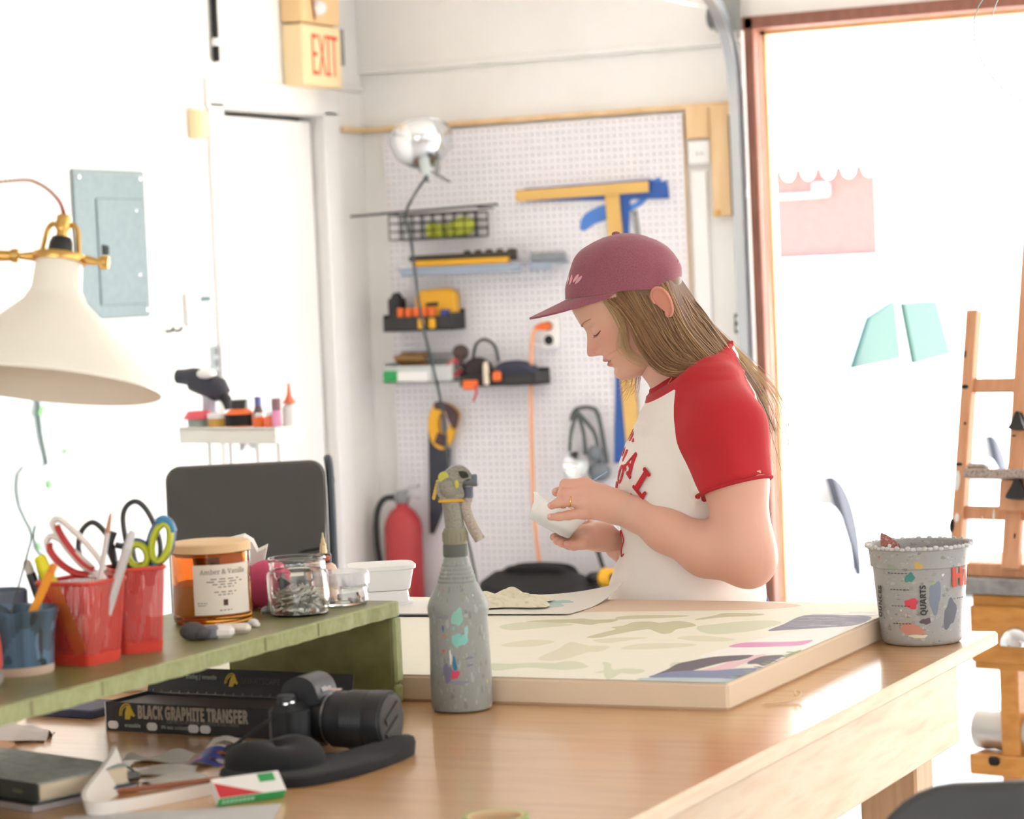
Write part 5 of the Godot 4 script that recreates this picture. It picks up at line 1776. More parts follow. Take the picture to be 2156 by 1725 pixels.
	g.quad(Vector3(x0 + 0.003, y - 0.0004, z0 + 0.003), Vector3(x1 - 0.002, y - 0.0004, z0 + 0.003), Vector3(x1 - 0.002, y - 0.0004, z1 - 0.002), Vector3(x0 + 0.003, y - 0.0004, z1 - 0.002))
	part(t, "painted_face", g, face, "cream face with olive, pink and slate shapes", 0.0)

# ---------------------------------------------------------------- green riser shelf
func riser_shelf() -> void:
	var green := tri_mat("riser_green", noise_tex(0.03, [rgb(116, 114, 66), rgb(126, 124, 74), rgb(134, 132, 82)], 52), Vector3(3, 3, 1), 0.38)
	var worn := tri_mat("riser_edge", noise_tex(0.03, [rgb(152, 156, 104), rgb(166, 170, 116), rgb(176, 182, 130)], 53), Vector3(3, 6, 10), 0.6)
	var t := thing("riser_shelf", "olive green wooden riser shelf standing on the table", "shelf", Vector3(-1.72, TABLE, -3.236))
	var g := G.new()
	g.box(Vector3(-0.137, 0.1315, 0.56), Vector3(0.266, 0.021, 1.12), 0.002)
	part(t, "shelf_board", g, green)
	# the front edge is cut rough: a strip with an uneven face
	g = G.new()
	var n := 90
	for i in n:
		var a := 0.002 + 1.116 * i / n
		var b := 0.002 + 1.116 * (i + 1) / n
		var e0 := -0.0018 + 0.0016 * sin(i * 1.7) + 0.0012 * sin(i * 0.61)
		var e1 := -0.0018 + 0.0016 * sin((i + 1) * 1.7) + 0.0012 * sin((i + 1) * 0.61)
		var q := [Vector3(-0.006, 0.1212, a), Vector3(e0, 0.1216, a), Vector3(e0, 0.1404, a), Vector3(-0.006, 0.1422, a)]
		var r := [Vector3(-0.006, 0.1212, b), Vector3(e1, 0.1216, b), Vector3(e1, 0.1404, b), Vector3(-0.006, 0.1422, b)]
		for k in 3:
			g.quad(q[k], q[k + 1], r[k + 1], r[k])
	part(t, "worn_edge", g, worn, "rough pale green front edge")
	for z in [0.011, 1.05]:
		g = G.new()
		g.box(Vector3(-0.137, 0.0605, z), Vector3(0.264, 0.121, 0.021), 0.0025)
		part(t, "leg_panel", g, green)
	g = G.new()
	g.box(Vector3(-0.003, 0.075, 0.011), Vector3(0.008, 0.09, 0.0205), 0.003)
	g.box(Vector3(-0.0035, 0.014, 0.011), Vector3(0.008, 0.026, 0.020), 0.003)
	part(t, "chipped_corner", g, worn)

# a stubby closed glass vessel: outside and inside walls in one skin
func vessel(out: Array, wall: float, floor_: float) -> Array:
	var inside := []
	for i in range(out.size() - 1, -1, -1):
		var q: Vector2 = out[i]
		if q.x > wall * 1.5 and q.y > floor_:
			inside.append(Vector2(q.x - wall, q.y))
	inside.append(Vector2(inside[-1].x * 0.96, floor_))
	inside.append(Vector2(0, floor_))
	return out + inside

func solid_glass(key: String, c: Color, alpha := 0.0) -> StandardMaterial3D:
	var m := mat(key, Color(c.r, c.g, c.b, alpha), 0.02)
	m.refraction_enabled = true
	m.refraction_scale = 0.05
	return m

func lines_of_print(t: Node, r: float, rows: Array, m: Material) -> void:
	# tiny printed lines as thin raised bars bent round a jar of radius r; rows: [angle0, angle1, height, thickness]
	var g := G.new()
	for q in rows:
		var steps := 10
		for i in steps:
			if i % 3 == 2 and q[3] < 0.002:
				continue
			var a: float = lerpf(q[0], q[1], float(i) / steps)
			var b: float = lerpf(q[0], q[1], float(i + 1) / steps)
			g.quad(Vector3(sin(a) * r, q[2] - q[3] / 2, cos(a) * r), Vector3(sin(b) * r, q[2] - q[3] / 2, cos(b) * r), Vector3(sin(b) * r, q[2] + q[3] / 2, cos(b) * r), Vector3(sin(a) * r, q[2] + q[3] / 2, cos(a) * r))
	part(t, "small_print", g, m, "", 0.0)

func on_the_riser() -> void:
	var g: G
	# amber candle
	var face := 0.55
	var t := thing("amber_candle", "amber glass candle with a wooden lid and cream label", "candle", Vector3(-1.876, SHELF + 0.0003, -3.0), face)
	var r := 0.0525
	g = G.new()
	g.lathe(vessel([Vector2(0, 0), Vector2(r - 0.004, 0), Vector2(r - 0.001, 0.002), Vector2(r, 0.006), Vector2(r, 0.093), Vector2(r - 0.001, 0.094), Vector2(r - 0.003, 0.094)], 0.0032, 0.010), 56)
	part(t, "glass", g, solid_glass("amber_glass", rgb(236, 164, 66)))
	g = G.new()
	g.lathe([Vector2(0, 0.0105), Vector2(r - 0.006, 0.0105), Vector2(r - 0.0036, 0.016), Vector2(r - 0.0036, 0.052), Vector2(0.01, 0.051), Vector2(0, 0.051)], 48)
	part(t, "wax", g, mat("wax", rgb(240, 196, 120), 0.5))
	g = G.new()
	g.tube([Vector3(0, 0.05, 0), Vector3(0.001, 0.058, 0), Vector3(0.002, 0.064, 0)], 0.0008, 5)
	part(t, "wick", g, M.matt_black)
	g = G.new()
	g.lathe([Vector2(0, 0.089), Vector2(r - 0.006, 0.089), Vector2(r - 0.006, 0.0945), Vector2(r + 0.001, 0.0945), Vector2(r + 0.001, 0.105), Vector2(r - 0.001, 0.107), Vector2(0, 0.107)], 48)
	part(t, "lid", g, mat("lid_wood", rgb(240, 200, 148), 0.6))
	g = G.new()
	var rs := []
	for y in [0.014, 0.080]:
		var ring := PackedVector3Array()
		for k in 25:
			var a := lerpf(-0.46, 1.12, k / 24.0)
			ring.append(Vector3(sin(a) * (r + 0.0004), y, cos(a) * (r + 0.0004)))
		rs.append(ring)
	g.rings(rs, false, false, false)
	part(t, "paper_label", g, mat("label_cream", rgb(244, 232, 214), 0.75))
	var wrap := func(q: Vector3) -> Vector3:
		var a := 0.33 + q.x / r
		return Vector3(sin(a) * (r + 0.0008 + q.z), q.y, cos(a) * (r + 0.0008 + q.z))
	letters(t, "lettering", "Amber & Vanilla", 0.0062, mat("ink_grey", rgb(128, 110, 98), 0.8), Transform3D(Basis(), Vector3(0, 0.0705, 0)), false, true, wrap, 0.0001, 0.95)
	lines_of_print(t, r + 0.0007, [[-0.02, 0.72, 0.061, 0.0013], [-0.12, 0.84, 0.0575, 0.0013], [0.02, 0.66, 0.054, 0.0013], [0.16, 0.58, 0.0505, 0.0013], [0.06, 0.64, 0.044, 0.0013], [0.16, 0.54, 0.0405, 0.0013], [-0.36, -0.12, 0.030, 0.0012], [-0.36, -0.16, 0.027, 0.0012], [0.18, 0.50, 0.020, 0.0012]], M.ink_grey)
	lines_of_print(t, r + 0.0007, [[0.28, 0.40, 0.030, 0.008]], mat("ink_brown", rgb(90, 58, 48), 0.8))
	# jar of pins
	t = thing("pin_jar", "open clear glass jar half full of silver pins and clips", "jar", Vector3(-1.792, SHELF + 0.0003, -3.081), 0.5)
	g = G.new()
	r = 0.0415
	g.lathe(vessel([Vector2(0, 0), Vector2(r - 0.006, 0), Vector2(r - 0.001, 0.004), Vector2(r, 0.010), Vector2(r, 0.055), Vector2(r - 0.0015, 0.0585), Vector2(r - 0.004, 0.060), Vector2(r - 0.003, 0.063), Vector2(r - 0.004, 0.066), Vector2(r - 0.003, 0.069), Vector2(r - 0.004, 0.072), Vector2(r - 0.002, 0.075), Vector2(r - 0.003, 0.077), Vector2(r - 0.005, 0.077)], 0.0024, 0.004), 48)
	part(t, "glass", g, solid_glass("clear_glass", rgb(250, 252, 250)))
	g = G.new()
	for i in 420:
		var a := rng.randf() * TAU
		var rr := sqrt(rng.randf()) * 0.030
		var y := 0.0075 + rng.randf() * (0.031 - 0.006 * (rr / 0.03))
		var d := Vector3(rng.randf() - 0.5, (rng.randf() - 0.5) * 0.55, rng.randf() - 0.5).normalized() * (0.004 + rng.randf() * 0.006)
		var c := Vector3(cos(a) * rr, y, sin(a) * rr)
		if c.y - absf(d.y) < 0.0055:
			c.y = 0.0055 + absf(d.y)
		g.tube([c - d, c + d], 0.0007 + 0.0005 * rng.randf(), 4)
	var pins := part(self, numbered("metal_pins"), g, mat("pin_metal", rgb(190, 184, 172), 0.35, 0.8), "heap of small silver pins inside the open glass jar", 0.0)
	pins.position = t.position
	pins.set_meta("kind", "stuff")
	pins.set_meta("category", "pins")
	t = thing("binder_clip", "small black binder clip on top of the pins in the jar", "clip", Vector3(-1.806, SHELF + 0.044, -3.068), 0.5)
	t.rotation.z = 0.55
	g = G.new()
	g.prism(PackedVector2Array([Vector2(-0.009, -0.006), Vector2(0.009, -0.006), Vector2(0.0035, 0.008), Vector2(-0.0035, 0.008)]), -0.009, 0.009)
	part(t, "jaw", g, M.black_plastic)
	g = G.new()
	g.tube(curve3([Vector3(-0.004, 0.008, -0.004), Vector3(-0.006, 0.018, 0), Vector3(-0.004, 0.008, 0.004)]), 0.0007, 4)
	part(t, "wire_lever", g, M.steel)
	t = thing("screw_eye", "dark metal screw eye sticking out of the pins in the jar", "screw eye", Vector3(-1.775, SHELF + 0.040, -3.085), 0.5)
	g = G.new()
	var loop := []
	for i in 17:
		loop.append(Vector3(0.006 * cos(TAU * i / 16), 0.011 + 0.006 * sin(TAU * i / 16), 0))
	g.tube(loop, 0.0016, 6)
	g.tube([Vector3(0, -0.012, 0), Vector3(0, 0.005, 0)], 0.0016, 6)
	part(t, "eye", g, M.dull_metal)
	# lidded acrylic box
	t = thing("lidded_jar", "low clear plastic jar with a clear screw lid", "jar", Vector3(-1.788, SHELF + 0.0003, -3.196), 0.5)
	r = 0.0355
	g = G.new()
	g.lathe(vessel([Vector2(0, 0), Vector2(r - 0.003, 0), Vector2(r, 0.004), Vector2(r, 0.024), Vector2(r - 0.002, 0.026), Vector2(r - 0.004, 0.026)], 0.002, 0.003), 40)
	part(t, "base", g, M.clear_glass)
	g = G.new()
	g.lathe([Vector2(0, 0.0415), Vector2(r - 0.001, 0.0415), Vector2(r, 0.0275), Vector2(r + 0.0022, 0.0275), Vector2(r + 0.0022, 0.0425), Vector2(r, 0.045), Vector2(0, 0.045)], 40)
	part(t, "lid", g, glass("lid_clear", rgb(250, 250, 250), 0.30, 0.1))
	g = G.new()
	for i in 7:
		var a := i * 0.9
		g.ball(Vector3(cos(a) * 0.018, 0.006 + 0.002 * (i % 3), sin(a) * 0.018), Vector3(0.006, 0.003, 0.004), Basis(Vector3.UP, a), 6, 8)
	part(t, "contents", g, mat("contents_pale", rgb(226, 214, 208), 0.6))
	# glue bottle with a fine tip
	t = thing("glue_bottle", "peach glue bottle with black collar and brass needle tip", "bottle", Vector3(-1.853, SHELF + 0.0003, -3.262), 0.5)
	g = G.new()
	g.lathe([Vector2(0, 0), Vector2(0.019, 0), Vector2(0.020, 0.003), Vector2(0.020, 0.036), Vector2(0.016, 0.045), Vector2(0.0105, 0.049), Vector2(0, 0.049)], 24)
	part(t, "body", g, mat("peach_plastic", rgb(240, 196, 172), 0.4))
	g = G.new()
	g.lathe([Vector2(0, 0.049), Vector2(0.0105, 0.049), Vector2(0.011, 0.051), Vector2(0.011, 0.060), Vector2(0.0095, 0.062), Vector2(0, 0.062)], 20)
	part(t, "collar", g, M.black_plastic)
	g = G.new()
	g.ball(Vector3(0.005, 0.056, 0.0100), Vector3(0.0045, 0.004, 0.0016), Basis(), 6, 8)
	part(t, "paint_dab", g, mat("dab_coral", rgb(236, 120, 92), 0.5))
	g = G.new()
	g.lathe([Vector2(0.0052, 0.062), Vector2(0.0048, 0.070), Vector2(0.0040, 0.073), Vector2(0.0044, 0.075), Vector2(0.003, 0.077), Vector2(0.0025, 0.082), Vector2(0.0012, 0.086), Vector2(0.0014, 0.090), Vector2(0, 0.092)], 14)
	part(t, "needle_tip", g, mat("tip_brass", rgb(206, 184, 138), 0.35, 0.6))
	# pink ball of tissue and a metal bead behind the jar
	g = G.new()
	g.ball(Vector3(0, 0.034, 0), Vector3(0.034, 0.034, 0.03), Basis(Vector3.FORWARD, 0.3), 14, 20)
	g.ball(Vector3(-0.022, 0.018, 0.008), Vector3(0.018, 0.018, 0.02), Basis(), 10, 14)
	single("pink_sponge", "bright pink sponge seen through the pin jar", "sponge", g, mat("sponge_pink", rgb(226, 90, 128), 0.8), Vector3(-1.868, SHELF, -3.13))
	g = G.new()
	g.lathe([Vector2(0, 0), Vector2(0.007, 0), Vector2(0.008, 0.004), Vector2(0.005, 0.009), Vector2(0, 0.011)], 14)
	single("metal_bead", "small dull metal bead left of the pin jar", "bead", g, M.dull_metal, Vector3(-1.843, SHELF, -3.082))
	# red and white carton behind
	t = thing("red_carton", "red carton with a torn white top behind the candle", "carton", Vector3(-1.935, SHELF, -3.185), 0.5)
	g = G.new()
	g.prism(PackedVector2Array([Vector2(-0.028, 0), Vector2(0.020, 0), Vector2(0.026, 0.055), Vector2(-0.03, 0.055)]), -0.03, 0.03)
	part(t, "sleeve", g, mat("carton_red", rgb(206, 48, 50), 0.6))
	g = G.new()
	g.prism(PackedVector2Array([Vector2(-0.03, 0.055), Vector2(0.026, 0.055), Vector2(0.032, 0.080), Vector2(0.018, 0.074), Vector2(0.012, 0.088), Vector2(0.0, 0.096), Vector2(-0.03, 0.09)]), -0.029, 0.029)
	part(t, "torn_top", g, mat("carton_white", rgb(232, 226, 218), 0.7))
	g = G.new()
	g.box(Vector3(0.018, 0.028, 0.0305), Vector3(0.012, 0.02, 0.001))
	part(t, "print_patch", g, mat("carton_blue", rgb(150, 160, 206), 0.7))
	# kneaded eraser, white erasers, crumb
	g = G.new()
	g.ball(Vector3(0, 0.0115, 0), Vector3(0.017, 0.0118, 0.014), Basis(), 10, 16)
	g.ball(Vector3(0.011, 0.009, 0.003), Vector3(0.012, 0.009, 0.011), Basis(), 8, 12)
	single("kneaded_eraser", "lumpy dark grey kneaded eraser by the red cup", "eraser", g, tri_mat("kneaded", noise_tex(0.05, [rgb(66, 64, 64), rgb(92, 90, 90)], 54), Vector3(20, 20, 20), 0.8), Vector3(-1.800, SHELF, -2.828), 0.3)
	t = thing("sleeved_eraser", "white eraser in a grey sleeve on the riser shelf", "eraser", Vector3(-1.777, SHELF, -2.85), 0.42)
	g = G.new()
	g.box(Vector3(0.0, 0.008, 0), Vector3(0.042, 0.016, 0.018), 0.005)
	part(t, "rubber", g, mat("eraser_white", rgb(240, 232, 222), 0.7))
	g = G.new()
	g.box(Vector3(-0.009, 0.0083, 0), Vector3(0.023, 0.0166, 0.0190), 0.003)
	part(t, "sleeve", g, mat("sleeve_grey", rgb(134, 130, 134), 0.7))
	g = G.new()
	g.box(Vector3(0, 0.0065, 0), Vector3(0.05, 0.013, 0.016), 0.005)
	single("long_eraser", "long cream eraser behind the sleeved one", "eraser", g, mat("eraser_cream", rgb(240, 226, 206), 0.7), Vector3(-1.783, SHELF, -2.893), 0.35)
	g = G.new()
	g.ball(Vector3(0, 0.005, 0), Vector3(0.008, 0.006, 0.006), Basis(), 6, 10)
	g.ball(Vector3(0.006, 0.003, 0.002), Vector3(0.005, 0.0035, 0.005), Basis(), 6, 8)
	single("eraser_crumb", "tiny white crumb beside the candle foot", "crumb", g, M.eraser_white, Vector3(-1.789, SHELF, -2.957))
	pen_cups()

# open square cup of red wire mesh: rim tube, mesh walls, solid foot band
func mesh_cup(called: String, label: String, at: Vector3, turn: float, w: float, d: float, h: float, foot: float) -> Node3D:
	var t := thing(called, label, "pen cup", at, turn)
	if not M.has("red_mesh"):
		var im := Image.create(32, 32, false, Image.FORMAT_RGBA8)
		im.fill(Color(0.84, 0.25, 0.2, 1))
		for i in 4:
			for j in 4:
				im.fill_rect(Rect2i(i * 8 + 2 + (4 if j % 2 else 0) * 0, j * 8 + 2, 4, 4), Color(0.84, 0.25, 0.2, 0))
		var m := mat("red_mesh", Color.WHITE, 0.45)
		m.albedo_texture = image_tex(im)
		m.transparency = BaseMaterial3D.TRANSPARENCY_ALPHA_SCISSOR
		m.alpha_scissor_threshold = 0.5
		m.uv1_scale = Vector3(64, 24, 1)
		mat("red_wire", rgb(222, 66, 48), 0.4)
	var bot := round_rect(w * foot, d * foot, 0.008, 4)
	var top := round_rect(w, d, 0.012, 4)
	var ring := func(f: float, y: float, off: float) -> PackedVector3Array:
		var out := PackedVector3Array()
		for i in bot.size():
			var q: Vector2 = bot[i].lerp(top[i], f)
			q += q.normalized() * off
			out.append(Vector3(q.x, y, -q.y))
		return out
	var g := G.new()
	g.rings([ring.call(0.1, 0.012, 0.0), ring.call(0.55, h * 0.55, 0.0), ring.call(1.0, h, 0.0)], false, false)
	part(t, "mesh_wall", g, M.red_mesh)
	g = G.new()
	g.rings([ring.call(0.0, 0.0, 0.0), ring.call(0.1, 0.013, 0.0008), ring.call(0.1, 0.013, -0.0008), ring.call(0.0, 0.002, -0.001)], true, true)
	part(t, "foot_band", g, M.red_wire)
	g = G.new()
	var pts := []
	for q in ring.call(1.0, h, 0.0):
		pts.append(q)
	pts.append(pts[0])
	g.tube(pts, 0.0026, 8)
	part(t, "rim", g, M.red_wire)
	return t

# strip of plastic following a path in the picture plane of its thing: x across, y up, given in millimetres
func strap(pts: Array, r: float, flat := 1.6) -> G:
	var g := G.new()
	var c := []
	for q in pts:
		c.append(Vector3(q[0], q[1], q[2] if q.size() > 2 else 0.0) / 1000.0)
	g.tube(curve3(c, 5), r, 8, true, flat, Vector3.BACK)
	return g

func pen_cups() -> void:
	var g: G
	var one := Vector3(-1.834, SHELF, -2.640)
	var two := Vector3(-1.822, SHELF, -2.735)
	mesh_cup("mesh_cup", "red wire mesh cup with highlighter and pens, next to the blue bowl", one, 0.44 - 0.54, 0.083, 0.078, 0.098, 0.80)
	mesh_cup("mesh_cup", "red wire mesh cup with the black scissors, next to the candle", two, 0.44 + 0.42, 0.066, 0.066, 0.103, 0.80)
	var turn := 0.50
	# black scissors: origin at the floor of the second cup
	var t := thing("scissors", "black handled scissors standing in the second mesh cup", "scissors", two + Vector3(-0.012, 0.006, -0.012), turn)
	g = strap([[-18, 92], [-20, 118], [-29, 140], [-43, 153], [-56, 145], [-62, 128], [-60, 108], [-52, 96], [-44, 92]], 0.0034)
	var q := part(t, "handle", g, M.black_plastic)
	part(q, "shank", strap([[-18, 140], [-24, 122], [-20, 105], [-14, 92], [-10, 76], [-12, 62]], 0.0045), M.black_plastic)
	g = strap([[10, 92], [2, 108], [-4, 130], [-6, 158], [0, 172], [12, 176], [24, 164], [34, 140], [38, 118], [34, 98], [22, 88], [10, 90]], 0.0034)
	q = part(t, "handle", g, M.black_plastic)
	part(q, "shank", strap([[2, 130], [4, 108], [8, 90], [6, 74], [2, 62]], 0.0045), M.black_plastic)
	g = strap([[-17, 124], [-8, 122], [2, 125]], 0.004)
	part(t, "bridge", g, M.black_plastic)
	g = G.new()
	g.prism(PackedVector2Array([Vector2(-0.013, 0.064), Vector2(-0.003, 0.066), Vector2(0.006, 0.002), Vector2(0.004, 0.0)]), -0.0014, 0.0004)
	g.prism(PackedVector2Array([Vector2(-0.004, 0.066), Vector2(0.007, 0.064), Vector2(-0.003, 0.0), Vector2(-0.005, 0.002)]), 0.0006, 0.0022)
	part(t, "blades", g, M.steel)
	# blue and lime craft scissors
	t = thing("scissors", "blue and lime green soft grip scissors in the second mesh cup", "scissors", two + Vector3(0.008, 0.006, -0.004), turn - 0.05)
	var ring_of := func(cx: float, cy: float, rx: float, ry: float, tilt: float, zc: float) -> Array:
		var out := []
		for i in 15:
			var a := TAU * i / 14.0
			var v := Vector2(cos(a) * rx, sin(a) * ry).rotated(tilt)
			out.append([cx + v.x, cy + v.y, zc])
		return out
	var blue := mat("grip_blue", rgb(60, 92, 150), 0.45)
	mat("grip_teal", rgb(44, 130, 170), 0.45)
	var lime := mat("grip_lime", rgb(196, 206, 48), 0.5)
	q = part(t, "handle", strap(ring_of.call(-4, 112, 14, 16, 0.2, -4), 0.0048), blue)
	part(q, "grip_pad", strap(ring_of.call(-2, 111, 11.5, 14, 0.2, 2.5), 0.0046), lime)
	q = part(t, "handle", strap(ring_of.call(26, 127, 13, 26, -0.28, -4), 0.0048), blue)
	part(q, "grip_pad", strap(ring_of.call(27, 126, 10.5, 23.5, -0.28, 2.5), 0.0046), lime)
	part(t, "thumb_patch", strap([[24, 151, 1], [31, 154, 1], [38, 149, 1], [42, 138, 1]], 0.0056), M.grip_teal)
	part(t, "thumb_patch", strap([[-18, 112, 1], [-16, 120, 1], [-9, 126, 1]], 0.0054), M.grip_teal)
	part(t, "shank", strap([[2, 98], [8, 88], [12, 74]], 0.005), M.grip_teal)
	part(t, "shank", strap([[19, 102], [14, 88], [8, 74]], 0.005), M.grip_teal)
	g = G.new()
	g.prism(PackedVector2Array([Vector2(0.004, 0.076), Vector2(0.016, 0.076), Vector2(-0.004, 0.006), Vector2(-0.007, 0.006)]), -0.001, 0.001)
	part(t, "blades", g, M.steel)
	# white and red scissors in the first cup
	t = thing("scissors", "white scissors with red lined finger loops in the first mesh cup", "scissors", one + Vector3(0.004, 0.008, -0.008), turn)
	var ivory := mat("scissor_white", rgb(238, 228, 216), 0.4)
	var red := mat("scissor_red", rgb(204, 50, 46), 0.5)
	q = part(t, "handle", strap([[14, 96], [-4, 106], [-22, 128], [-34, 150], [-38, 160], [-30, 164], [-16, 152], [2, 132], [16, 112], [20, 100]], 0.0036, 2.0), ivory)
	part(q, "loop_lining", strap([[8, 101, 1.5], [-6, 112, 1.5], [-21, 132, 1.5], [-31, 150, 1.5], [-33, 157, 1.5]], 0.0042, 1.9), red)
	q = part(t, "handle", strap([[12, 94], [-6, 96], [-28, 108], [-42, 124], [-46, 138], [-40, 144], [-28, 138], [-12, 122], [6, 104]], 0.0036, 2.0), ivory)
	part(q, "loop_lining", strap([[2, 96, 1.5], [-14, 99, 1.5], [-31, 111, 1.5], [-42, 126, 1.5], [-43, 136, 1.5]], 0.0042, 1.9), red)
	part(t, "shank", strap([[10, 98], [20, 86], [22, 70]], 0.006), ivory)
	g = G.new()
	g.prism(PackedVector2Array([Vector2(0.016, 0.072), Vector2(0.027, 0.072), Vector2(0.012, 0.004), Vector2(0.009, 0.004)]), -0.001, 0.001)
	part(t, "blades", g, M.steel)
	# pencils, pens and the highlighter: each a stick with its own ends
	stick("pencil", "white barrelled pencil point up in the first mesh cup", "pencil", one + Vector3(0.016, 0.008, 0.018), turn, 12, 0.175, 0.0036, "pencil_silver", rgb(222, 212, 204), "tip_wood", rgb(196, 140, 108), 6)
	stick("craft_knife", "grey plastic craft knife leaning in the first mesh cup", "knife", one + Vector3(0.018, 0.01, 0.006), turn, 20, 0.155, 0.0058, "knife_grey", rgb(206, 200, 196), "knife_cap", rgb(222, 220, 218), 8)
	stick("highlighter", "fat yellow highlighter in the first mesh cup", "highlighter", one + Vector3(0.0, 0.01, 0.008), turn, -20, 0.128, 0.0088, "highlighter_yellow", rgb(226, 216, 40), "highlighter_cap", rgb(240, 228, 30), 10)
	stick("black_pen", "black clicker pen nearest the bowl in the first mesh cup", "pen", one + Vector3(-0.026, 0.01, 0.0), turn, -14, 0.115, 0.0056, "pen_black", rgb(44, 42, 42), "pen_tip", rgb(58, 54, 52), 8)
	stick("black_pen", "black pen with pale end, outermost in the first mesh cup", "pen", one + Vector3(-0.038, 0.01, 0.0), turn, -16, 0.118, 0.0062, "pen_dark", rgb(52, 50, 44), "pen_pale", rgb(206, 196, 184), 8)
	stick("black_marker", "thin black marker slanting between the two mesh cups", "marker", two + Vector3(-0.018, 0.008, 0.014), turn, 8, 0.122, 0.0042, "marker_black", rgb(36, 36, 38), "marker_cap", rgb(46, 46, 48), 8)
	# glazed bowl at the left with brushes
	t = thing("glazed_bowl", "blue grey glazed ceramic cup holding brushes", "cup", Vector3(-1.862, SHELF, -2.545), 0.5)
	g = G.new()
	var out := [Vector2(0.042, 0.0105), Vector2(0.0425, 0.02), Vector2(0.0435, 0.04), Vector2(0.0465, 0.06), Vector2(0.0505, 0.075), Vector2(0.0495, 0.0762), Vector2(0.0475, 0.075), Vector2(0.0435, 0.06), Vector2(0.041, 0.04), Vector2(0.040, 0.012), Vector2(0, 0.010)]
	g.lathe(out, 44)
	var im := Image.create(512, 128, false, Image.FORMAT_RGB8)
	for yy in 128:
		for xx in 64:
			im.fill_rect(Rect2i(xx * 8, yy, 8, 1), rgb(60, 76, 84).lerp(rgb(92, 122, 148), clampf(absf(sin(xx * 0.31) * 0.5 + sin(xx * 0.83) * 0.35) + (0.5 if yy < 26 + 10 * sin(xx * 0.4) else 0.0) - 0.05, 0, 1)))
	for i in 60:
		blob(im, Vector2(rng.randf() * 512, rng.randf() * 128), Vector2(4 + rng.randf() * 14, 3 + rng.randf() * 10), [rgb(46, 56, 60), rgb(70, 92, 106), rgb(104, 134, 158)][i % 3])
	var glaze := mat("blue_glaze", Color.WHITE, 0.2)
	glaze.albedo_texture = image_tex(im)
	part(t, "glazed_wall", g, glaze)
	g = G.new()
	g.lathe([Vector2(0, 0), Vector2(0.040, 0), Vector2(0.0415, 0.002), Vector2(0.042, 0.0105), Vector2(0, 0.0105)], 44)
	part(t, "bare_foot", g, mat("bare_clay", rgb(214, 186, 162), 0.85), "unglazed tan clay foot")
	var bowl := Vector3(-1.862, SHELF, -2.545)
	stick("orange_knife", "orange utility knife leaning out of the glazed cup on to the mesh cup", "knife", bowl + Vector3(0.022, 0.055, 0.012), turn, 27, 0.082, 0.0056, "knife_orange", rgb(244, 158, 44), "knife_orange_end", rgb(236, 140, 40), 6)
	stick("flat_brush", "pale handled flat brush lying in the glazed cup", "brush", bowl + Vector3(0.026, 0.058, 0.0), turn, -82, 0.06, 0.0085, "brush_wood", rgb(226, 188, 138), "brush_end", rgb(50, 46, 46), 8)
	stick("wood_brush", "orange handled brush slanting out of the glazed cup", "brush", bowl + Vector3(0.008, 0.03, 0.026), turn, -36, 0.09, 0.005, "brush_amber", rgb(236, 180, 110), "brush_pale", rgb(232, 214, 190), 8)
	stick("thin_rod", "thin dark rod standing in the glazed cup", "rod", bowl + Vector3(-0.028, 0.014, 0.0), turn, 18, 0.165, 0.0013, "rod_dark", rgb(86, 92, 92), "rod_dark_end", rgb(86, 92, 92), 6)
	# grey blue tin behind the cups, clipped by the frame
	g = G.new()
	g.lathe([Vector2(0, 0), Vector2(0.03, 0), Vector2(0.031, 0.002), Vector2(0.031, 0.088), Vector2(0.029, 0.09), Vector2(0.028, 0.086), Vector2(0.028, 0.004), Vector2(0, 0.004)], 28)
	single("blue_tin", "slate blue tin standing behind the mesh cup", "tin", g, mat("tin_slate", rgb(104, 112, 128), 0.5), Vector3(-1.925, SHELF, -2.605))
	# red stapler seen end-on
	t = thing("stapler", "bright red stapler end at the front of the riser shelf", "stapler", Vector3(-1.783, SHELF, -2.365), 0.50)
	g = G.new()
	var rs := []
	for zz in [[0.0, 0.8], [-0.004, 1.0], [-0.10, 1.0], [-0.115, 0.7]]:
		var ring := PackedVector3Array()
		for p in curve2([Vector2(0.012, -0.024), Vector2(0.016, -0.006), Vector2(0.013, 0.022), Vector2(0.004, 0.029), Vector2(-0.012, 0.029), Vector2(-0.02, 0.018), Vector2(-0.021, -0.02)], 4):
			ring.append(Vector3(p.x * zz[1] - 0.004, 0.041 + p.y * zz[1], zz[0]))
		rs.append(ring)
	rs.reverse()
	g.rings(rs)
	part(t, "top_arm", g, mat("stapler_red", rgb(238, 70, 52), 0.35))
	g = G.new()
	g.box(Vector3(-0.006, 0.008, -0.055), Vector3(0.034, 0.016, 0.12), 0.003)
	part(t, "base", g, mat("stapler_metal", rgb(180, 172, 160), 0.4, 0.6))
	g = G.new()
	g.box(Vector3(-0.006, 0.009, 0.006), Vector3(0.012, 0.004, 0.002), 0.0005)
	part(t, "slot", g, M.matt_black)

# a straight stick leaning in the picture plane; degrees > 0 lean to the right
func stick(called: String, label: String, category: String, at: Vector3, turn: float, degrees: float, length: float, r: float, body: String, c: Color, end: String, ce: Color, sides: int) -> void:
	var t := thing(called, label, category, at, turn)
	t.rotation.z = -deg_to_rad(degrees)
	var g := G.new()
	g.tube([Vector3(0, 0, 0), Vector3(0, length * 0.86, 0)], r, sides)
	part(t, "barrel", g, mat(body, c, 0.45))
	g = G.new()
	g.tube([Vector3(0, length * 0.86, 0), Vector3(0, length * 0.97, 0), Vector3(0, length, 0)], [r * 0.98, r * 0.62, r * 0.22] if called == "pencil" else [r * 0.9, r * 0.86, r * 0.55], sides)
	part(t, "end", g, mat(end, ce, 0.5))

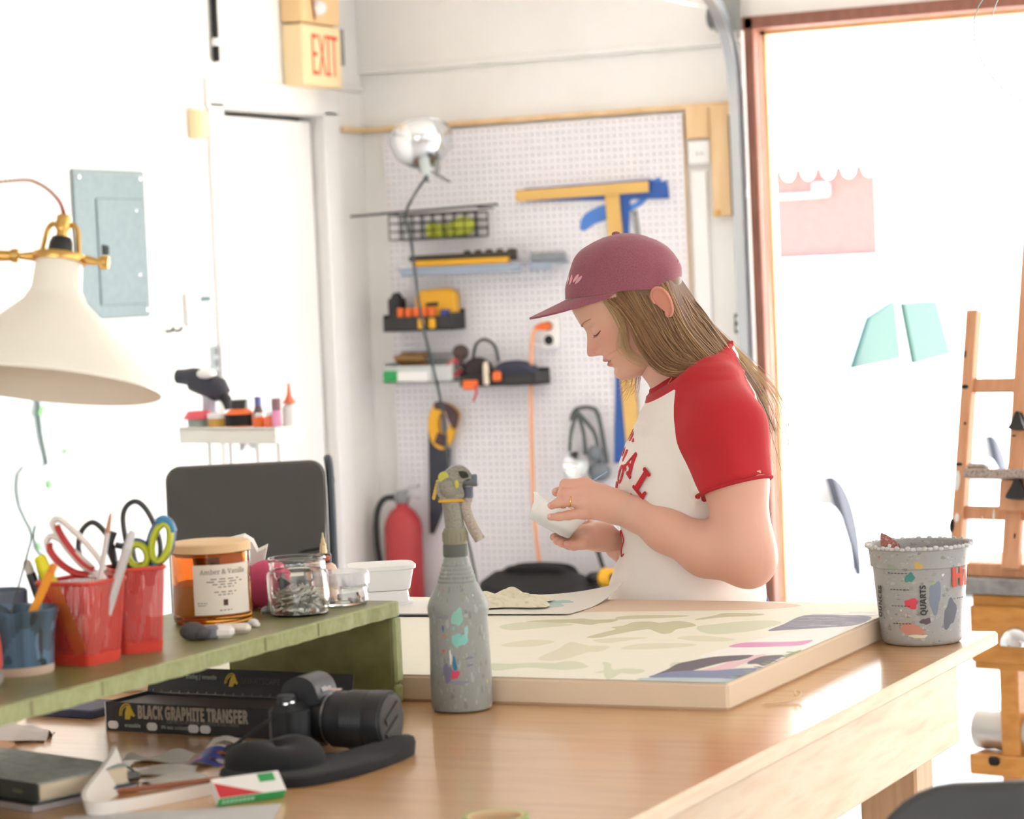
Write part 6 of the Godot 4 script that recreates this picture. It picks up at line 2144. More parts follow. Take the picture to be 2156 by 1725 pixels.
# grey crust of dried paint with coloured dabs; spots are [u, v, ru, rv, colour] in 0..1 of the wrap
func splatter(key: String, base: Array, spots: Array, seed_: int, rough := 0.5) -> StandardMaterial3D:
	var w := 1024
	var h := 512
	var im := Image.create(w, h, false, Image.FORMAT_RGB8)
	im.fill(base[0])
	rng.seed = seed_
	for i in 2600:
		var s := 1.2 + 9.0 * pow(rng.randf(), 3.0)
		blob(im, Vector2(rng.randf() * w, rng.randf() * h), Vector2(s, s * (0.5 + rng.randf())), base[rng.randi() % base.size()], 0.3)
	var dabs := [rgb(222, 96, 112), rgb(120, 196, 180), rgb(222, 190, 70), rgb(96, 108, 150), rgb(232, 228, 216), rgb(190, 120, 96), rgb(146, 190, 60)]
	for i in 70:
		var s := 1.5 + 5.0 * pow(rng.randf(), 2.0)
		blob(im, Vector2(rng.randf() * w, rng.randf() * h), Vector2(s, s * (0.6 + rng.randf())), dabs[i % dabs.size()], 0.35)
	for q in spots:
		blob(im, Vector2(q[0] * w, (1.0 - q[1]) * h), Vector2(q[2] * w, q[3] * h), q[4], 0.35)
	var m := mat(key, Color.WHITE, rough)
	m.albedo_texture = image_tex(im)
	return m

# lettering bent round an upright cone: radius r at height y, centred at angle a0
func round_text(t: Node, text: String, size: float, m: Material, r: float, y: float, a0: float, turned := false, bold := true, squeeze := 1.0) -> void:
	var bend := func(q: Vector3) -> Vector3:
		var v := Vector2(q.x, q.y)
		if turned:
			v = v.rotated(PI / 2)
		var a := a0 + v.x / r
		return Vector3(sin(a) * (r + q.z), y + v.y, cos(a) * (r + q.z))
	letters(t, "lettering", text, size, m, Transform3D(), bold, false, bend, 0.0004, squeeze)

func on_the_table() -> void:
	var g: G
	# ---- spray bottle. The lathe wraps u from local +x backwards, so the side that faces the room is near u = 0.75
	var t := thing("spray_bottle", "paint crusted spray bottle with a trigger head in front of the canvas", "spray bottle", Vector3(-1.612, TABLE, -3.198), 0.46)
	var crust := [rgb(150, 152, 145), rgb(158, 159, 154), rgb(144, 147, 138), rgb(170, 170, 166), rgb(153, 156, 151), rgb(147, 151, 138), rgb(134, 137, 128)]
	var skin := splatter("bottle_crust", crust, [
		[0.735, 0.40, 0.03, 0.03, rgb(126, 196, 182)], [0.77, 0.395, 0.025, 0.028, rgb(130, 200, 190)], [0.745, 0.52, 0.028, 0.05, rgb(140, 196, 176)], [0.79, 0.44, 0.012, 0.03, rgb(150, 200, 190)],
		[0.72, 0.27, 0.012, 0.035, rgb(38, 122, 158)], [0.712, 0.215, 0.028, 0.028, rgb(222, 70, 100)], [0.66, 0.34, 0.008, 0.010, rgb(220, 90, 96)], [0.66, 0.46, 0.006, 0.02, rgb(96, 100, 168)], [0.668, 0.42, 0.010, 0.008, rgb(206, 120, 96)],
		[0.68, 0.22, 0.02, 0.06, rgb(120, 118, 140)], [0.74, 0.17, 0.045, 0.012, rgb(138, 140, 156)], [0.7, 0.305, 0.006, 0.045, rgb(226, 226, 220)], [0.80, 0.30, 0.02, 0.008, rgb(128, 128, 148)], [0.80, 0.26, 0.02, 0.007, rgb(128, 128, 148)], [0.66, 0.52, 0.03, 0.012, rgb(140, 142, 156)]], 77)
	g = G.new()
	var prof := [Vector2(0, 0), Vector2(0.036, 0), Vector2(0.040, 0.003), Vector2(0.0415, 0.010), Vector2(0.0415, 0.05), Vector2(0.0405, 0.09), Vector2(0.0395, 0.125), Vector2(0.0415, 0.135), Vector2(0.0415, 0.142), Vector2(0.039, 0.150), Vector2(0.031, 0.165)]
	for i in 7:
		prof.append(Vector2(0.0285 - 0.0018 * i, 0.171 + 0.0055 * i))
		prof.append(Vector2(0.0262 - 0.0017 * i, 0.1735 + 0.0055 * i))
	prof.append_array([Vector2(0.0158, 0.211), Vector2(0, 0.211)])
	g.lathe(prof, 44)
	# map the wrap by height rather than by ring
	for i in g.p.size():
		g.uv[i].y = 1.0 - clampf(g.p[i].y / 0.25, 0.0, 1.0)
	part(t, "flask", g, skin)
	g = G.new()
	g.lathe([Vector2(0, 0.2085), Vector2(0.0168, 0.2085), Vector2(0.0172, 0.212), Vector2(0.0168, 0.224), Vector2(0.0158, 0.2255), Vector2(0, 0.2255)], 30)
	part(t, "neck_ring", g, mat("ring_dark", rgb(96, 98, 90), 0.6))
	g = G.new()
	g.lathe([Vector2(0, 0.2255), Vector2(0.0162, 0.2255), Vector2(0.0166, 0.2275), Vector2(0.0164, 0.2425), Vector2(0.014, 0.247), Vector2(0, 0.247)], 30)
	for i in 18:
		var a := TAU * i / 18
		g.box(Vector3(cos(a) * 0.0165, 0.235, sin(a) * 0.0165), Vector3(0.0016, 0.013, 0.002), 0.0005, Basis(Vector3.UP, -a))
	part(t, "collar", g, mat("collar_olive", rgb(142, 136, 112), 0.6))
	var grey := tri_mat("trigger_crust", noise_tex(0.06, [rgb(112, 106, 90), rgb(140, 136, 122), rgb(158, 152, 136), rgb(120, 122, 110)], 61), Vector3(14, 14, 14), 0.55, false)
	g = G.new()
	g.tube(curve3([Vector3(0, 0.246, 0), Vector3(-0.001, 0.262, 0), Vector3(-0.003, 0.28, 0), Vector3(-0.003, 0.296, 0)]), 0.0128, 16)
	part(t, "stem", g, grey)
	g = G.new()
	g.prism(curve2([Vector2(-0.016, 0.287), Vector2(-0.022, 0.302), Vector2(-0.015, 0.318), Vector2(-0.002, 0.329), Vector2(0.012, 0.331), Vector2(0.023, 0.324), Vector2(0.026, 0.314), Vector2(0.017, 0.3125), Vector2(0.013, 0.305), Vector2(0.015, 0.29), Vector2(0.004, 0.286)], 5), -0.0125, 0.0125, Basis(), Vector3.ZERO, 0.003)
	part(t, "head_shell", g, grey)
	g = G.new()
	g.prism(curve2([Vector2(0.009, 0.3235), Vector2(0.0185, 0.323), Vector2(0.022, 0.316), Vector2(0.013, 0.3145)]), 0.0124, 0.0132)
	part(t, "window_slot", g, mat("slot_dark", rgb(58, 54, 44), 0.8))
	g = G.new()
	g.ball(Vector3(-0.005, 0.302, 0.0115), Vector3(0.0135, 0.0145, 0.006), Basis(), 8, 16)
	part(t, "pivot_cap", g, grey)
	g = G.new()
	for i in 6:
		g.tube([Vector3(-0.020 - 0.0012 * i, 0.310 - 0.0042 * i, -0.011), Vector3(-0.020 - 0.0012 * i, 0.310 - 0.0042 * i, 0.0115)], 0.0024, 7)
	g.box(Vector3(-0.003, 0.2845, 0), Vector3(0.034, 0.004, 0.027), 0.001)
	part(t, "ribbed_grip", g, mat("grip_yellow", rgb(222, 172, 40), 0.5), "yellow ribbed back of the head")
	g = G.new()
	g.ball(Vector3(-0.012, 0.317, 0.0122), Vector3(0.007, 0.008, 0.0012), Basis(Vector3.FORWARD, 0.6), 6, 10)
	g.ball(Vector3(0.0055, 0.307, 0.0175), Vector3(0.003, 0.006, 0.0008), Basis(), 6, 8)
	part(t, "paint_dab", g, mat("dab_lime", rgb(196, 190, 70), 0.5))
	g = G.new()
	g.tube([Vector3(0.012, 0.3095, 0), Vector3(0.022, 0.3095, 0), Vector3(0.024, 0.310, 0), Vector3(0.033, 0.310, 0), Vector3(0.0345, 0.310, 0)], [0.007, 0.007, 0.0085, 0.0085, 0.006], 16)
	part(t, "nozzle", g, mat("nozzle_grey", rgb(112, 116, 118), 0.5))
	g = G.new()
	var tp := curve3([Vector3(0.020, 0.303, 0), Vector3(0.0195, 0.288, 0), Vector3(0.016, 0.276, 0), Vector3(0.019, 0.262, 0), Vector3(0.026, 0.244, 0), Vector3(0.034, 0.229, 0)], 5)
	g.tube(tp, 0.0076, 10, true, 0.75, Vector3.BACK)
	part(t, "trigger", g, tri_mat("trigger_tan", noise_tex(0.05, [rgb(120, 108, 92), rgb(164, 150, 132), rgb(196, 184, 168), rgb(140, 124, 106)], 63), Vector3(16, 16, 16), 0.55, false))
	g = G.new()
	g.tube([Vector3(0.020, 0.302, 0), Vector3(0.0195, 0.287, 0)], 0.0083, 10)
	part(t, "trigger_pin", g, mat("pin_slate", rgb(92, 92, 110), 0.5))
	# ---- mixing bucket
	t = thing("mixing_bucket", "paint spattered grey mixing bucket at the corner of the table", "bucket", Vector3(-1.182, TABLE, -3.915), 0.291)
	skin = splatter("bucket_crust", [rgb(166, 164, 158), rgb(174, 172, 167), rgb(156, 154, 148), rgb(184, 182, 178), rgb(164, 159, 149), rgb(170, 165, 161), rgb(142, 138, 132)], [
		[0.715, 0.44, 0.028, 0.045, rgb(218, 70, 88)], [0.715, 0.70, 0.016, 0.05, rgb(70, 140, 128)], [0.795, 0.60, 0.018, 0.035, rgb(160, 190, 60)], [0.765, 0.26, 0.018, 0.035, rgb(104, 84, 92)], [0.71, 0.18, 0.05, 0.05, rgb(206, 140, 116)], [0.735, 0.11, 0.03, 0.02, rgb(232, 220, 190)],
		[0.80, 0.50, 0.025, 0.14, rgb(128, 138, 150)], [0.865, 0.32, 0.03, 0.14, rgb(108, 108, 116)], [0.745, 0.82, 0.012, 0.04, rgb(206, 172, 90)], [0.655, 0.80, 0.02, 0.03, rgb(150, 160, 140)]], 88, 0.42)
	g = G.new()
	var out := [Vector2(0, 0), Vector2(0.054, 0), Vector2(0.059, 0.003), Vector2(0.062, 0.010), Vector2(0.0715, 0.118), Vector2(0.0745, 0.1195), Vector2(0.077, 0.146), Vector2(0.081, 0.1475), Vector2(0.0815, 0.1505), Vector2(0.0795, 0.152), Vector2(0.0765, 0.151), Vector2(0.0745, 0.146), Vector2(0.068, 0.10), Vector2(0.06, 0.02), Vector2(0, 0.018)]
	g.lathe(out, 56)
	for i in g.p.size():
		g.uv[i].y = 1.0 - clampf(g.p[i].y / 0.152, 0.0, 1.0)
	part(t, "pail", g, skin)
	var ink := mat("ink_faded", rgb(76, 74, 72), 0.7)
	round_text(t, "QUARTS", 0.0088, ink, 0.0705, 0.072, 0.05, true)
	round_text(t, "OUNCES", 0.0088, ink, 0.0705, 0.068, -1.05, true)
	round_text(t, "Hi", 0.030, mat("ink_red", rgb(226, 96, 72), 0.6), 0.0725, 0.104, 0.98, false, true)
	round_text(t, "- - - -", 0.006, ink, 0.071, 0.072, 0.98, false, true)
	for q in [[-0.72, 0.113], [-0.70, 0.088], [-0.70, 0.063], [-0.70, 0.036]]:
		var b := G.new()
		var r: float = lerpf(0.062, 0.0722, q[1] / 0.12) + 0.0006
		for i in 6:
			var a0: float = q[0] + 0.08 * i
			var a1: float = a0 + 0.055
			b.quad(Vector3(sin(a0) * r, q[1] - 0.0006, cos(a0) * r), Vector3(sin(a1) * r, q[1] - 0.0006, cos(a1) * r), Vector3(sin(a1) * r, q[1] + 0.0006, cos(a1) * r), Vector3(sin(a0) * r, q[1] + 0.0006, cos(a0) * r))
		part(t, "measure_line", b, ink, "", 0.0)
	g = G.new()
	for i in 60:
		var a := TAU * i / 60.0
		g.ball(Vector3(cos(a) * 0.0802, 0.1505 + 0.0012 * sin(i * 2.7), sin(a) * 0.0802), Vector3(0.0045, 0.0022 + 0.0012 * absf(sin(i * 1.9)), 0.0028), Basis(Vector3.UP, -a + PI / 2), 5, 7)
	part(t, "crusted_rim", g, mat("crust_pale", rgb(206, 202, 196), 0.6))
	t = thing("palette_knife", "rust red wooden scraper handle sticking out of the bucket", "scraper", Vector3(-1.222, TABLE + 0.05, -3.928), 0.40)
	t.rotation.z = 0.10
	g = G.new()
	g.prism(curve2([Vector2(-0.011, 0.0), Vector2(0.012, 0.0), Vector2(0.016, 0.085), Vector2(0.008, 0.104), Vector2(-0.006, 0.116), Vector2(-0.012, 0.114), Vector2(-0.014, 0.08)]), -0.004, 0.004, Basis(), Vector3.ZERO, 0.001)
	part(t, "handle", g, tri_mat("rust_wood", noise_tex(0.06, [rgb(150, 84, 70), rgb(172, 100, 86), rgb(206, 190, 182)], 65), Vector3(14, 14, 14), 0.6, false))
	g = G.new()
	g.ball(Vector3(-0.001, 0.097, 0.0042), Vector3(0.003, 0.003, 0.0008), Basis(), 6, 8)
	part(t, "rivet", g, M.paint_white)
	# ---- roll box with its lid folded back
	t = thing("roll_box", "long black carton with its lid open and white lettering under the riser", "carton", Vector3(-2.02, TABLE, -2.946), -0.065)
	var card := mat("box_black", rgb(40, 38, 37), 0.5)
	g = G.new()
	g.box(Vector3(0.165, 0.0195, -0.004), Vector3(0.33, 0.039, 0.0016), 0.0004)
	g.box(Vector3(0.165, 0.0006, -0.05), Vector3(0.33, 0.0012, 0.092))
	g.box(Vector3(0.165, 0.0195, -0.0955), Vector3(0.33, 0.039, 0.0016), 0.0004)
	for x in [0.0008, 0.3292]:
		g.box(Vector3(x, 0.0195, -0.05), Vector3(0.0016, 0.039, 0.092))
	part(t, "tray", g, card)
	g = G.new()
	g.box(Vector3(0.165, 0.0335, -0.05), Vector3(0.326, 0.002, 0.088))
	part(t, "inner_flap", g, mat("flap_brown", rgb(92, 80, 70), 0.6))
	g = G.new()
	g.box(Vector3(0.165, 0.054, -0.101), Vector3(0.33, 0.036, 0.0016), 0.0004, Basis(Vector3.RIGHT, -0.25))
	part(t, "lid", g, card)
	g = G.new()
	g.box(Vector3(0.165, 0.0385, -0.0935), Vector3(0.326, 0.0016, 0.002))
	for i in 22:
		g.prism(PackedVector2Array([Vector2(-0.0022, 0), Vector2(0.0022, 0), Vector2(0.0016, 0.0042)]), -0.0003, 0.0003, Basis(), Vector3(0.012 + 0.0148 * i, 0.039, -0.093))
	part(t, "cutter_strip", g, M.bright_steel)
	g = G.new()
	g.box(Vector3(0.0003, 0.0195, -0.003), Vector3(0.0012, 0.0385, 0.0022))
	part(t, "white_edge", g, M.print_white)
	letters(t, "lettering", "BLACK GRAPHITE TRANSFER", 0.0168, mat("box_text", rgb(226, 212, 190), 0.6), Transform3D(Basis(), Vector3(0.1415, 0.0268, -0.0029)), true, false, null, 0.0004, -0.176)
	letters(t, "lettering", "FOR PRECISION TRACING ON PAPER, WOOD, CANVAS", 0.0036, mat("box_small", rgb(150, 140, 128), 0.6), Transform3D(Basis(), Vector3(0.158, 0.0160, -0.0029)), false, false, null, 0.0003, -0.115)
	var leaf := mat("box_green_text", rgb(196, 206, 190), 0.6)
	letters(t, "lettering", "erasable", 0.0046, leaf, Transform3D(Basis(), Vector3(0.044, 0.0085, -0.0029)), true, false, null, 0.0003, -0.026)
	letters(t, "lettering", "0% wax content", 0.0046, leaf, Transform3D(Basis(), Vector3(0.112, 0.0085, -0.0029)), true, false, null, 0.0003, -0.042)
	var sloped := Basis(Vector3.RIGHT, -0.25)
	letters(t, "lettering", "tracing | versatile", 0.005, leaf, Transform3D(sloped, Vector3(0.088, 0.060, -0.1012)), true, false, null, 0.0003, -0.05)
	letters(t, "lettering", "MYARTSCAPE", 0.0075, mat("box_dim", rgb(92, 84, 78), 0.6), Transform3D(sloped, Vector3(0.185, 0.0575, -0.1007)), false, false, null, 0.0003, -0.062)
	for x in [0.012, 0.076, 0.143, 0.162]:
		g = G.new()
		g.prism(round_rect(0.017, 0.0105, 0.0048), -0.0031, -0.0026, Basis(), Vector3(x, 0.0085, 0))
		part(t, "punched_slot", g, M.print_white)
	g = G.new()
	g.prism(round_rect(0.018, 0.012, 0.005), 0.0, 0.0006, sloped, Vector3(0.248, 0.054, -0.0998))
	part(t, "punched_slot", g, M.print_white)
	# the golden horse head emblem: mane stripes and a muzzle
	for q in [[Transform3D(Basis(), Vector3(0.036, 0.0265, -0.0029)), 1.0], [Transform3D(sloped, Vector3(0.138, 0.0575, -0.1005)), 0.85]]:
		g = G.new()
		g.xf = q[0]
		var k: float = q[1]
		var head := []
		for p in [Vector2(-0.004, -0.010), Vector2(-0.003, 0.0), Vector2(0.0, 0.007), Vector2(0.005, 0.0105), Vector2(0.006, 0.0075), Vector2(0.010, 0.0), Vector2(0.013, -0.004), Vector2(0.011, -0.0065), Vector2(0.006, -0.004), Vector2(0.004, -0.010)]:
			head.append(p * k)
		g.prism(PackedVector2Array(head), 0.0, 0.0004)
		for j in 2:
			var band := PackedVector2Array()
			for i in 9:
				var a := PI * 0.42 + PI * 0.62 * i / 8.0
				band.append(Vector2(cos(a) * (0.010 + 0.003 * j), -0.004 + sin(a) * (0.0125 + 0.003 * j)) * k)
			for i in range(8, -1, -1):
				var a := PI * 0.42 + PI * 0.62 * i / 8.0
				band.append(Vector2(cos(a) * (0.0085 + 0.003 * j), -0.004 + sin(a) * (0.011 + 0.003 * j)) * k)
			g.prism(band, 0.0, 0.0004)
		part(t, "emblem", g, mat("emblem_gold", rgb(214, 178, 48), 0.5))
	g = G.new()
	g.box(Vector3(0, 0.006, 0), Vector3(0.12, 0.012, 0.09), 0.002)
	single("navy_notebook", "thin navy notebook lying behind the black carton", "notebook", g, mat("notebook_navy", rgb(52, 58, 84), 0.6), Vector3(-2.15, TABLE, -3.075), -0.1)
	camera_and_cap()
	papers_and_books()

func camera_and_cap() -> void:
	var g: G
	# felt cap lying flat: low dome with a stiff rolled brim that sticks out towards the lens
	var felt := mat("felt_black", rgb(30, 29, 29), 0.95)
	felt.rim_enabled = true
	felt.rim = 0.25
	var t := thing("felt_cap", "flat black felt cap lying on the table in front of the camera", "cap", Vector3(-1.60, TABLE, -2.74))
	g = G.new()
	var outline := curve2([Vector2(-0.078, -0.055), Vector2(-0.04, -0.097), Vector2(0.012, -0.107), Vector2(0.055, -0.090), Vector2(0.085, -0.015), Vector2(0.090, 0.075), Vector2(0.082, 0.135), Vector2(0.066, 0.150), Vector2(0.058, 0.11), Vector2(0.05, 0.075), Vector2(0.005, 0.058), Vector2(-0.03, 0.045), Vector2(-0.072, 0.015)], 5)
	var rs := []
	for q in [[1.0, 0.0], [1.015, 0.004], [1.0, 0.010], [0.96, 0.0125], [0.85, 0.0135]]:
		var ring := PackedVector3Array()
		for p in outline:
			var c := Vector2(0.02, -0.005)
			var v: Vector2 = c + (p - c) * q[0]
			var lift: float = 0.010 * smoothstep(0.05, 0.14, v.y) * float(q[1] > 0.002)
			ring.append(Vector3(v.x, q[1] + lift, v.y * -1.0))
		rs.append(ring)
	g.rings(rs, true, true)
	part(t, "brim", g, felt)
	# the crown, pushed in and slumped to one side
	g = G.new()
	var crown := func(u: float, v: float) -> Vector3:
		var a := -TAU * u
		var r := sin(v * PI / 2)
		var h := 0.037 * pow(cos(v * PI / 2), 0.6) * (1.0 - 0.12 * sin(a * 2.0 + 0.6)) - 0.008 * exp(-r * r * 6.0)
		return Vector3(-0.022 + cos(a) * r * 0.062, 0.008 + maxf(0.0, h), 0.024 + sin(a) * r * 0.058)
	var rings2 := []
	for i in 13:
		var ring := PackedVector3Array()
		for j in 36:
			ring.append(crown.call(j / 36.0, 1.0 - i / 12.0))
		rings2.append(ring)
	g.rings(rings2)
	part(t, "crown", g, felt)
	# camera: local +x is the way the lens points
	var at := Vector3(-1.640, TABLE + 0.0015, -2.858)
	t = thing("mirrorless_camera", "black mirrorless camera with a zoom lens resting on the felt cap", "camera", at, 0.44 - 0.42)
	var shell := tri_mat("camera_black", noise_tex(0.4, [rgb(30, 30, 31), rgb(40, 40, 41)], 71), Vector3(20, 20, 20), 0.5, false)
	g = G.new()
	g.box(Vector3(-0.022, 0.034, 0), Vector3(0.038, 0.066, 0.128), 0.009)
	g.tube([Vector3(-0.004, 0.006, 0.050), Vector3(-0.004, 0.060, 0.050)], [0.015, 0.017], 14)
	part(t, "body", g, shell)
	g = G.new()
	var hump := curve2([Vector2(-0.045, 0.062), Vector2(0.002, 0.062), Vector2(0.004, 0.072), Vector2(-0.002, 0.088), Vector2(-0.016, 0.0955), Vector2(-0.03, 0.094), Vector2(-0.044, 0.084)], 4)
	g.prism(hump, -0.026, 0.026, Basis(), Vector3(0.004, 0, -0.008), 0.006)
	part(t, "viewfinder_hump", g, mat("hump_black", rgb(46, 46, 48), 0.4))
	letters(t, "lettering", "Nikon", 0.0058, M.print_white, Transform3D(Basis(Vector3.UP, PI / 2) * Basis(Vector3.RIGHT, -0.4), Vector3(0.0075, 0.0785, -0.008)), true, false, null, 0.0004, 1.0)
	for q in [[0.046, 0.011, 0.010], [-0.046, 0.0105, 0.008]]:
		g = G.new()
		g.lathe([Vector2(0, 0), Vector2(q[1], 0), Vector2(q[1], q[2]), Vector2(q[1] - 0.0015, q[2] + 0.0012), Vector2(0, q[2] + 0.0012)], 22, Vector3(-0.02, 0.067, q[0]))
		for i in 16:
			var a := TAU * i / 16
			g.box(Vector3(-0.02 + cos(a) * q[1], 0.067 + q[2] / 2, q[0] + sin(a) * q[1]), Vector3(0.001, q[2] * 0.8, 0.0016), 0.0, Basis(Vector3.UP, -a))
		part(t, "dial", g, M.hump_black)
	for q in [Vector3(-0.006, 0.070, 0.056), Vector3(-0.012, 0.0685, 0.062), Vector3(-0.03, 0.0685, 0.030)]:
		g = G.new()
		g.lathe([Vector2(0, 0), Vector2(0.0038, 0), Vector2(0.0036, 0.0022), Vector2(0, 0.003)], 12, q)
		part(t, "button", g, M.bright_steel)
	var b := Basis(Vector3.FORWARD, PI / 2) * Basis()
	b = Basis(Vector3.UP, 0) * Basis(Vector3(0, 0, 1), -PI / 2)
	var lens := [Vector2(0.029, -0.004), Vector2(0.031, 0.004), Vector2(0.031, 0.012), Vector2(0.0305, 0.013), Vector2(0.0305, 0.016), Vector2(0.035, 0.020), Vector2(0.0355, 0.040)]
	for i in 10:
		lens.append(Vector2(0.0368, 0.042 + 0.0028 * i))
		lens.append(Vector2(0.0362, 0.0434 + 0.0028 * i))
	lens.append_array([Vector2(0.0358, 0.072), Vector2(0.037, 0.074), Vector2(0.0375, 0.092), Vector2(0.0365, 0.0945), Vector2(0.0335, 0.0945), Vector2(0.032, 0.0915), Vector2(0, 0.0915)])
	g = G.new()
	g.lathe(lens, 44, Vector3(0.0, 0.040, -0.008), b)
	part(t, "lens", g, mat("lens_black", rgb(34, 34, 35), 0.45))
	g = G.new()
	g.lathe([Vector2(0.0312, 0.0125), Vector2(0.0322, 0.0128), Vector2(0.0322, 0.0145), Vector2(0.0312, 0.0148)], 44, Vector3(0.0, 0.040, -0.008), b)
	part(t, "lens_ring", g, M.steel)
	g = G.new()
	g.lathe([Vector2(0, 0.0915), Vector2(0.0325, 0.0915), Vector2(0.0325, 0.0958), Vector2(0.031, 0.0968), Vector2(0.0, 0.0968)], 40, Vector3(0.0, 0.040, -0.008), b)
	var capm := mat("cap_black", rgb(48, 48, 49), 0.5)
	var lc := part(t, "lens_cap", g, capm)
	for s in [-1, 1]:
		g = G.new()
		g.box(Vector3(0.0975, 0.040 + 0.009 * s, -0.008), Vector3(0.0024, 0.011, 0.040), 0.001, Basis(Vector3.RIGHT, 0.5))
		part(lc, "cap_grip", g, M.hump_black)
	g = G.new()
	g.box(Vector3(0.018, 0.0765, -0.012), Vector3(0.014, 0.0014, 0.010), 0.0005)
	part(t, "distance_mark", g, mat("mark_pink", rgb(226, 190, 176), 0.5))
	g = G.new()
	g.tube(curve3([Vector3(-0.03, 0.052, 0.066), Vector3(-0.045, 0.040, 0.082), Vector3(-0.075, 0.02, 0.085), Vector3(-0.10, 0.012, 0.06), Vector3(-0.12, 0.006, 0.03)]), 0.006, 6, true, 0.25)
	part(t, "strap", g, felt)

func papers_and_books() -> void:
	var g: G
	# printed card, blue with a pale arch at the top
	var im := Image.create(200, 300, false, Image.FORMAT_RGB8)
	im.fill(rgb(72, 84, 160))
	im.fill_rect(Rect2i(0, 0, 200, 90), rgb(226, 216, 202))
	fill_poly(im, [Vector2(30, 72), Vector2(70, 40), Vector2(130, 40), Vector2(175, 72)], rgb(86, 70, 62))
	for i in 26:
		im.fill_rect(Rect2i(40 + (i * 37) % 120, 48 + (i * 13) % 20, 9, 4), rgb(206, 194, 178))
	rng.seed = 5
	for i in 26:
		blob(im, Vector2(80 + rng.randf() * 120, 96 + rng.randf() * 150), Vector2(8 + rng.randf() * 20, 6 + rng.randf() * 14), [rgb(116, 84, 62), rgb(66, 52, 56), rgb(206, 190, 172), rgb(196, 120, 90), rgb(90, 100, 180), rgb(60, 48, 44)][i % 6])
	blob(im, Vector2(20, 250), Vector2(30, 50), rgb(206, 96, 136))
	blob(im, Vector2(150, 220), Vector2(36, 22), rgb(206, 196, 196), 0.05)
	var m := mat("card_print", Color.WHITE, 0.4)
	m.albedo_texture = image_tex(im)
	g = G.new()
	g.sheet(func(u, v): return Vector3(lerpf(-0.027, 0.027, u), 0.003 + 0.016 * v * v + 0.004 * sin(u * 5.0), lerpf(0.045, -0.045, v)), 8, 10, 0.0004)
	single("picture_card", "blue printed card with brown pictures under the cap edge", "card", g, m, Vector3(-1.742, TABLE, -2.785), 0.15)
	# receipts and torn paper
	var news := tri_mat("receipt", noise_tex(0.2, [rgb(206, 196, 182), rgb(230, 222, 210), rgb(236, 229, 218)], 81), Vector3(4, 4, 40), 0.8, false)
	for q in [[-1.775, -2.69, 0.5, 0.10, 0.045, 0.006, "long crumpled receipt lying beside the printed card"], [-1.815, -2.765, 0.2, 0.09, 0.04, 0.012, "folded tan paper scrap behind the crumpled receipt"], [-1.725, -2.655, 0.9, 0.07, 0.055, 0.004, "flat grey paper slip with faint print"]]:
		var w: float = q[3]
		var d: float = q[4]
		var h: float = q[5]
		g = G.new()
		g.sheet(func(u, v): return Vector3(lerpf(-w / 2, w / 2, u), 0.0015 + h * (0.5 + 0.5 * sin(u * 7.0 + v * 3.0)) * (0.4 + 0.6 * v) * 0.9, lerpf(d / 2, -d / 2, v) + 0.004 * sin(u * 9.0)), 14, 8, 0.0004)
		single("paper_scrap", q[6], "paper", g, news, Vector3(q[0], TABLE, q[1]), q[2], "loose paper scraps")
	# two books, the upper one weathered teal
	var teal := tri_mat("book_teal", noise_tex(0.03, [rgb(126, 134, 124), rgb(156, 163, 152), rgb(184, 187, 176), rgb(140, 148, 140)], 83), Vector3(4, 4, 12), 0.6)
	var lower := thing("lower_book", "thin dark book under the weathered teal book", "book", Vector3(-1.880, TABLE, -2.556), -0.31)
	g = G.new()
	g.box(Vector3(0, 0.004, 0.0), Vector3(0.26, 0.008, 0.15), 0.001)
	part(lower, "pages", g, mat("page_grey", rgb(188, 180, 178), 0.8))
	g = G.new()
	g.box(Vector3(0, 0.0088, 0.0), Vector3(0.263, 0.0016, 0.152), 0.0006)
	part(lower, "cover", g, mat("cover_dark", rgb(54, 52, 50), 0.6))
	var book := thing("weathered_book", "weathered teal paperback with a dark green spine", "book", Vector3(-1.8735, TABLE + 0.0098, -2.552), -0.29)
	g = G.new()
	g.box(Vector3(0, 0.0105, -0.002), Vector3(0.236, 0.019, 0.128), 0.001)
	part(book, "pages", g, mat("page_tan", rgb(222, 204, 174), 0.8))
	g = G.new()
	g.box(Vector3(0, 0.021, 0), Vector3(0.24, 0.0018, 0.134), 0.0007)
	g.box(Vector3(0, 0.0009, 0), Vector3(0.24, 0.0018, 0.134), 0.0007)
	part(book, "cover", g, teal)
	g = G.new()
	g.box(Vector3(0, 0.011, 0.0665), Vector3(0.24, 0.0215, 0.0025), 0.001)
	var spine := part(book, "spine", g, mat("spine_green", rgb(46, 52, 44), 0.5))
	g = G.new()
	for q in [[-0.05, 0.008, 0.10], [-0.06, 0.0135, 0.08], [0.085, 0.0105, 0.016]]:
		for i in 9:
			g.box(Vector3(q[0] + (i / 8.0 - 0.5) * q[2], q[1], 0.068), Vector3(q[2] / 12.0, 0.0035, 0.0004))
	part(spine, "lettering", g, mat("spine_olive", rgb(112, 120, 92), 0.6))
	# bent strip of white card standing on its edge like a V
	g = G.new()
	var path := curve3([Vector3(-0.080, 0, -0.148), Vector3(-0.072, 0, -0.105), Vector3(-0.045, 0, -0.022), Vector3(-0.028, 0, -0.002), Vector3(-0.008, 0, -0.02), Vector3(0.02, 0, -0.085), Vector3(0.042, 0, -0.145)], 5)
	var rs := []
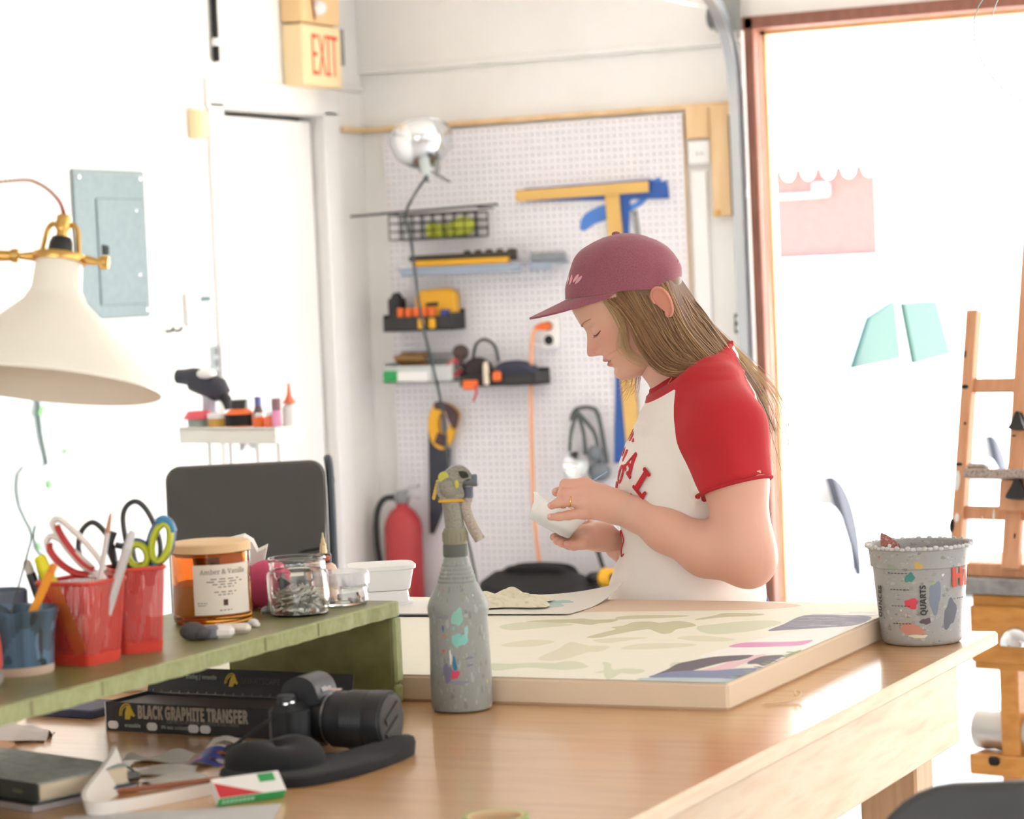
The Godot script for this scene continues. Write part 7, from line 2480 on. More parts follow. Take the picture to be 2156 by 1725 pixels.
	for i in path.size():
		var f := float(i) / (path.size() - 1)
		var d: Vector3 = (path[mini(i + 1, path.size() - 1)] - path[maxi(i - 1, 0)]).normalized()
		var n := d.cross(Vector3.UP)
		var h := 0.020 * (1.0 - 0.35 * f) + 0.030 * pow(maxf(0.0, 0.5 - f) / 0.5, 1.5)
		var lean := n * h * 0.30
		rs.append(PackedVector3Array([path[i] - n * 0.004, path[i] + n * 0.004, path[i] + n * 0.0025 + lean + Vector3.UP * h, path[i] - n * 0.0025 + lean + Vector3.UP * h]))
	g.rings(rs)
	single("card_strip", "bent strip of thick white card at the table's near edge", "card strip", g, mat("card_white", rgb(242, 232, 218), 0.75), Vector3(-1.672, TABLE + 0.0002, -2.448), 0.0)
	# small printed box, white with green side and red wedge
	var t := thing("staple_carton", "small white box with green side and red wedge", "box", Vector3(-1.572, TABLE + 0.0098, -2.566), 0.92)
	t.rotation.x = 0.0
	t.basis = Basis(Vector3.UP, 0.92) * Basis(Vector3.RIGHT, 0.7)
	g = G.new()
	g.box(Vector3(0, 0.0065, 0), Vector3(0.082, 0.013, 0.03), 0.0008)
	part(t, "sleeve", g, mat("carton_pale", rgb(232, 226, 214), 0.6))
	g = G.new()
	g.box(Vector3(0, 0.0065, 0.0151), Vector3(0.081, 0.012, 0.0006))
	var side := part(t, "green_side", g, mat("carton_green", rgb(56, 168, 92), 0.5))
	g = G.new()
	for i in 8:
		g.box(Vector3(-0.034 + 0.005 * i, 0.0065, 0.0156), Vector3(0.0036, 0.0055, 0.0004))
	part(side, "side_print", g, mat("carton_mint", rgb(176, 222, 186), 0.6))
	g = G.new()
	g.prism(PackedVector2Array([Vector2(-0.04, -0.0145), Vector2(0.012, -0.0145), Vector2(-0.04, 0.008)]), 0.0130, 0.0134, Basis(Vector3.RIGHT, -PI / 2))
	part(t, "red_wedge", g, mat("carton_wedge", rgb(196, 44, 48), 0.6))
	g = G.new()
	g.prism(PackedVector2Array([Vector2(0.014, 0.001), Vector2(0.033, 0.001), Vector2(0.033, 0.0125), Vector2(0.014, 0.0125)]), 0.0130, 0.0135, Basis(Vector3.RIGHT, -PI / 2))
	part(t, "green_label", g, mat("carton_leaf", rgb(48, 150, 78), 0.5))
	t = thing("steel_clip", "dark steel bulldog clip between the book and receipts", "clip", Vector3(-1.785, TABLE, -2.645), 0.7)
	g = G.new()
	g.box(Vector3(0, 0.005, 0), Vector3(0.028, 0.009, 0.016), 0.002)
	part(t, "jaw", g, M.dull_metal)
	g = G.new()
	g.tube(curve3([Vector3(-0.010, 0.008, 0), Vector3(0.0, 0.014, -0.01), Vector3(0.010, 0.008, 0)]), 0.0014, 5)
	part(t, "lever", g, M.black_plastic)
	t = thing("brown_pencil", "thin reddish brown pencil lying behind the white strip", "pencil", Vector3(-1.70, TABLE + 0.0036, -2.615), 0.88)
	g = G.new()
	g.tube([Vector3(-0.075, 0, 0), Vector3(0.06, 0, 0)], 0.0034, 6)
	part(t, "barrel", g, mat("pencil_brown", rgb(172, 104, 72), 0.5))
	g = G.new()
	g.tube([Vector3(0.06, 0, 0), Vector3(0.075, 0, 0)], [0.0033, 0.0006], 6)
	part(t, "point", g, M.plywood)
	g = G.new()
	g.sheet(func(u, v): return Vector3(lerpf(-0.12, 0.12, u), 0.0006 + 0.0006 * sin(u * 6.0), lerpf(0.05, -0.045, v) - 0.03 * u), 10, 6, 0.0003)
	single("grey_sheet", "flat grey sheet of paper at the table's near edge", "paper", g, mat("sheet_grey", rgb(206, 202, 198), 0.8), Vector3(-1.60, TABLE, -2.44), 0.42)
	g = G.new()
	g.sheet(func(u, v): return Vector3(lerpf(-0.05, 0.05, u), 0.004 + 0.016 * sin(PI * u) * sin(PI * v) + 0.006 * sin(u * 11.0) * sin(v * 9.0), lerpf(0.035, -0.035, v)), 16, 12, 0.0006)
	single("crumpled_tissue", "crumpled white tissue under the riser shelf", "tissue", g, mat("tissue", rgb(238, 226, 216), 0.9), Vector3(-2.11, TABLE, -2.862), 0.4)
	g = G.new()
	g.lathe([Vector2(0, 0), Vector2(0.048, 0), Vector2(0.049, 0.003), Vector2(0.048, 0.006), Vector2(0, 0.006)], 36)
	single("wood_coaster", "round tan wooden coaster behind the weathered book", "coaster", g, mat("coaster_wood", rgb(206, 150, 104), 0.6), Vector3(-2.10, TABLE, -2.775))
	t = thing("tape_ring", "roll of green masking tape lying at the bottom edge of the picture", "tape", Vector3(-1.20, TABLE, -2.445))
	g = G.new()
	g.lathe([Vector2(0.030, 0), Vector2(0.035, 0), Vector2(0.035, 0.024), Vector2(0.030, 0.024), Vector2(0.030, 0)], 40)
	part(t, "tape", g, mat("tape_olive", rgb(160, 180, 110), 0.6))
	g = G.new()
	g.lathe([Vector2(0.0275, 0), Vector2(0.030, 0), Vector2(0.030, 0.024), Vector2(0.0275, 0.024), Vector2(0.0275, 0)], 40)
	part(t, "core", g, M.plywood)
	g = G.new()
	g.tube(curve3([Vector3(-0.05, 0.002, 0.0), Vector3(-0.02, 0.003, 0.01), Vector3(0.005, 0.006, 0.004), Vector3(0.012, 0.011, -0.002), Vector3(0.006, 0.013, -0.006), Vector3(0.002, 0.008, 0.0)]), 0.0014, 5)
	single("wood_curl", "thin pale wood curl lying beside the canvas edge", "shaving", g, M.plywood, Vector3(-1.188, TABLE, -3.34), 0.9)

# ---------------------------------------------------------------- along the far edge
func far_side_of_table() -> void:
	var g: G
	var tubm := mat("tub_white", rgb(240, 238, 234), 0.4)
	for k in 2:
		var t := thing("plastic_tub", ["white plastic tub upside down under another tub", "white plastic tub stacked on the other tub"][k], "tub", Vector3(-2.140 + 0.004 * k, CANVAS + 0.029 * k, -3.955), 0.5 + 0.1 * k)
		g = G.new()
		var rs := []
		for q in ([[0.052, 0.0], [0.055, 0.003], [0.055, 0.008], [0.050, 0.010], [0.047, 0.028], [0.045, 0.0285]] if k == 0 else [[0.044, 0.0], [0.046, 0.002], [0.0525, 0.034], [0.0565, 0.036], [0.0565, 0.042], [0.0545, 0.043]]):
			var ring := PackedVector3Array()
			for p in round_rect(q[0] * 2, q[0] * 1.7, q[0] * 0.45, 6):
				ring.append(Vector3(p.x, q[1], -p.y))
			rs.append(ring)
		g.rings(rs)
		part(t, "tub_wall", g, tubm)
	# sketch pad and its loose sheets
	var t := thing("sketch_pad", "sketch pad with dark cover lying on the canvas", "pad", Vector3(-2.11, CANVAS, -3.905), 0.1)
	g = G.new()
	g.box(Vector3(0, 0.0012, 0), Vector3(0.26, 0.0024, 0.17), 0.0004)
	part(t, "back_cover", g, M.black_plastic)
	g = G.new()
	g.box(Vector3(0.003, 0.0036, -0.003), Vector3(0.252, 0.0024, 0.162), 0.0004)
	part(t, "sheets", g, M.paper)
	var im := Image.create(400, 360, false, Image.FORMAT_RGB8)
	im.fill(rgb(240, 234, 224))
	rng.seed = 12
	blob(im, Vector2(240, 190), Vector2(70, 60), rgb(188, 214, 206), 0.35)
	blob(im, Vector2(270, 150), Vector2(40, 26), rgb(172, 206, 198), 0.3)
	blob(im, Vector2(120, 260), Vector2(40, 16), rgb(222, 204, 204), 0.3)
	for i in 8:
		im.fill_rect(Rect2i(40 + i * 30, 60 + (i * 47) % 200, 60, 2), rgb(206, 200, 190))
	var m := mat("sheet_print", Color.WHITE, 0.8)
	m.albedo_texture = image_tex(im)
	g = G.new()
	g.sheet(func(u, v): return Vector3(lerpf(-0.12, 0.11, u) + 0.02 * v, 0.002 + 0.003 * sin(u * 4.0) * sin(v * 3.0) + 0.022 * pow(maxf(0.0, u + v - 1.3) / 0.7, 2.0), lerpf(0.10, -0.15, v)), 14, 14, 0.0004)
	single("paint_sheet", "paper sheet with a pale teal wash and a lifted corner", "paper", g, m, Vector3(-1.875, CANVAS + 0.0003, -3.96), 0.12)
	# rag: a bunched cloth
	g = G.new()
	var f := func(u: float, v: float) -> Vector3:
		var x := lerpf(-0.075, 0.075, u)
		var z := lerpf(0.05, -0.05, v)
		var y := 0.020 * pow(maxf(0.0, sin(PI * u)), 0.6) * pow(maxf(0.0, sin(PI * v)), 0.5) * (0.75 + 0.45 * u) + 0.006 * sin(u * 16.0 + v * 7.0) * sin(PI * u) * sin(PI * v) + 0.0035 * sin(v * 21.0 - u * 5.0) * sin(PI * u) * sin(PI * v)
		return Vector3(x + 0.006 * sin(v * 8.0), y + 0.001, z + 0.006 * sin(u * 9.0))
	g.sheet(f, 36, 26, 0.001)
	single("paint_rag", "bunched cream rag with olive stains on the paper sheet", "rag", g, tri_mat("rag_cloth", noise_tex(0.035, [rgb(178, 168, 126), rgb(232, 222, 190), rgb(242, 234, 208), rgb(240, 232, 206), rgb(190, 178, 136)], 91), Vector3(4, 8, 9), 0.9), Vector3(-1.905, CANVAS + 0.006, -3.945), 0.35)

# ---------------------------------------------------------------- the person
# Own axes of the figure: x runs from the face to the back, y up, z towards the near (left) side of the body.
func cap_d(p: Vector3, a: Vector3, b: Vector3, ra: float, rb: float) -> float:
	var ba := b - a
	var h := clampf((p - a).dot(ba) / ba.length_squared(), 0.0, 1.0)
	return (p - a - ba * h).length() - lerpf(ra, rb, h)

func smin(a: float, b: float, k: float) -> float:
	var h := maxf(k - absf(a - b), 0.0) / k
	return minf(a, b) - h * h * k * 0.25

# chains: arrays of [point, radius]; every neighbouring pair is one tapered bone
func bones_of(chains: Array) -> Array:
	var out := []
	for c in chains:
		for i in c.size() - 1:
			out.append([c[i][0], c[i + 1][0], c[i][1], c[i + 1][1]])
	return out

func bones_d(p: Vector3, bones: Array, k: float) -> float:
	var d := 1e9
	for b in bones:
		d = smin(d, cap_d(p, b[0], b[1], b[2], b[3]), k) if d < 1e8 else cap_d(p, b[0], b[1], b[2], b[3])
	return d

# surface nets of a distance field, added to g; tint(point) gives each vertex its colour
func nets(g: G, field: Callable, lo: Vector3, hi: Vector3, cell: float, tint: Callable, map = null) -> void:
	var n := Vector3i(((hi - lo) / cell).ceil()) + Vector3i.ONE
	var sx := 1
	var sy := n.x
	var sz := n.x * n.y
	var val := PackedFloat32Array()
	val.resize(n.x * n.y * n.z)
	var bs := 6
	for bz in range(0, n.z, bs):
		for by in range(0, n.y, bs):
			for bx in range(0, n.x, bs):
				var mid := lo + (Vector3(bx, by, bz) + Vector3.ONE * (bs - 1) / 2.0) * cell
				var d: float = field.call(mid)
				var far := absf(d) > cell * bs * 0.5 * 1.7321 * 1.25
				for z in range(bz, mini(bz + bs, n.z)):
					for y in range(by, mini(by + bs, n.y)):
						for x in range(bx, mini(bx + bs, n.x)):
							val[x + y * sy + z * sz] = d if far else field.call(lo + Vector3(x, y, z) * cell)
	var id := {}
	var vs := PackedVector3Array()
	var off := [0, sx, sy, sx + sy, sz, sx + sz, sy + sz, sx + sy + sz]
	var edges := [[0, 1], [2, 3], [4, 5], [6, 7], [0, 2], [1, 3], [4, 6], [5, 7], [0, 4], [1, 5], [2, 6], [3, 7]]
	for z in n.z - 1:
		for y in n.y - 1:
			var row := y * sy + z * sz
			for x in n.x - 1:
				var at := row + x
				var neg := 0
				for o in off:
					if val[at + o] < 0.0:
						neg += 1
				if neg == 0 or neg == 8:
					continue
				var s := Vector3.ZERO
				var c := 0
				for e in edges:
					var a := val[at + off[e[0]]]
					var b := val[at + off[e[1]]]
					if (a < 0.0) != (b < 0.0):
						var t := a / (a - b)
						var pa := Vector3(e[0] & 1, (e[0] >> 1) & 1, e[0] >> 2)
						var pb := Vector3(e[1] & 1, (e[1] >> 1) & 1, e[1] >> 2)
						s += pa.lerp(pb, t)
						c += 1
				id[at] = vs.size()
				vs.append(lo + (Vector3(x, y, z) + s / c) * cell)
	var cols := PackedColorArray()
	var uvs := PackedVector2Array()
	for v in vs:
		cols.append(tint.call(v))
		uvs.append(map.call(v) if map != null else Vector2.ZERO)
	var put := func(a: int, b: int, c: int, d: int, flip: bool) -> void:
		for k in ([a, b, c, a, c, d] if not flip else [a, c, b, a, d, c]):
			g.p.append(vs[k])
			g.uv.append(uvs[k])
			g.col.append(cols[k])
	for at in id:
		var x: int = at % sy
		var y: int = (at / sy) % n.y
		var z: int = at / sz
		var v0 := val[at] < 0.0
		if y > 0 and z > 0 and v0 != (val[at + sx] < 0.0):
			put.call(id[at], id[at - sy], id[at - sy - sz], id[at - sz], not v0)
		if x > 0 and z > 0 and v0 != (val[at + sy] < 0.0):
			put.call(id[at], id[at - sz], id[at - sx - sz], id[at - sx], not v0)
		if x > 0 and y > 0 and v0 != (val[at + sz] < 0.0):
			put.call(id[at], id[at - sx], id[at - sx - sy], id[at - sy], not v0)

func table_at(rows: Array, y: float, col: int) -> float:
	if y <= rows[0][0]:
		return rows[0][col]
	for i in rows.size() - 1:
		if y <= rows[i + 1][0]:
			var t: float = (y - rows[i][0]) / (rows[i + 1][0] - rows[i][0])
			var a: float = rows[maxi(i - 1, 0)][col]
			var d: float = rows[mini(i + 2, rows.size() - 1)][col]
			return cubic_interpolate(rows[i][col], rows[i + 1][col], a, d, t)
	return rows[-1][col]

func bump(v: float, at: float, s: float) -> float:
	return exp(-(v - at) * (v - at) / (2.0 * s * s))

const HEAD := Vector3(-0.0844, 1.4622, 0.0)
# head rows: height, middle of the face, back of the skull, half width
const HEAD_ROWS := [[-0.114, 0.040, 0.005, 0.010], [-0.112, 0.056, -0.01, 0.020], [-0.109, 0.069, -0.02, 0.029], [-0.103, 0.0815, -0.03, 0.038], [-0.095, 0.0878, -0.038, 0.0455], [-0.085, 0.0890, -0.045, 0.0515], [-0.0764, 0.0868, -0.05, 0.056], [-0.070, 0.0872, -0.055, 0.059], [-0.062, 0.0888, -0.061, 0.0615], [-0.056, 0.0902, -0.066, 0.063], [-0.050, 0.0900, -0.070, 0.0645], [-0.042, 0.0882, -0.077, 0.0665], [-0.027, 0.0868, -0.087, 0.0695], [-0.010, 0.0875, -0.095, 0.072], [0.0065, 0.0903, -0.099, 0.0738], [0.018, 0.0932, -0.101, 0.0745], [0.033, 0.0945, -0.100, 0.0745], [0.048, 0.0925, -0.096, 0.073], [0.070, 0.082, -0.082, 0.067], [0.090, 0.062, -0.064, 0.055], [0.104, 0.034, -0.042, 0.036], [0.111, 0.0, -0.018, 0.014], [0.112, -0.008, -0.010, 0.002]]

func head_to_body(q: Vector3) -> Vector3:
	# the head is bent 30 degrees down
	var c := cos(PI / 6)
	var s := sin(PI / 6)
	return HEAD + Vector3(-(q.x * c + q.y * s), -q.x * s + q.y * c, q.z)

func head_point(hy: float, phi: float) -> Vector3:
	var f := table_at(HEAD_ROWS, hy, 1)
	var b := table_at(HEAD_ROWS, hy, 2)
	var w := table_at(HEAD_ROWS, hy, 3)
	var cx := lerpf(b, f, 0.44)
	var c := cos(phi)
	var s := sin(phi)
	var n := 0.92 if c > 0.0 and hy > -0.05 else 1.0
	if hy < -0.06 and c > 0.0:
		n = lerpf(1.0, 1.12, clampf((-0.06 - hy) / 0.04, 0.0, 1.0))
	var x := cx + (f - cx if c > 0.0 else cx - b) * signf(c) * pow(absf(c), n)
	var z := w * signf(s) * pow(absf(s), n)
	if c > 0.0:
		var front := smoothstep(0.15, 0.6, c)
		var az := absf(z)
		# nose: ridge, tip and wings
		var ridge := 0.0
		var nose_rows := [[-0.052, 0.0], [-0.0475, 0.001], [-0.0445, 0.0065], [-0.0405, 0.0165], [-0.0365, 0.0232], [-0.0320, 0.0245], [-0.026, 0.0218], [-0.018, 0.0165], [-0.010, 0.0108], [-0.002, 0.0056], [0.006, 0.0022], [0.014, 0.0]]
		ridge = table_at(nose_rows, hy, 1) if hy > -0.052 and hy < 0.014 else 0.0
		x += front * ridge * exp(-pow(az / lerpf(0.0062, 0.0092, clampf(-hy / 0.035, 0.0, 1.0)), 2.0) * 0.75)
		x += front * 0.0085 * bump(hy, -0.0395, 0.0048) * bump(az, 0.0125, 0.0052)
		x -= front * 0.004 * bump(hy, -0.046, 0.0028) * bump(az, 0.0075, 0.003)
		# brow, socket, lid
		x += front * 0.0028 * bump(hy, 0.016, 0.007) * bump(az, 0.022, 0.02)
		x -= front * 0.0075 * bump(hy, 0.001, 0.0085) * bump(az, 0.030, 0.013)
		x += front * 0.0068 * bump(hy, -0.005, 0.0062) * bump(az, 0.031, 0.0095)
		x -= front * 0.0016 * bump(hy, -0.0115, 0.0014) * bump(az, 0.031, 0.011)
		# cheek, lips, chin
		x += front * 0.0035 * bump(hy, -0.030, 0.016) * bump(az, 0.042, 0.014)
		x += front * 0.0050 * bump(hy, -0.0565, 0.0034) * bump(az, 0.0, 0.0135)
		x += front * 0.0052 * bump(hy, -0.0675, 0.0040) * bump(az, 0.0, 0.0125)
		x -= front * 0.0040 * bump(hy, -0.0618, 0.0013) * bump(az, 0.0, 0.017)
		x -= front * 0.0022 * bump(hy, -0.0765, 0.0035) * bump(az, 0.0, 0.016)
		x += front * 0.0025 * bump(hy, -0.091, 0.008) * bump(az, 0.0, 0.013)
	return Vector3(x, hy, z)

func lin(r: int, g: int, b: int) -> Color:
	return Color8(r, g, b).srgb_to_linear()

func head_color(q: Vector3) -> Color:
	var skin := lin(232, 182, 158)
	var az := absf(q.z)
	var cheek := 0.55 * bump(q.y, -0.028, 0.018) * bump(az, 0.042, 0.02) + 0.6 * bump(q.y, -0.034, 0.01) * bump(az, 0.0, 0.012)
	skin = skin.lerp(lin(222, 150, 132), clampf(cheek, 0.0, 1.0) * float(q.x > 0.02))
	if q.x > 0.06:
		var lip := maxf(bump(q.y, -0.0578, 0.0030), bump(q.y, -0.0668, 0.0034)) * (1.0 - smoothstep(0.015, 0.023, az))
		skin = skin.lerp(lin(204, 122, 112), clampf(lip * 1.1, 0.0, 0.85))
		skin = skin.lerp(lin(150, 80, 72), 0.7 * bump(q.y, -0.0618, 0.0009) * (1.0 - smoothstep(0.017, 0.022, az)))
		skin = skin.lerp(lin(120, 66, 56), 0.8 * bump(q.y, -0.0455, 0.0018) * bump(az, 0.008, 0.0026))
	# scalp under the hair
	var line := 0.020 if q.y > -0.03 else 0.010
	if q.x < line and q.y > -0.09:
		return lin(122, 94, 68).lerp(skin, smoothstep(line - 0.008, line, q.x))
	return skin

const TORSO := [[0.86, -0.150, 0.125, 0.168], [0.96, -0.146, 0.124, 0.160], [1.04, -0.120, 0.128, 0.150], [1.10, -0.124, 0.132, 0.152], [1.145, -0.124, 0.134, 0.158], [1.20, -0.112, 0.135, 0.164], [1.25, -0.087, 0.130, 0.168], [1.29, -0.067, 0.121, 0.160], [1.32, -0.056, 0.111, 0.138], [1.345, -0.047, 0.101, 0.108], [1.37, -0.036, 0.090, 0.078], [1.41, -0.03, 0.075, 0.05]]
const SEAM := [[1.13, 0.010], [1.16, -0.0015], [1.188, -0.011], [1.226, -0.026], [1.2566, -0.029], [1.279, -0.029], [1.3156, -0.0234], [1.40, -0.01]]
var torso_lut := []
var sleeve_bones := []

func torso_d(p: Vector3) -> float:
	var i := clampi(int((p.y - 0.86) / 0.01), 0, torso_lut.size() - 1)
	var r: Vector3 = torso_lut[i]
	var a := (r.y - r.x) / 2.0
	var k := sqrt(pow((p.x - (r.x + r.y) / 2.0) / a, 2.0) + pow(p.z / r.z, 2.0))
	var d := (k - 1.0) * minf(a, r.z) * 0.95
	return maxf(d, (p.y - 1.342 - 0.6 * p.x) * 0.86)

func sleeve_d(p: Vector3) -> float:
	var q := Vector3(p.x, p.y, absf(p.z))
	var d := 1e9
	for b in sleeve_bones:
		d = minf(d, cap_d(q, b[0], b[1], b[2], b[3])) if d > 1e8 else smin(d, cap_d(q, b[0], b[1], b[2], b[3]), 0.02)
	# creases that run down from the shoulder, and the cut of the hem
	d += 0.0022 * sin(q.x * 85.0 + q.y * 26.0) * smoothstep(1.30, 1.18, q.y)
	return maxf(d, (q - Vector3(0.062, 1.1535, 0.199)).dot(Vector3(0.206, -0.957, 0.20)))

func shirt_d(p: Vector3) -> float:
	var t := torso_d(p)
	# soft folds in the jersey
	t += 0.0020 * sin(p.y * 60.0 + p.x * 34.0 + p.z * 20.0) * smoothstep(1.16, 1.02, p.y) + 0.0012 * sin(p.x * 70.0 - p.y * 38.0 + 1.0)
	return smin(t, sleeve_d(p), 0.035)

# how far inside the red cloth a point lies: past the raglan seam, or at the neckline
func shirt_map(p: Vector3) -> Vector2:
	var az := absf(p.z)
	var past: float = minf(p.x - table_at(SEAM, p.y, 1), az - lerpf(0.035, 0.12, clampf((1.35 - p.y) / 0.2, 0.0, 1.0)))
	var s := minf(past, maxf(p.y - 1.158, torso_d(p) - sleeve_d(p) - 0.004))
	s = maxf(s, p.y - 1.342 - 0.6 * p.x + 0.010)
	return Vector2(clampf(0.5 + s * 12.0, 0.03, 0.97), 0.5)

func the_person() -> void:
	var t := thing("person", "person in maroon cap and red sleeved shirt mixing paint behind the table", "person", Vector3(-1.696, 0.0, -4.269), deg_to_rad(25.4))
	var skin := mat("skin", Color.WHITE, 0.5)
	skin.vertex_color_use_as_albedo = true
	skin.subsurf_scatter_enabled = true
	skin.subsurf_scatter_strength = 0.12
	# ---- skin: head, neck, arms and hands in one mesh
	var g := G.new()
	var rs := []
	var segs := 96
	var rows := 104
	for i in rows + 1:
		var f := float(i) / rows
		var hy := lerpf(-0.114, 0.112, f)
		var ring := PackedVector3Array()
		for j in segs:
			# closer together at the front, where the features are
			var a := TAU * j / segs
			a = a - 0.42 * sin(a)
			ring.append(head_point(hy, a))
		rs.append(ring)
	var from := g.p.size()
	var out := []
	for r in rs:
		var m := PackedVector3Array()
		for q in r:
			m.append(head_to_body(q))
		out.append(m)
	g.rings(out)
	for i in range(from, g.p.size()):
		var w := g.p[i] - HEAD
		var dx := -w.x
		g.col[i] = head_color(Vector3(dx * cos(PI / 6) - w.y * sin(PI / 6), dx * sin(PI / 6) + w.y * cos(PI / 6), w.z))
	g.tint = lin(232, 184, 162)
	g.tube(curve3([Vector3(-0.060, 1.415, 0), Vector3(-0.042, 1.375, 0), Vector3(-0.020, 1.345, 0), Vector3(-0.004, 1.31, 0), Vector3(0.0, 1.27, 0)], 5), [0.044, 0.045, 0.046, 0.0465, 0.047, 0.047, 0.047, 0.047, 0.0475, 0.048, 0.0485, 0.049, 0.0495, 0.050, 0.052, 0.054, 0.058, 0.062, 0.066, 0.070, 0.072], 28)
	# near ear
	ear(g, 1.0)
	ear(g, -1.0)
	var warm := lin(232, 178, 154)
	var knuckle := lin(226, 158, 138)
	var arm := bones_of([
		[[Vector3(0.056, 1.23, 0.168), 0.046], [Vector3(0.066, 1.165, 0.195), 0.0505], [Vector3(0.074, 1.055, 0.204), 0.0475], [Vector3(0.082, 1.030, 0.204), 0.043]],
		[[Vector3(0.078, 1.036, 0.204), 0.0425], [Vector3(0.015, 1.050, 0.178), 0.0425], [Vector3(-0.050, 1.082, 0.135), 0.0345], [Vector3(-0.100, 1.1095, 0.102), 0.0255], [Vector3(-0.130, 1.1215, 0.097), 0.0225]]])
	var arm_field := func(p: Vector3) -> float: return bones_d(p, arm, 0.022)
	nets(g, arm_field, Vector3(-0.165, 0.97, 0.05), Vector3(0.16, 1.30, 0.27), 0.0065, func(_p): return warm)
	var far := bones_of([[[Vector3(0.056, 1.23, -0.168), 0.046], [Vector3(0.058, 1.16, -0.195), 0.0495], [Vector3(0.0, 1.0, -0.19), 0.044], [Vector3(-0.0208, 0.985, -0.165), 0.043]], [[Vector3(-0.0208, 0.985, -0.165), 0.043], [Vector3(-0.083, 1.014, -0.092), 0.034], [Vector3(-0.1253, 1.0424, -0.045), 0.0255]]])
	var far_field := func(p: Vector3) -> float: return bones_d(p, far, 0.022)
	nets(g, far_field, Vector3(-0.16, 0.92, -0.26), Vector3(0.12, 1.36, -0.01), 0.0095, func(_p): return warm)
	# near hand: fingers curl over the cup and the brush
	var f0 := 0.0086
	var palm := bones_of([
		[[Vector3(-0.075, 1.0975, 0.1165), 0.0275], [Vector3(-0.1000, 1.1095, 0.1020), 0.0252], [Vector3(-0.1279, 1.1207, 0.097), 0.0262], [Vector3(-0.155, 1.1345, 0.092), 0.0245]],
		[[Vector3(-0.1279, 1.1240, 0.092), 0.020], [Vector3(-0.1804, 1.1610, 0.083), 0.0118]],
		[[Vector3(-0.1279, 1.1230, 0.095), 0.020], [Vector3(-0.1861, 1.1480, 0.0925), 0.0122]],
		[[Vector3(-0.1279, 1.1200, 0.096), 0.020], [Vector3(-0.1870, 1.1313, 0.0975), 0.0118]],
		[[Vector3(-0.1279, 1.1160, 0.095), 0.020], [Vector3(-0.1845, 1.1135, 0.0955), 0.0108]]])
	var fingers := [
		[[Vector3(-0.1804, 1.1610, 0.0830), 0.0108], [Vector3(-0.2144, 1.1622, 0.0880), 0.0092], [Vector3(-0.2206, 1.1432, 0.0780), 0.0080], [Vector3(-0.2169, 1.1319, 0.0700), 0.0068]],
		[[Vector3(-0.1861, 1.1480, 0.0930), 0.0110], [Vector3(-0.2168, 1.1472, 0.0965), 0.0092], [Vector3(-0.2240, 1.1350, 0.0890), 0.0080], [Vector3(-0.2190, 1.1270, 0.0810), 0.0068]],
		[[Vector3(-0.1870, 1.1313, 0.0985), 0.0108], [Vector3(-0.2125, 1.1350, 0.0990), 0.0088], [Vector3(-0.2287, 1.1322, 0.0960), 0.0078], [Vector3(-0.2395, 1.1275, 0.0915), 0.0066]],
		[[Vector3(-0.1845, 1.1135, 0.0965), 0.0098], [Vector3(-0.2104, 1.1108, 0.0980), 0.0080], [Vector3(-0.2273, 1.1088, 0.0960), 0.0071], [Vector3(-0.2420, 1.1082, 0.0930), 0.0060]],
		[[Vector3(-0.1406, 1.1330, 0.0760), 0.0150], [Vector3(-0.1776, 1.1480, 0.0600), 0.0120], [Vector3(-0.2092, 1.1514, 0.0560), 0.0102], [Vector3(-0.2300, 1.1477, 0.0580), 0.0078]]]
	hand(g, palm, fingers, Vector3(-0.262, 1.080, 0.035), Vector3(-0.068, 1.185, 0.140), warm, knuckle)
	var palm_r := bones_of([
		[[Vector3(-0.1253, 1.0424, -0.045), 0.0255], [Vector3(-0.1519, 1.0600, -0.022), 0.024], [Vector3(-0.1740, 1.0640, -0.004), 0.020]],
		[[Vector3(-0.150, 1.062, -0.026), 0.018], [Vector3(-0.1892, 1.0722, -0.022), 0.0112]],
		[[Vector3(-0.150, 1.060, -0.020), 0.018], [Vector3(-0.1918, 1.0643, -0.002), 0.0115]],
		[[Vector3(-0.150, 1.058, -0.016), 0.018], [Vector3(-0.1908, 1.0594, 0.016), 0.0112]],
		[[Vector3(-0.150, 1.056, -0.012), 0.018], [Vector3(-0.1865, 1.0566, 0.032), 0.0105]]])
	var fingers_r := [
		[[Vector3(-0.1892, 1.0700, -0.0220), 0.0105], [Vector3(-0.2161, 1.0640, -0.0140), 0.0088], [Vector3(-0.2362, 1.0655, 0.0040), 0.0072]],
		[[Vector3(-0.1918, 1.0623, -0.0020), 0.0108], [Vector3(-0.2153, 1.0560, 0.0060), 0.0088], [Vector3(-0.2318, 1.0610, 0.0220), 0.0072]],
		[[Vector3(-0.1908, 1.0580, 0.0160), 0.0105], [Vector3(-0.2109, 1.0530, 0.0220), 0.0085], [Vector3(-0.2249, 1.0580, 0.0360), 0.0070]],
		[[Vector3(-0.1865, 1.0550, 0.0320), 0.0096], [Vector3(-0.2032, 1.0520, 0.0380), 0.0078], [Vector3(-0.2146, 1.0570, 0.0480), 0.0064]],
		[[Vector3(-0.1580, 1.0660, -0.0350), 0.0140], [Vector3(-0.1908, 1.0900, -0.0550), 0.0110], [Vector3(-0.2134, 1.1090, -0.0580), 0.0085]]]
	hand(g, palm_r, fingers_r, Vector3(-0.255, 1.035, -0.080), Vector3(-0.105, 1.125, 0.065), warm, knuckle)
	part(t, "body", g, skin, "", 70)
	finger_nails(t)
	# ---- face details
	var brow := G.new()
	var lash := G.new()
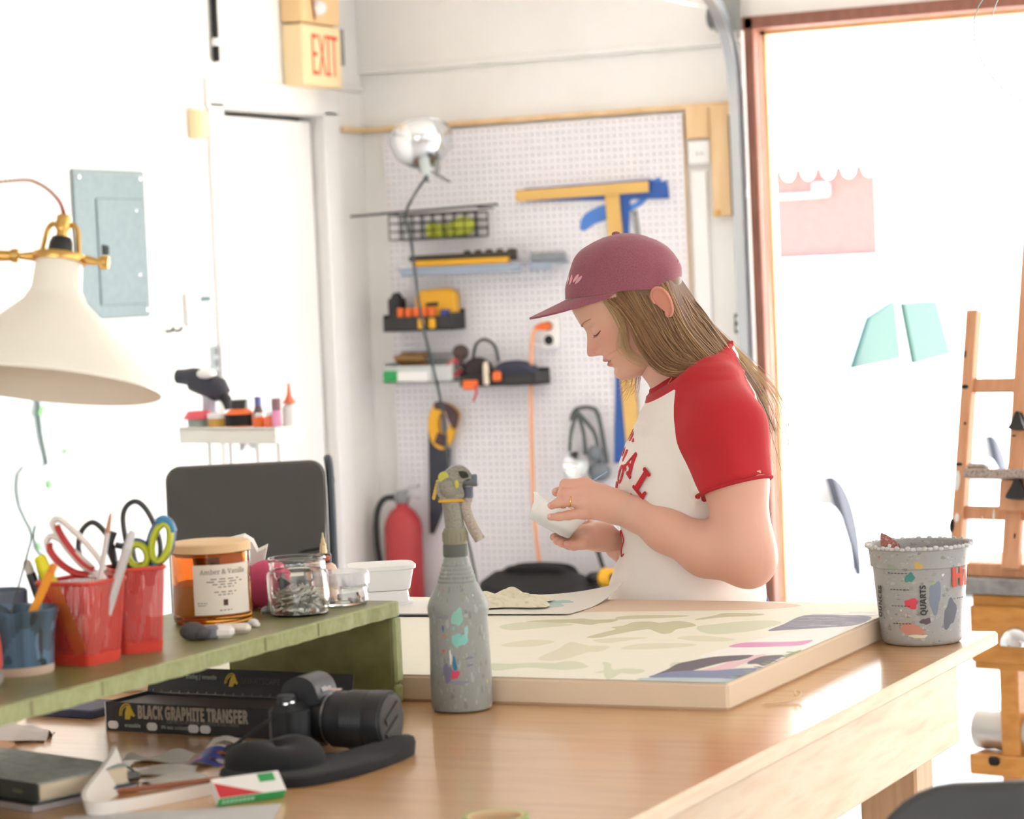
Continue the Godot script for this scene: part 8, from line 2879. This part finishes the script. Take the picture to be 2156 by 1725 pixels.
	for s in [1.0, -1.0]:
		var pts := []
		var rad := []
		for i in 9:
			var f := i / 8.0
			var q := on_face(lerpf(0.0125, 0.0175, sin(f * 2.2)) + 0.001, s * lerpf(0.010, 0.046, f))
			pts.append(head_to_body(q + Vector3(0.0007, 0, 0)))
			rad.append(lerpf(0.0016, 0.0006, f))
		brow.tube(pts, rad, 6, true, 0.6)
		pts = []
		rad = []
		for i in 9:
			var f := i / 8.0
			var q := on_face(-0.0098 - 0.0022 * sin(f * PI) + 0.0015 * f, s * lerpf(0.018, 0.044, f))
			pts.append(head_to_body(q + Vector3(0.0007, 0, 0)))
			rad.append(0.00085 * (0.5 + 0.5 * sin(f * PI)) + 0.0002)
		lash.tube(pts, rad, 6)
		for i in 8:
			var f := (i + 0.6) / 8.6
			var q := on_face(-0.0098 - 0.0022 * sin(f * PI) + 0.0015 * f, s * lerpf(0.018, 0.044, f))
			lash.tube([head_to_body(q), head_to_body(q + Vector3(0.0042, -0.0030, s * 0.0022 * f))], [0.0004, 0.0001], 4)
	part(t, "eyebrow", brow, mat("brow_brown", rgb(164, 118, 88), 0.9))
	part(t, "eyelash", lash, mat("lash_brown", rgb(92, 66, 54), 0.9))
	var stud := G.new()
	stud.ball(head_to_body(on_face(-0.036, 0.0125) + Vector3(0.001, 0, 0.001)), Vector3(0.0009, 0.0009, 0.0009), Basis(), 5, 6)
	part(t, "nose_stud", stud, M.gold)
	# ---- shirt
	for i in 60:
		var y := 0.86 + 0.01 * i
		torso_lut.append(Vector3(table_at(TORSO, y, 1), table_at(TORSO, y, 2), table_at(TORSO, y, 3)))
	sleeve_bones = bones_of([[[Vector3(0.040, 1.312, 0.100), 0.047], [Vector3(0.056, 1.248, 0.160), 0.066], [Vector3(0.064, 1.120, 0.206), 0.0640]]])
	g = G.new()
	nets(g, shirt_d, Vector3(-0.17, 0.865, -0.285), Vector3(0.16, 1.42, 0.285), 0.0075, func(_p): return Color.WHITE, shirt_map)
	var dye := Image.create(256, 4, false, Image.FORMAT_RGB8)
	dye.fill(rgb(247, 239, 230))
	dye.fill_rect(Rect2i(128, 0, 128, 4), rgb(190, 30, 38))
	var jersey := mat("jersey", Color.WHITE, 0.85)
	jersey.albedo_texture = image_tex(dye)
	jersey.rim_enabled = true
	jersey.rim = 0.15
	var shirt := part(t, "shirt", g, jersey, "white shirt with red raglan sleeves", 70)
	g = G.new()
	var ring := []
	for i in 41:
		var a := TAU * i / 40.0
		var x := 0.004 - 0.0565 * cos(a)
		ring.append(Vector3(x, 1.338 + 0.6 * x, 0.061 * sin(a)))
	g.tube(ring, 0.0095, 10, false, 1.3)
	part(shirt, "collar", g, mat("collar_red", rgb(186, 30, 40), 0.85))
	var hem_n := Vector3(0.206, -0.957, 0.20).normalized()
	var hem_u := Vector3.RIGHT
	hem_u = (hem_u - hem_n * hem_u.dot(hem_n)).normalized()
	var hem_v := hem_n.cross(hem_u)
	g = G.new()
	ring = []
	for i in 41:
		var a := TAU * i / 40.0
		ring.append(Vector3(0.0625, 1.1545, 0.1965) + (hem_u * cos(a) + hem_v * sin(a)) * 0.0622)
	g.tube(ring, 0.0052, 8, false, 0.6, hem_n)
	part(shirt, "sleeve_hem", g, M.collar_red)
	shirt_print(shirt)
	# ---- trousers and shoes, hidden by the table
	g = G.new()
	var denim := mat("denim", rgb(58, 66, 92), 0.85)
	var legs := bones_of([[[Vector3(0.0, 0.90, 0.0), 0.125], [Vector3(0.005, 0.82, 0.075), 0.105], [Vector3(0.0, 0.50, 0.085), 0.070], [Vector3(0.02, 0.10, 0.09), 0.052]], [[Vector3(0.0, 0.90, 0.0), 0.125], [Vector3(0.005, 0.82, -0.075), 0.105], [Vector3(0.0, 0.50, -0.085), 0.070], [Vector3(0.02, 0.10, -0.09), 0.052]]])
	nets(g, func(p: Vector3) -> float: return bones_d(p, legs, 0.05), Vector3(-0.16, 0.04, -0.22), Vector3(0.16, 1.04, 0.22), 0.018, func(_p): return Color.WHITE)
	part(t, "trousers", g, denim, "", 70)
	for s in [1.0, -1.0]:
		g = G.new()
		g.ball(Vector3(-0.03, 0.0, 0.09 * s), Vector3(0.13, 0.075, 0.048), Basis(), 8, 20, 0.0, 90.0)
		g.ball(Vector3(0.03, 0.0, 0.09 * s), Vector3(0.065, 0.11, 0.046), Basis(), 8, 16, 0.0, 90.0)
		part(t, "shoe", g, M.dark_rubber)
	headgear(t)
	hair(t)
	# ---- necklace and ring
	g = G.new()
	var chain := curve3([Vector3(-0.012, 1.3440, 0.050), Vector3(-0.026, 1.325, 0.053), Vector3(-0.039, 1.306, 0.050), Vector3(-0.052, 1.292, 0.040), Vector3(-0.066, 1.276, 0.02), Vector3(-0.071, 1.27, 0.0)], 9)
	for q in chain:
		g.ball(q + Vector3(-0.004, 0.002, 0.008), Vector3(0.0011, 0.0011, 0.0011), Basis(), 4, 5)
	part(t, "necklace", g, M.gold)
	g = G.new()
	var band := []
	for i in 17:
		var a := TAU * i / 16.0
		band.append(Vector3(-0.2075, 1.1343, 0.0990) + Vector3(0.14, 0.99, 0) * cos(a) * 0.0098 + Vector3(0, 0, 1) * sin(a) * 0.0098)
	g.tube(band, 0.0012, 6, false)
	part(t, "finger_ring", g, M.gold)
	held_things(t)

# the point of the face at a height and a sideways distance
func on_face(hy: float, hz: float) -> Vector3:
	var lo := 0.0
	var hi := PI / 2
	for i in 22:
		var mid := (lo + hi) / 2
		if absf(head_point(hy, mid).z) < absf(hz):
			lo = mid
		else:
			hi = mid
	var q := head_point(hy, lo)
	q.z = hz
	return q

func ear(g: G, s: float) -> void:
	var base := Vector3(-0.0400, -0.022, 0.0745 * s)
	var path := []
	for q in [Vector2(0.010, 0.004), Vector2(0.010, 0.015), Vector2(0.004, 0.024), Vector2(-0.005, 0.026), Vector2(-0.012, 0.020), Vector2(-0.015, 0.009), Vector2(-0.0145, -0.004), Vector2(-0.011, -0.015), Vector2(-0.006, -0.024), Vector2(0.0, -0.027)]:
		path.append(head_to_body(base + Vector3(q.x, q.y, s * (0.006 + 0.55 * maxf(0.0, 0.008 - q.x)))))
	var was := g.tint
	g.tint = lin(226, 152, 130)
	g.tube(curve3(path, 4), 0.0026, 8)
	# the bowl of the ear
	var mid := head_to_body(base + Vector3(-0.004, 0.002, s * 0.0115))
	var rim := curve3(path, 4)
	for i in rim.size() - 1:
		if s > 0:
			g.tri(mid, rim[i], rim[i + 1])
		else:
			g.tri(mid, rim[i + 1], rim[i])
	g.ball(head_to_body(base + Vector3(0.0, -0.021, s * 0.007)), Vector3(0.006, 0.008, 0.004), Basis(), 6, 10)
	g.tri(mid, rim[-1], rim[0]) if s > 0 else g.tri(mid, rim[0], rim[-1])
	g.tint = was

func hand(g: G, palm: Array, fingers: Array, lo: Vector3, hi: Vector3, skin: Color, knuckle: Color) -> void:
	var chains := []
	var tips := []
	for f in fingers:
		chains.append(bones_of([f]))
		tips.append(f[-1][0])
		tips.append(f[1][0])
	var field := func(p: Vector3) -> float:
		var d := bones_d(p, palm, 0.012)
		# fingers blend into the palm but not into each other
		var least := 1e9
		for c in chains:
			least = minf(least, bones_d(p, c, 0.004))
		return smin(d, least, 0.007)
	var tint := func(p: Vector3) -> Color:
		var k := 0.0
		for q in tips:
			k = maxf(k, 1.0 - p.distance_to(q) / 0.013)
		return skin.lerp(knuckle, clampf(k, 0.0, 0.8))
	nets(g, field, lo, hi, 0.0026, tint)

func finger_nails(t: Node) -> void:
	var g := G.new()
	for q in [[Vector3(-0.2395, 1.1275, 0.0915), Vector3(-0.0108, -0.0047, -0.0045), 0.0066], [Vector3(-0.2420, 1.1082, 0.0930), Vector3(-0.0147, -0.0006, -0.003), 0.0060], [Vector3(-0.2300, 1.1477, 0.0580), Vector3(-0.0208, -0.0037, 0.002), 0.0078]]:
		var d: Vector3 = q[1].normalized()
		var up := Vector3(0, 0.55, 0.83)
		up = (up - d * up.dot(d)).normalized()
		g.ball(q[0] + up * q[2] * 0.82 + d * 0.001, Vector3(0.0042, 0.0012, 0.0034), Basis(d, up, d.cross(up)), 6, 10)
	part(t, "fingernail", g, mat("nail", rgb(238, 190, 176), 0.3))

func shirt_print(shirt: Node) -> void:
	var red := mat("print_red", rgb(204, 40, 48), 0.8)
	var on := func(q: Vector3, phi0: float, y0: float, turn: float) -> Vector3:
		var v := Vector2(q.x, q.y).rotated(turn)
		var y := y0 + v.y
		var xf := table_at(TORSO, y, 1)
		var xb := table_at(TORSO, y, 2)
		var w := table_at(TORSO, y, 3)
		var phi := phi0 + v.x / 0.145
		return Vector3((xf + xb) / 2.0 - ((xb - xf) / 2.0 + 0.0028 + q.z) * cos(phi), y, (w + 0.0028 + q.z) * sin(phi))
	for q in [["L", 0.80, 1.160, -0.62, 0.041], ["A", 0.48, 1.193, -0.50, 0.038], ["N", 0.18, 1.217, -0.38, 0.038], ["I", -0.04, 1.230, -0.25, 0.036], ["&", 0.60, 1.124, -0.3, 0.032], ["O", 0.24, 1.172, -0.35, 0.030], ["S", 0.10, 1.142, -0.2, 0.030]]:
		letters(shirt, "lettering", q[0], q[4], red, Transform3D(), true, true, func(v: Vector3) -> Vector3: return on.call(v, q[1], q[2], q[3]), 0.0008, 1.0)
	var g := G.new()
	var pts := []
	for q in [Vector2(0.12, 1.065), Vector2(0.2, 1.075), Vector2(0.26, 1.06), Vector2(0.2, 1.05), Vector2(0.14, 1.04), Vector2(0.2, 1.03), Vector2(0.28, 1.035)]:
		pts.append(on.call(Vector3.ZERO, q.x, q.y, 0.0))
	g.tube(curve3(pts), 0.0012, 5)
	part(shirt, "flourish", g, red)

const CROWN := [[1.486, -0.1988, 0.0005, 0.0815], [1.4959, -0.1981, 0.0015, 0.083], [1.5110, -0.1945, 0.0030, 0.0835], [1.5267, -0.1893, 0.0010, 0.083], [1.5452, -0.1811, -0.0085, 0.079], [1.5587, -0.169, -0.0200, 0.072], [1.5702, -0.1496, -0.038, 0.060], [1.5787, -0.1295, -0.058, 0.044], [1.5830, -0.1105, -0.074, 0.024], [1.5846, -0.0960, -0.090, 0.004]]

func crown_point(y: float, phi: float, out := 0.0) -> Vector3:
	var xf := table_at(CROWN, y, 1)
	var xb := table_at(CROWN, y, 2)
	var w := table_at(CROWN, y, 3)
	var cx := (xf + xb) / 2.0
	var a := (xb - xf) / 2.0
	var k := 1.0
	# six panels with seams, and a slack fold above the band
	k -= 0.012 * exp(-pow(sin(phi * 3.0) / 0.10, 2.0))
	k -= 0.045 * bump(y, 1.507 + 0.006 * cos(phi), 0.008) * (0.5 + 0.5 * sin(phi * 2.0 + 0.9)) * absf(sin(phi))
	k += 0.02 * bump(y, 1.53, 0.014) * absf(sin(phi))
	k += 0.006 * sin(phi * 7.0 + y * 90.0) * smoothstep(1.58, 1.54, y)
	return Vector3(cx - (a * k + out) * cos(phi), y, (w * k + out) * sin(phi))

func rim_height(phi: float) -> float:
	# the band sits a little lower over the brow
	return 1.486 - 0.011 * maxf(0.0, cos(phi)) - 0.0 * sin(phi)

func headgear(t: Node) -> void:
	var cloth := tri_mat("cap_cloth", noise_tex(0.12, [rgb(138, 72, 84), rgb(152, 88, 98), rgb(164, 102, 112)], 95), Vector3(9, 9, 9), 0.9, false)
	cloth.rim_enabled = true
	cloth.rim = 0.3
	var g := G.new()
	var rs := []
	var n := 30
	for i in n + 1:
		var f := float(i) / n
		var ring := PackedVector3Array()
		for j in 96:
			var phi := TAU * j / 96
			var y := lerpf(rim_height(phi), 1.5846, 1.0 - pow(1.0 - f, 1.6))
			ring.append(crown_point(maxf(y, 1.4862), phi) - Vector3(0, maxf(0.0, 1.4862 - y), 0))
		rs.append(ring)
	# inside of the band
	var inner := []
	for k in [0, 2]:
		var ring := PackedVector3Array()
		for q in rs[k]:
			ring.append(q + (Vector3(-0.098, q.y, 0) - q).normalized() * 0.003)
		inner.append(ring)
	rs.push_front(inner[0])
	rs.push_front(inner[1])
	g.rings(rs, false, true)
	var cap := part(t, "cap", g, cloth, "faded maroon cotton cap", 60)
	g = G.new()
	g.ball(Vector3(-0.1075, 1.5838, 0.0), Vector3(0.0075, 0.0045, 0.0075), Basis(), 8, 14)
	part(cap, "top_button", g, cloth)
	# the peak: from the band outwards and down
	g = G.new()
	var peak := func(u: float, v: float) -> Vector3:
		var phi := lerpf(1.42, -1.42, u)
		var root := crown_point(1.4862, phi) - Vector3(0, 1.4862 - rim_height(phi), 0)
		var e := 0.0640 * pow(maxf(0.0, cos(phi)), 0.75)
		return root + Vector3(-e * v, -e * v * 0.44 - 0.004 * v * sin(phi) * sin(phi) - 0.001, -0.004 * sin(phi) * v)
	g.sheet(peak, 48, 10, 0.0035)
	part(cap, "peak", g, cloth)
	# stitched emblem of pale leaves on the front panel
	var pale := mat("emblem_pink", rgb(236, 168, 178), 0.8)
	for q in [[0.20, 1.5085, 0.0042, 0.0085, 0.1], [0.36, 1.5085, 0.0050, 0.0088, 0.0], [0.54, 1.5105, 0.0040, 0.0090, -0.75], [0.63, 1.5075, 0.0040, 0.0090, -0.75]]:
		g = G.new()
		var pts := []
		for i in 16:
			var a := TAU * i / 16.0
			var v := Vector2(cos(a) * q[2] * (1.0 - 0.25 * absf(sin(a))), sin(a) * q[3]).rotated(q[4])
			pts.append(crown_point(q[1] + v.y, q[0] + v.x / 0.088, 0.0012))
		var c := crown_point(q[1], q[0], 0.0016)
		for i in 16:
			g.tri(c, pts[i], pts[(i + 1) % 16])
		part(cap, "emblem_leaf", g, pale, "", 0.0)
	# strap and grommet at the back
	g = G.new()
	g.ball(crown_point(1.530, PI - 0.30), Vector3(0.002, 0.003, 0.003), Basis(), 6, 8)
	part(cap, "eyelet", g, pale)

func hair(t: Node) -> void:
	var tone := [lin(126, 92, 70), lin(148, 110, 82), lin(170, 130, 98), lin(194, 156, 118), lin(112, 80, 62), lin(158, 120, 90)]
	var g0 := [Vector3(-0.1470, 1.4840, 0.0540), Vector3(-0.1160, 1.4600, 0.0715), Vector3(-0.0950, 1.4300, 0.0765), Vector3(-0.0820, 1.3960, 0.0780), Vector3(-0.0600, 1.3605, 0.0800), Vector3(-0.0340, 1.3420, 0.0880), Vector3(0.0020, 1.3450, 0.0960), Vector3(0.0430, 1.3400, 0.0850)]
	var g1 := [Vector3(-0.1040, 1.4950, 0.0720), Vector3(-0.0780, 1.4450, 0.0800), Vector3(-0.0600, 1.4150, 0.0840), Vector3(-0.0420, 1.3850, 0.0870), Vector3(-0.0150, 1.3600, 0.0920), Vector3(0.0200, 1.3540, 0.0960), Vector3(0.0590, 1.3420, 0.0800), Vector3(0.0930, 1.3080, 0.0500)]
	var g2 := [Vector3(-0.0280, 1.4970, 0.0580), Vector3(-0.0130, 1.4500, 0.0720), Vector3(0.0000, 1.4200, 0.0760), Vector3(0.0160, 1.3950, 0.0780), Vector3(0.0425, 1.3660, 0.0760), Vector3(0.0790, 1.3380, 0.0600), Vector3(0.1074, 1.2980, 0.0300), Vector3(0.1354, 1.2344, 0.0200)]
	var g3 := [Vector3(-0.0060, 1.5000, 0.0120), Vector3(0.0137, 1.4680, 0.0250), Vector3(0.0250, 1.4500, 0.0300), Vector3(0.0400, 1.4280, 0.0330), Vector3(0.0635, 1.3870, 0.0340), Vector3(0.0915, 1.3490, 0.0250), Vector3(0.1225, 1.2990, 0.0100), Vector3(0.1500, 1.2305, 0.0000)]
	var sets := [g0, g1, g2, g3]
	var at := func(s: float, k: int, side: float) -> Vector3:
		var i := clampi(int(s), 0, 2)
		var q: Vector3 = sets[i][k].lerp(sets[i + 1][k], smoothstep(0.0, 1.0, s - i) * 0.5 + (s - i) * 0.5)
		return Vector3(q.x, q.y, q.z * side)
	# the mass of the hair: a thick curved sheet on each side
	var g := G.new()
	for side in [1.0, -1.0]:
		g.tint = tone[4].lerp(tone[0], 0.5)
		var cols := []
		for i in 19:
			var pts := []
			for k in 8:
				pts.append(at.call(0.45 + i / 18.0 * 2.55, mini(k, 6) if i > 6 else k, side) - Vector3(0, 0.0001 * k, 0.006 * side))
			cols.append(curve3(pts, 3))
		var len_: int = cols[0].size()
		g.sheet(func(u, v): return cols[clampi(int(round(u * 18)), 0, 18)][clampi(int(round(v * (len_ - 1))), 0, len_ - 1)] if side > 0 else cols[18 - clampi(int(round(u * 18)), 0, 18)][clampi(int(round(v * (len_ - 1))), 0, len_ - 1)], 18, len_ - 1, 0.008)
	rng.seed = 4711
	for n in 1500:
		var side := 1.0 if n < 1200 else -1.0
		var s := rng.randf() * 3.0 if n > 320 else rng.randf() * 0.7
		# keep the upper ear clear
		if s > 1.25 and s < 1.72 and rng.randf() < 0.7:
			continue
		var lift := 0.0005 + 0.007 * rng.randf()
		var sway := Vector3(rng.randf() - 0.5, rng.randf() - 0.5, rng.randf() - 0.5) * 0.007
		var start := 0
		var pts := []
		for k in range(start, 8 if s < 1.0 or n % 9 == 0 else 7):
			var f := k / 7.0
			var q: Vector3 = at.call(clampf(s + 0.25 * f * sin(n * 1.7), 0.0, 3.0), k, side)
			var outward := Vector3(lerpf(0.0, 1.4, clampf(s - 1.8, 0.0, 1.0)), 0.15, side * lerpf(1.0, 0.35, clampf(s - 2.0, 0.0, 1.0))).normalized()
			pts.append(q + outward * lift * (0.4 + 0.8 * f) + sway * f * 1.6 + Vector3(0.0016 * sin(n * 0.7 + k), 0.0016 * sin(n * 1.3 + k * 1.4), 0))
		if rng.randf() < 0.05:
			pts.append(pts[-1] + Vector3(0.015 + 0.02 * rng.randf(), -0.05 - 0.06 * rng.randf(), 0.0))
		var c := curve3(pts, 3)
		var w := 0.0005 + 0.0013 * pow(rng.randf(), 2.0)
		var rad := []
		for i in c.size():
			var f := float(i) / (c.size() - 1)
			rad.append(w * (1.0 - 0.65 * f))
		g.tint = tone[rng.randi() % tone.size()].lerp(lin(214, 182, 138), 0.45 * rng.randf() * clampf(s - 0.1, 0.3, 1.0))
		g.tube(c, rad, 3, false)
	# loose wisps: by the cheek, under the chin on the far side, and flying off the back
	for n in 150:
		var pts := []
		var kind := n % 3
		if kind == 0:
			var j := Vector3(rng.randf() - 0.5, rng.randf() - 0.5, rng.randf() - 0.5) * 0.014
			pts = [Vector3(-0.135, 1.472, 0.064) + j * 0.4, Vector3(-0.118, 1.452, 0.072) + j, Vector3(-0.106, 1.425, 0.073) + j, Vector3(-0.100 - 0.014 * rng.randf(), 1.392, 0.070) + j, Vector3(-0.085 - 0.012 * rng.randf(), 1.372, 0.074) + j]
			if n % 2:
				pts.append(pts[-1] + Vector3(0.022, -0.012, 0.004))
		elif kind == 1:
			var j := Vector3(rng.randf() - 0.5, rng.randf() - 0.5, rng.randf() - 0.5) * 0.03
			pts = [Vector3(-0.12, 1.445, -0.066), Vector3(-0.095, 1.40, -0.072) + j * 0.5, Vector3(-0.085, 1.355, -0.068) + j, Vector3(-0.085, 1.325, -0.06) + j, Vector3(-0.094, 1.302 + 0.02 * rng.randf(), -0.055) + j * 1.3]
		else:
			var j := Vector3(rng.randf() - 0.3, rng.randf() - 0.5, rng.randf() - 0.5) * 0.05
			pts = [Vector3(0.02, 1.455, 0.0), Vector3(0.077, 1.385, 0.0) + j * 0.3, Vector3(0.118, 1.335, -0.02) + j * 0.5, Vector3(0.146, 1.285, -0.02) + j * 0.8, Vector3(0.150, 1.215, -0.02) + j, Vector3(0.150, 1.165 - 0.05 * rng.randf(), -0.02) + j * 1.2]
		g.tint = [lin(206, 174, 130), lin(186, 150, 108), lin(222, 194, 152)][n % 3]
		var c := curve3(pts, 4)
		var rad := []
		for i in c.size():
			rad.append(lerpf(0.0006, 0.00025, float(i) / (c.size() - 1)))
		g.tube(c, rad, 3, false)
	var m := mat("hair", Color.WHITE, 0.42)
	m.vertex_color_use_as_albedo = true
	part(t, "hair", g, m, "long light brown hair", 0.0)

func held_things(person: Node3D) -> void:
	var xf := person.transform
	# shallow white mixing cup, tilted towards the person
	var c := thing("mixing_cup", "shallow white plastic mixing cup held in both hands", "cup", xf * Vector3(-0.2445, 1.0835, 0.022), person.rotation.y)
	c.rotation.z = -0.53
	var g := G.new()
	g.lathe([Vector2(0, 0), Vector2(0.0375, 0), Vector2(0.040, 0.002), Vector2(0.0445, 0.028), Vector2(0.0505, 0.0405), Vector2(0.0525, 0.041), Vector2(0.0525, 0.0435), Vector2(0.0495, 0.0435), Vector2(0.0432, 0.029), Vector2(0.0385, 0.004), Vector2(0, 0.003)], 48)
	var milky := mat("milky_plastic", rgb(252, 252, 250), 0.4)
	milky.backlight_enabled = true
	milky.backlight = Color(1.0, 1.0, 1.0)
	part(c, "wall", g, milky)
	g = G.new()
	g.lathe([Vector2(0, 0.004), Vector2(0.0385, 0.0045), Vector2(0.0400, 0.014), Vector2(0, 0.013)], 36)
	part(c, "paint", g, mat("paint_lime", rgb(226, 224, 176), 0.35), "pale yellow-green paint")
	var b := thing("detail_brush", "thin pale blue handled brush held in the near hand", "brush", xf * Vector3(-0.2108, 1.1394, 0.066), person.rotation.y)
	g = G.new()
	var top := Vector3(-0.1421, 1.1800, 0.075) - Vector3(-0.2108, 1.1394, 0.066)
	g.tube([Vector3(-0.012, -0.0075, -0.006), Vector3(0, 0, 0), top * 0.5, top], [0.0016, 0.0021, 0.0020, 0.0008], 8)
	part(b, "handle", g, mat("brush_blue", rgb(150, 178, 220), 0.3))
	g = G.new()
	g.tube([Vector3(-0.020, -0.0125, -0.0105), Vector3(-0.012, -0.0075, -0.006)], [0.0017, 0.0018], 8)
	part(b, "ferrule", g, M.steel)
	g = G.new()
	g.tube([Vector3(-0.032, -0.020, -0.017), Vector3(-0.026, -0.0165, -0.014), Vector3(-0.020, -0.0125, -0.0105)], [0.0002, 0.0018, 0.0016], 8)
	part(b, "bristles", g, mat("bristle_brown", rgb(140, 110, 84), 0.8))
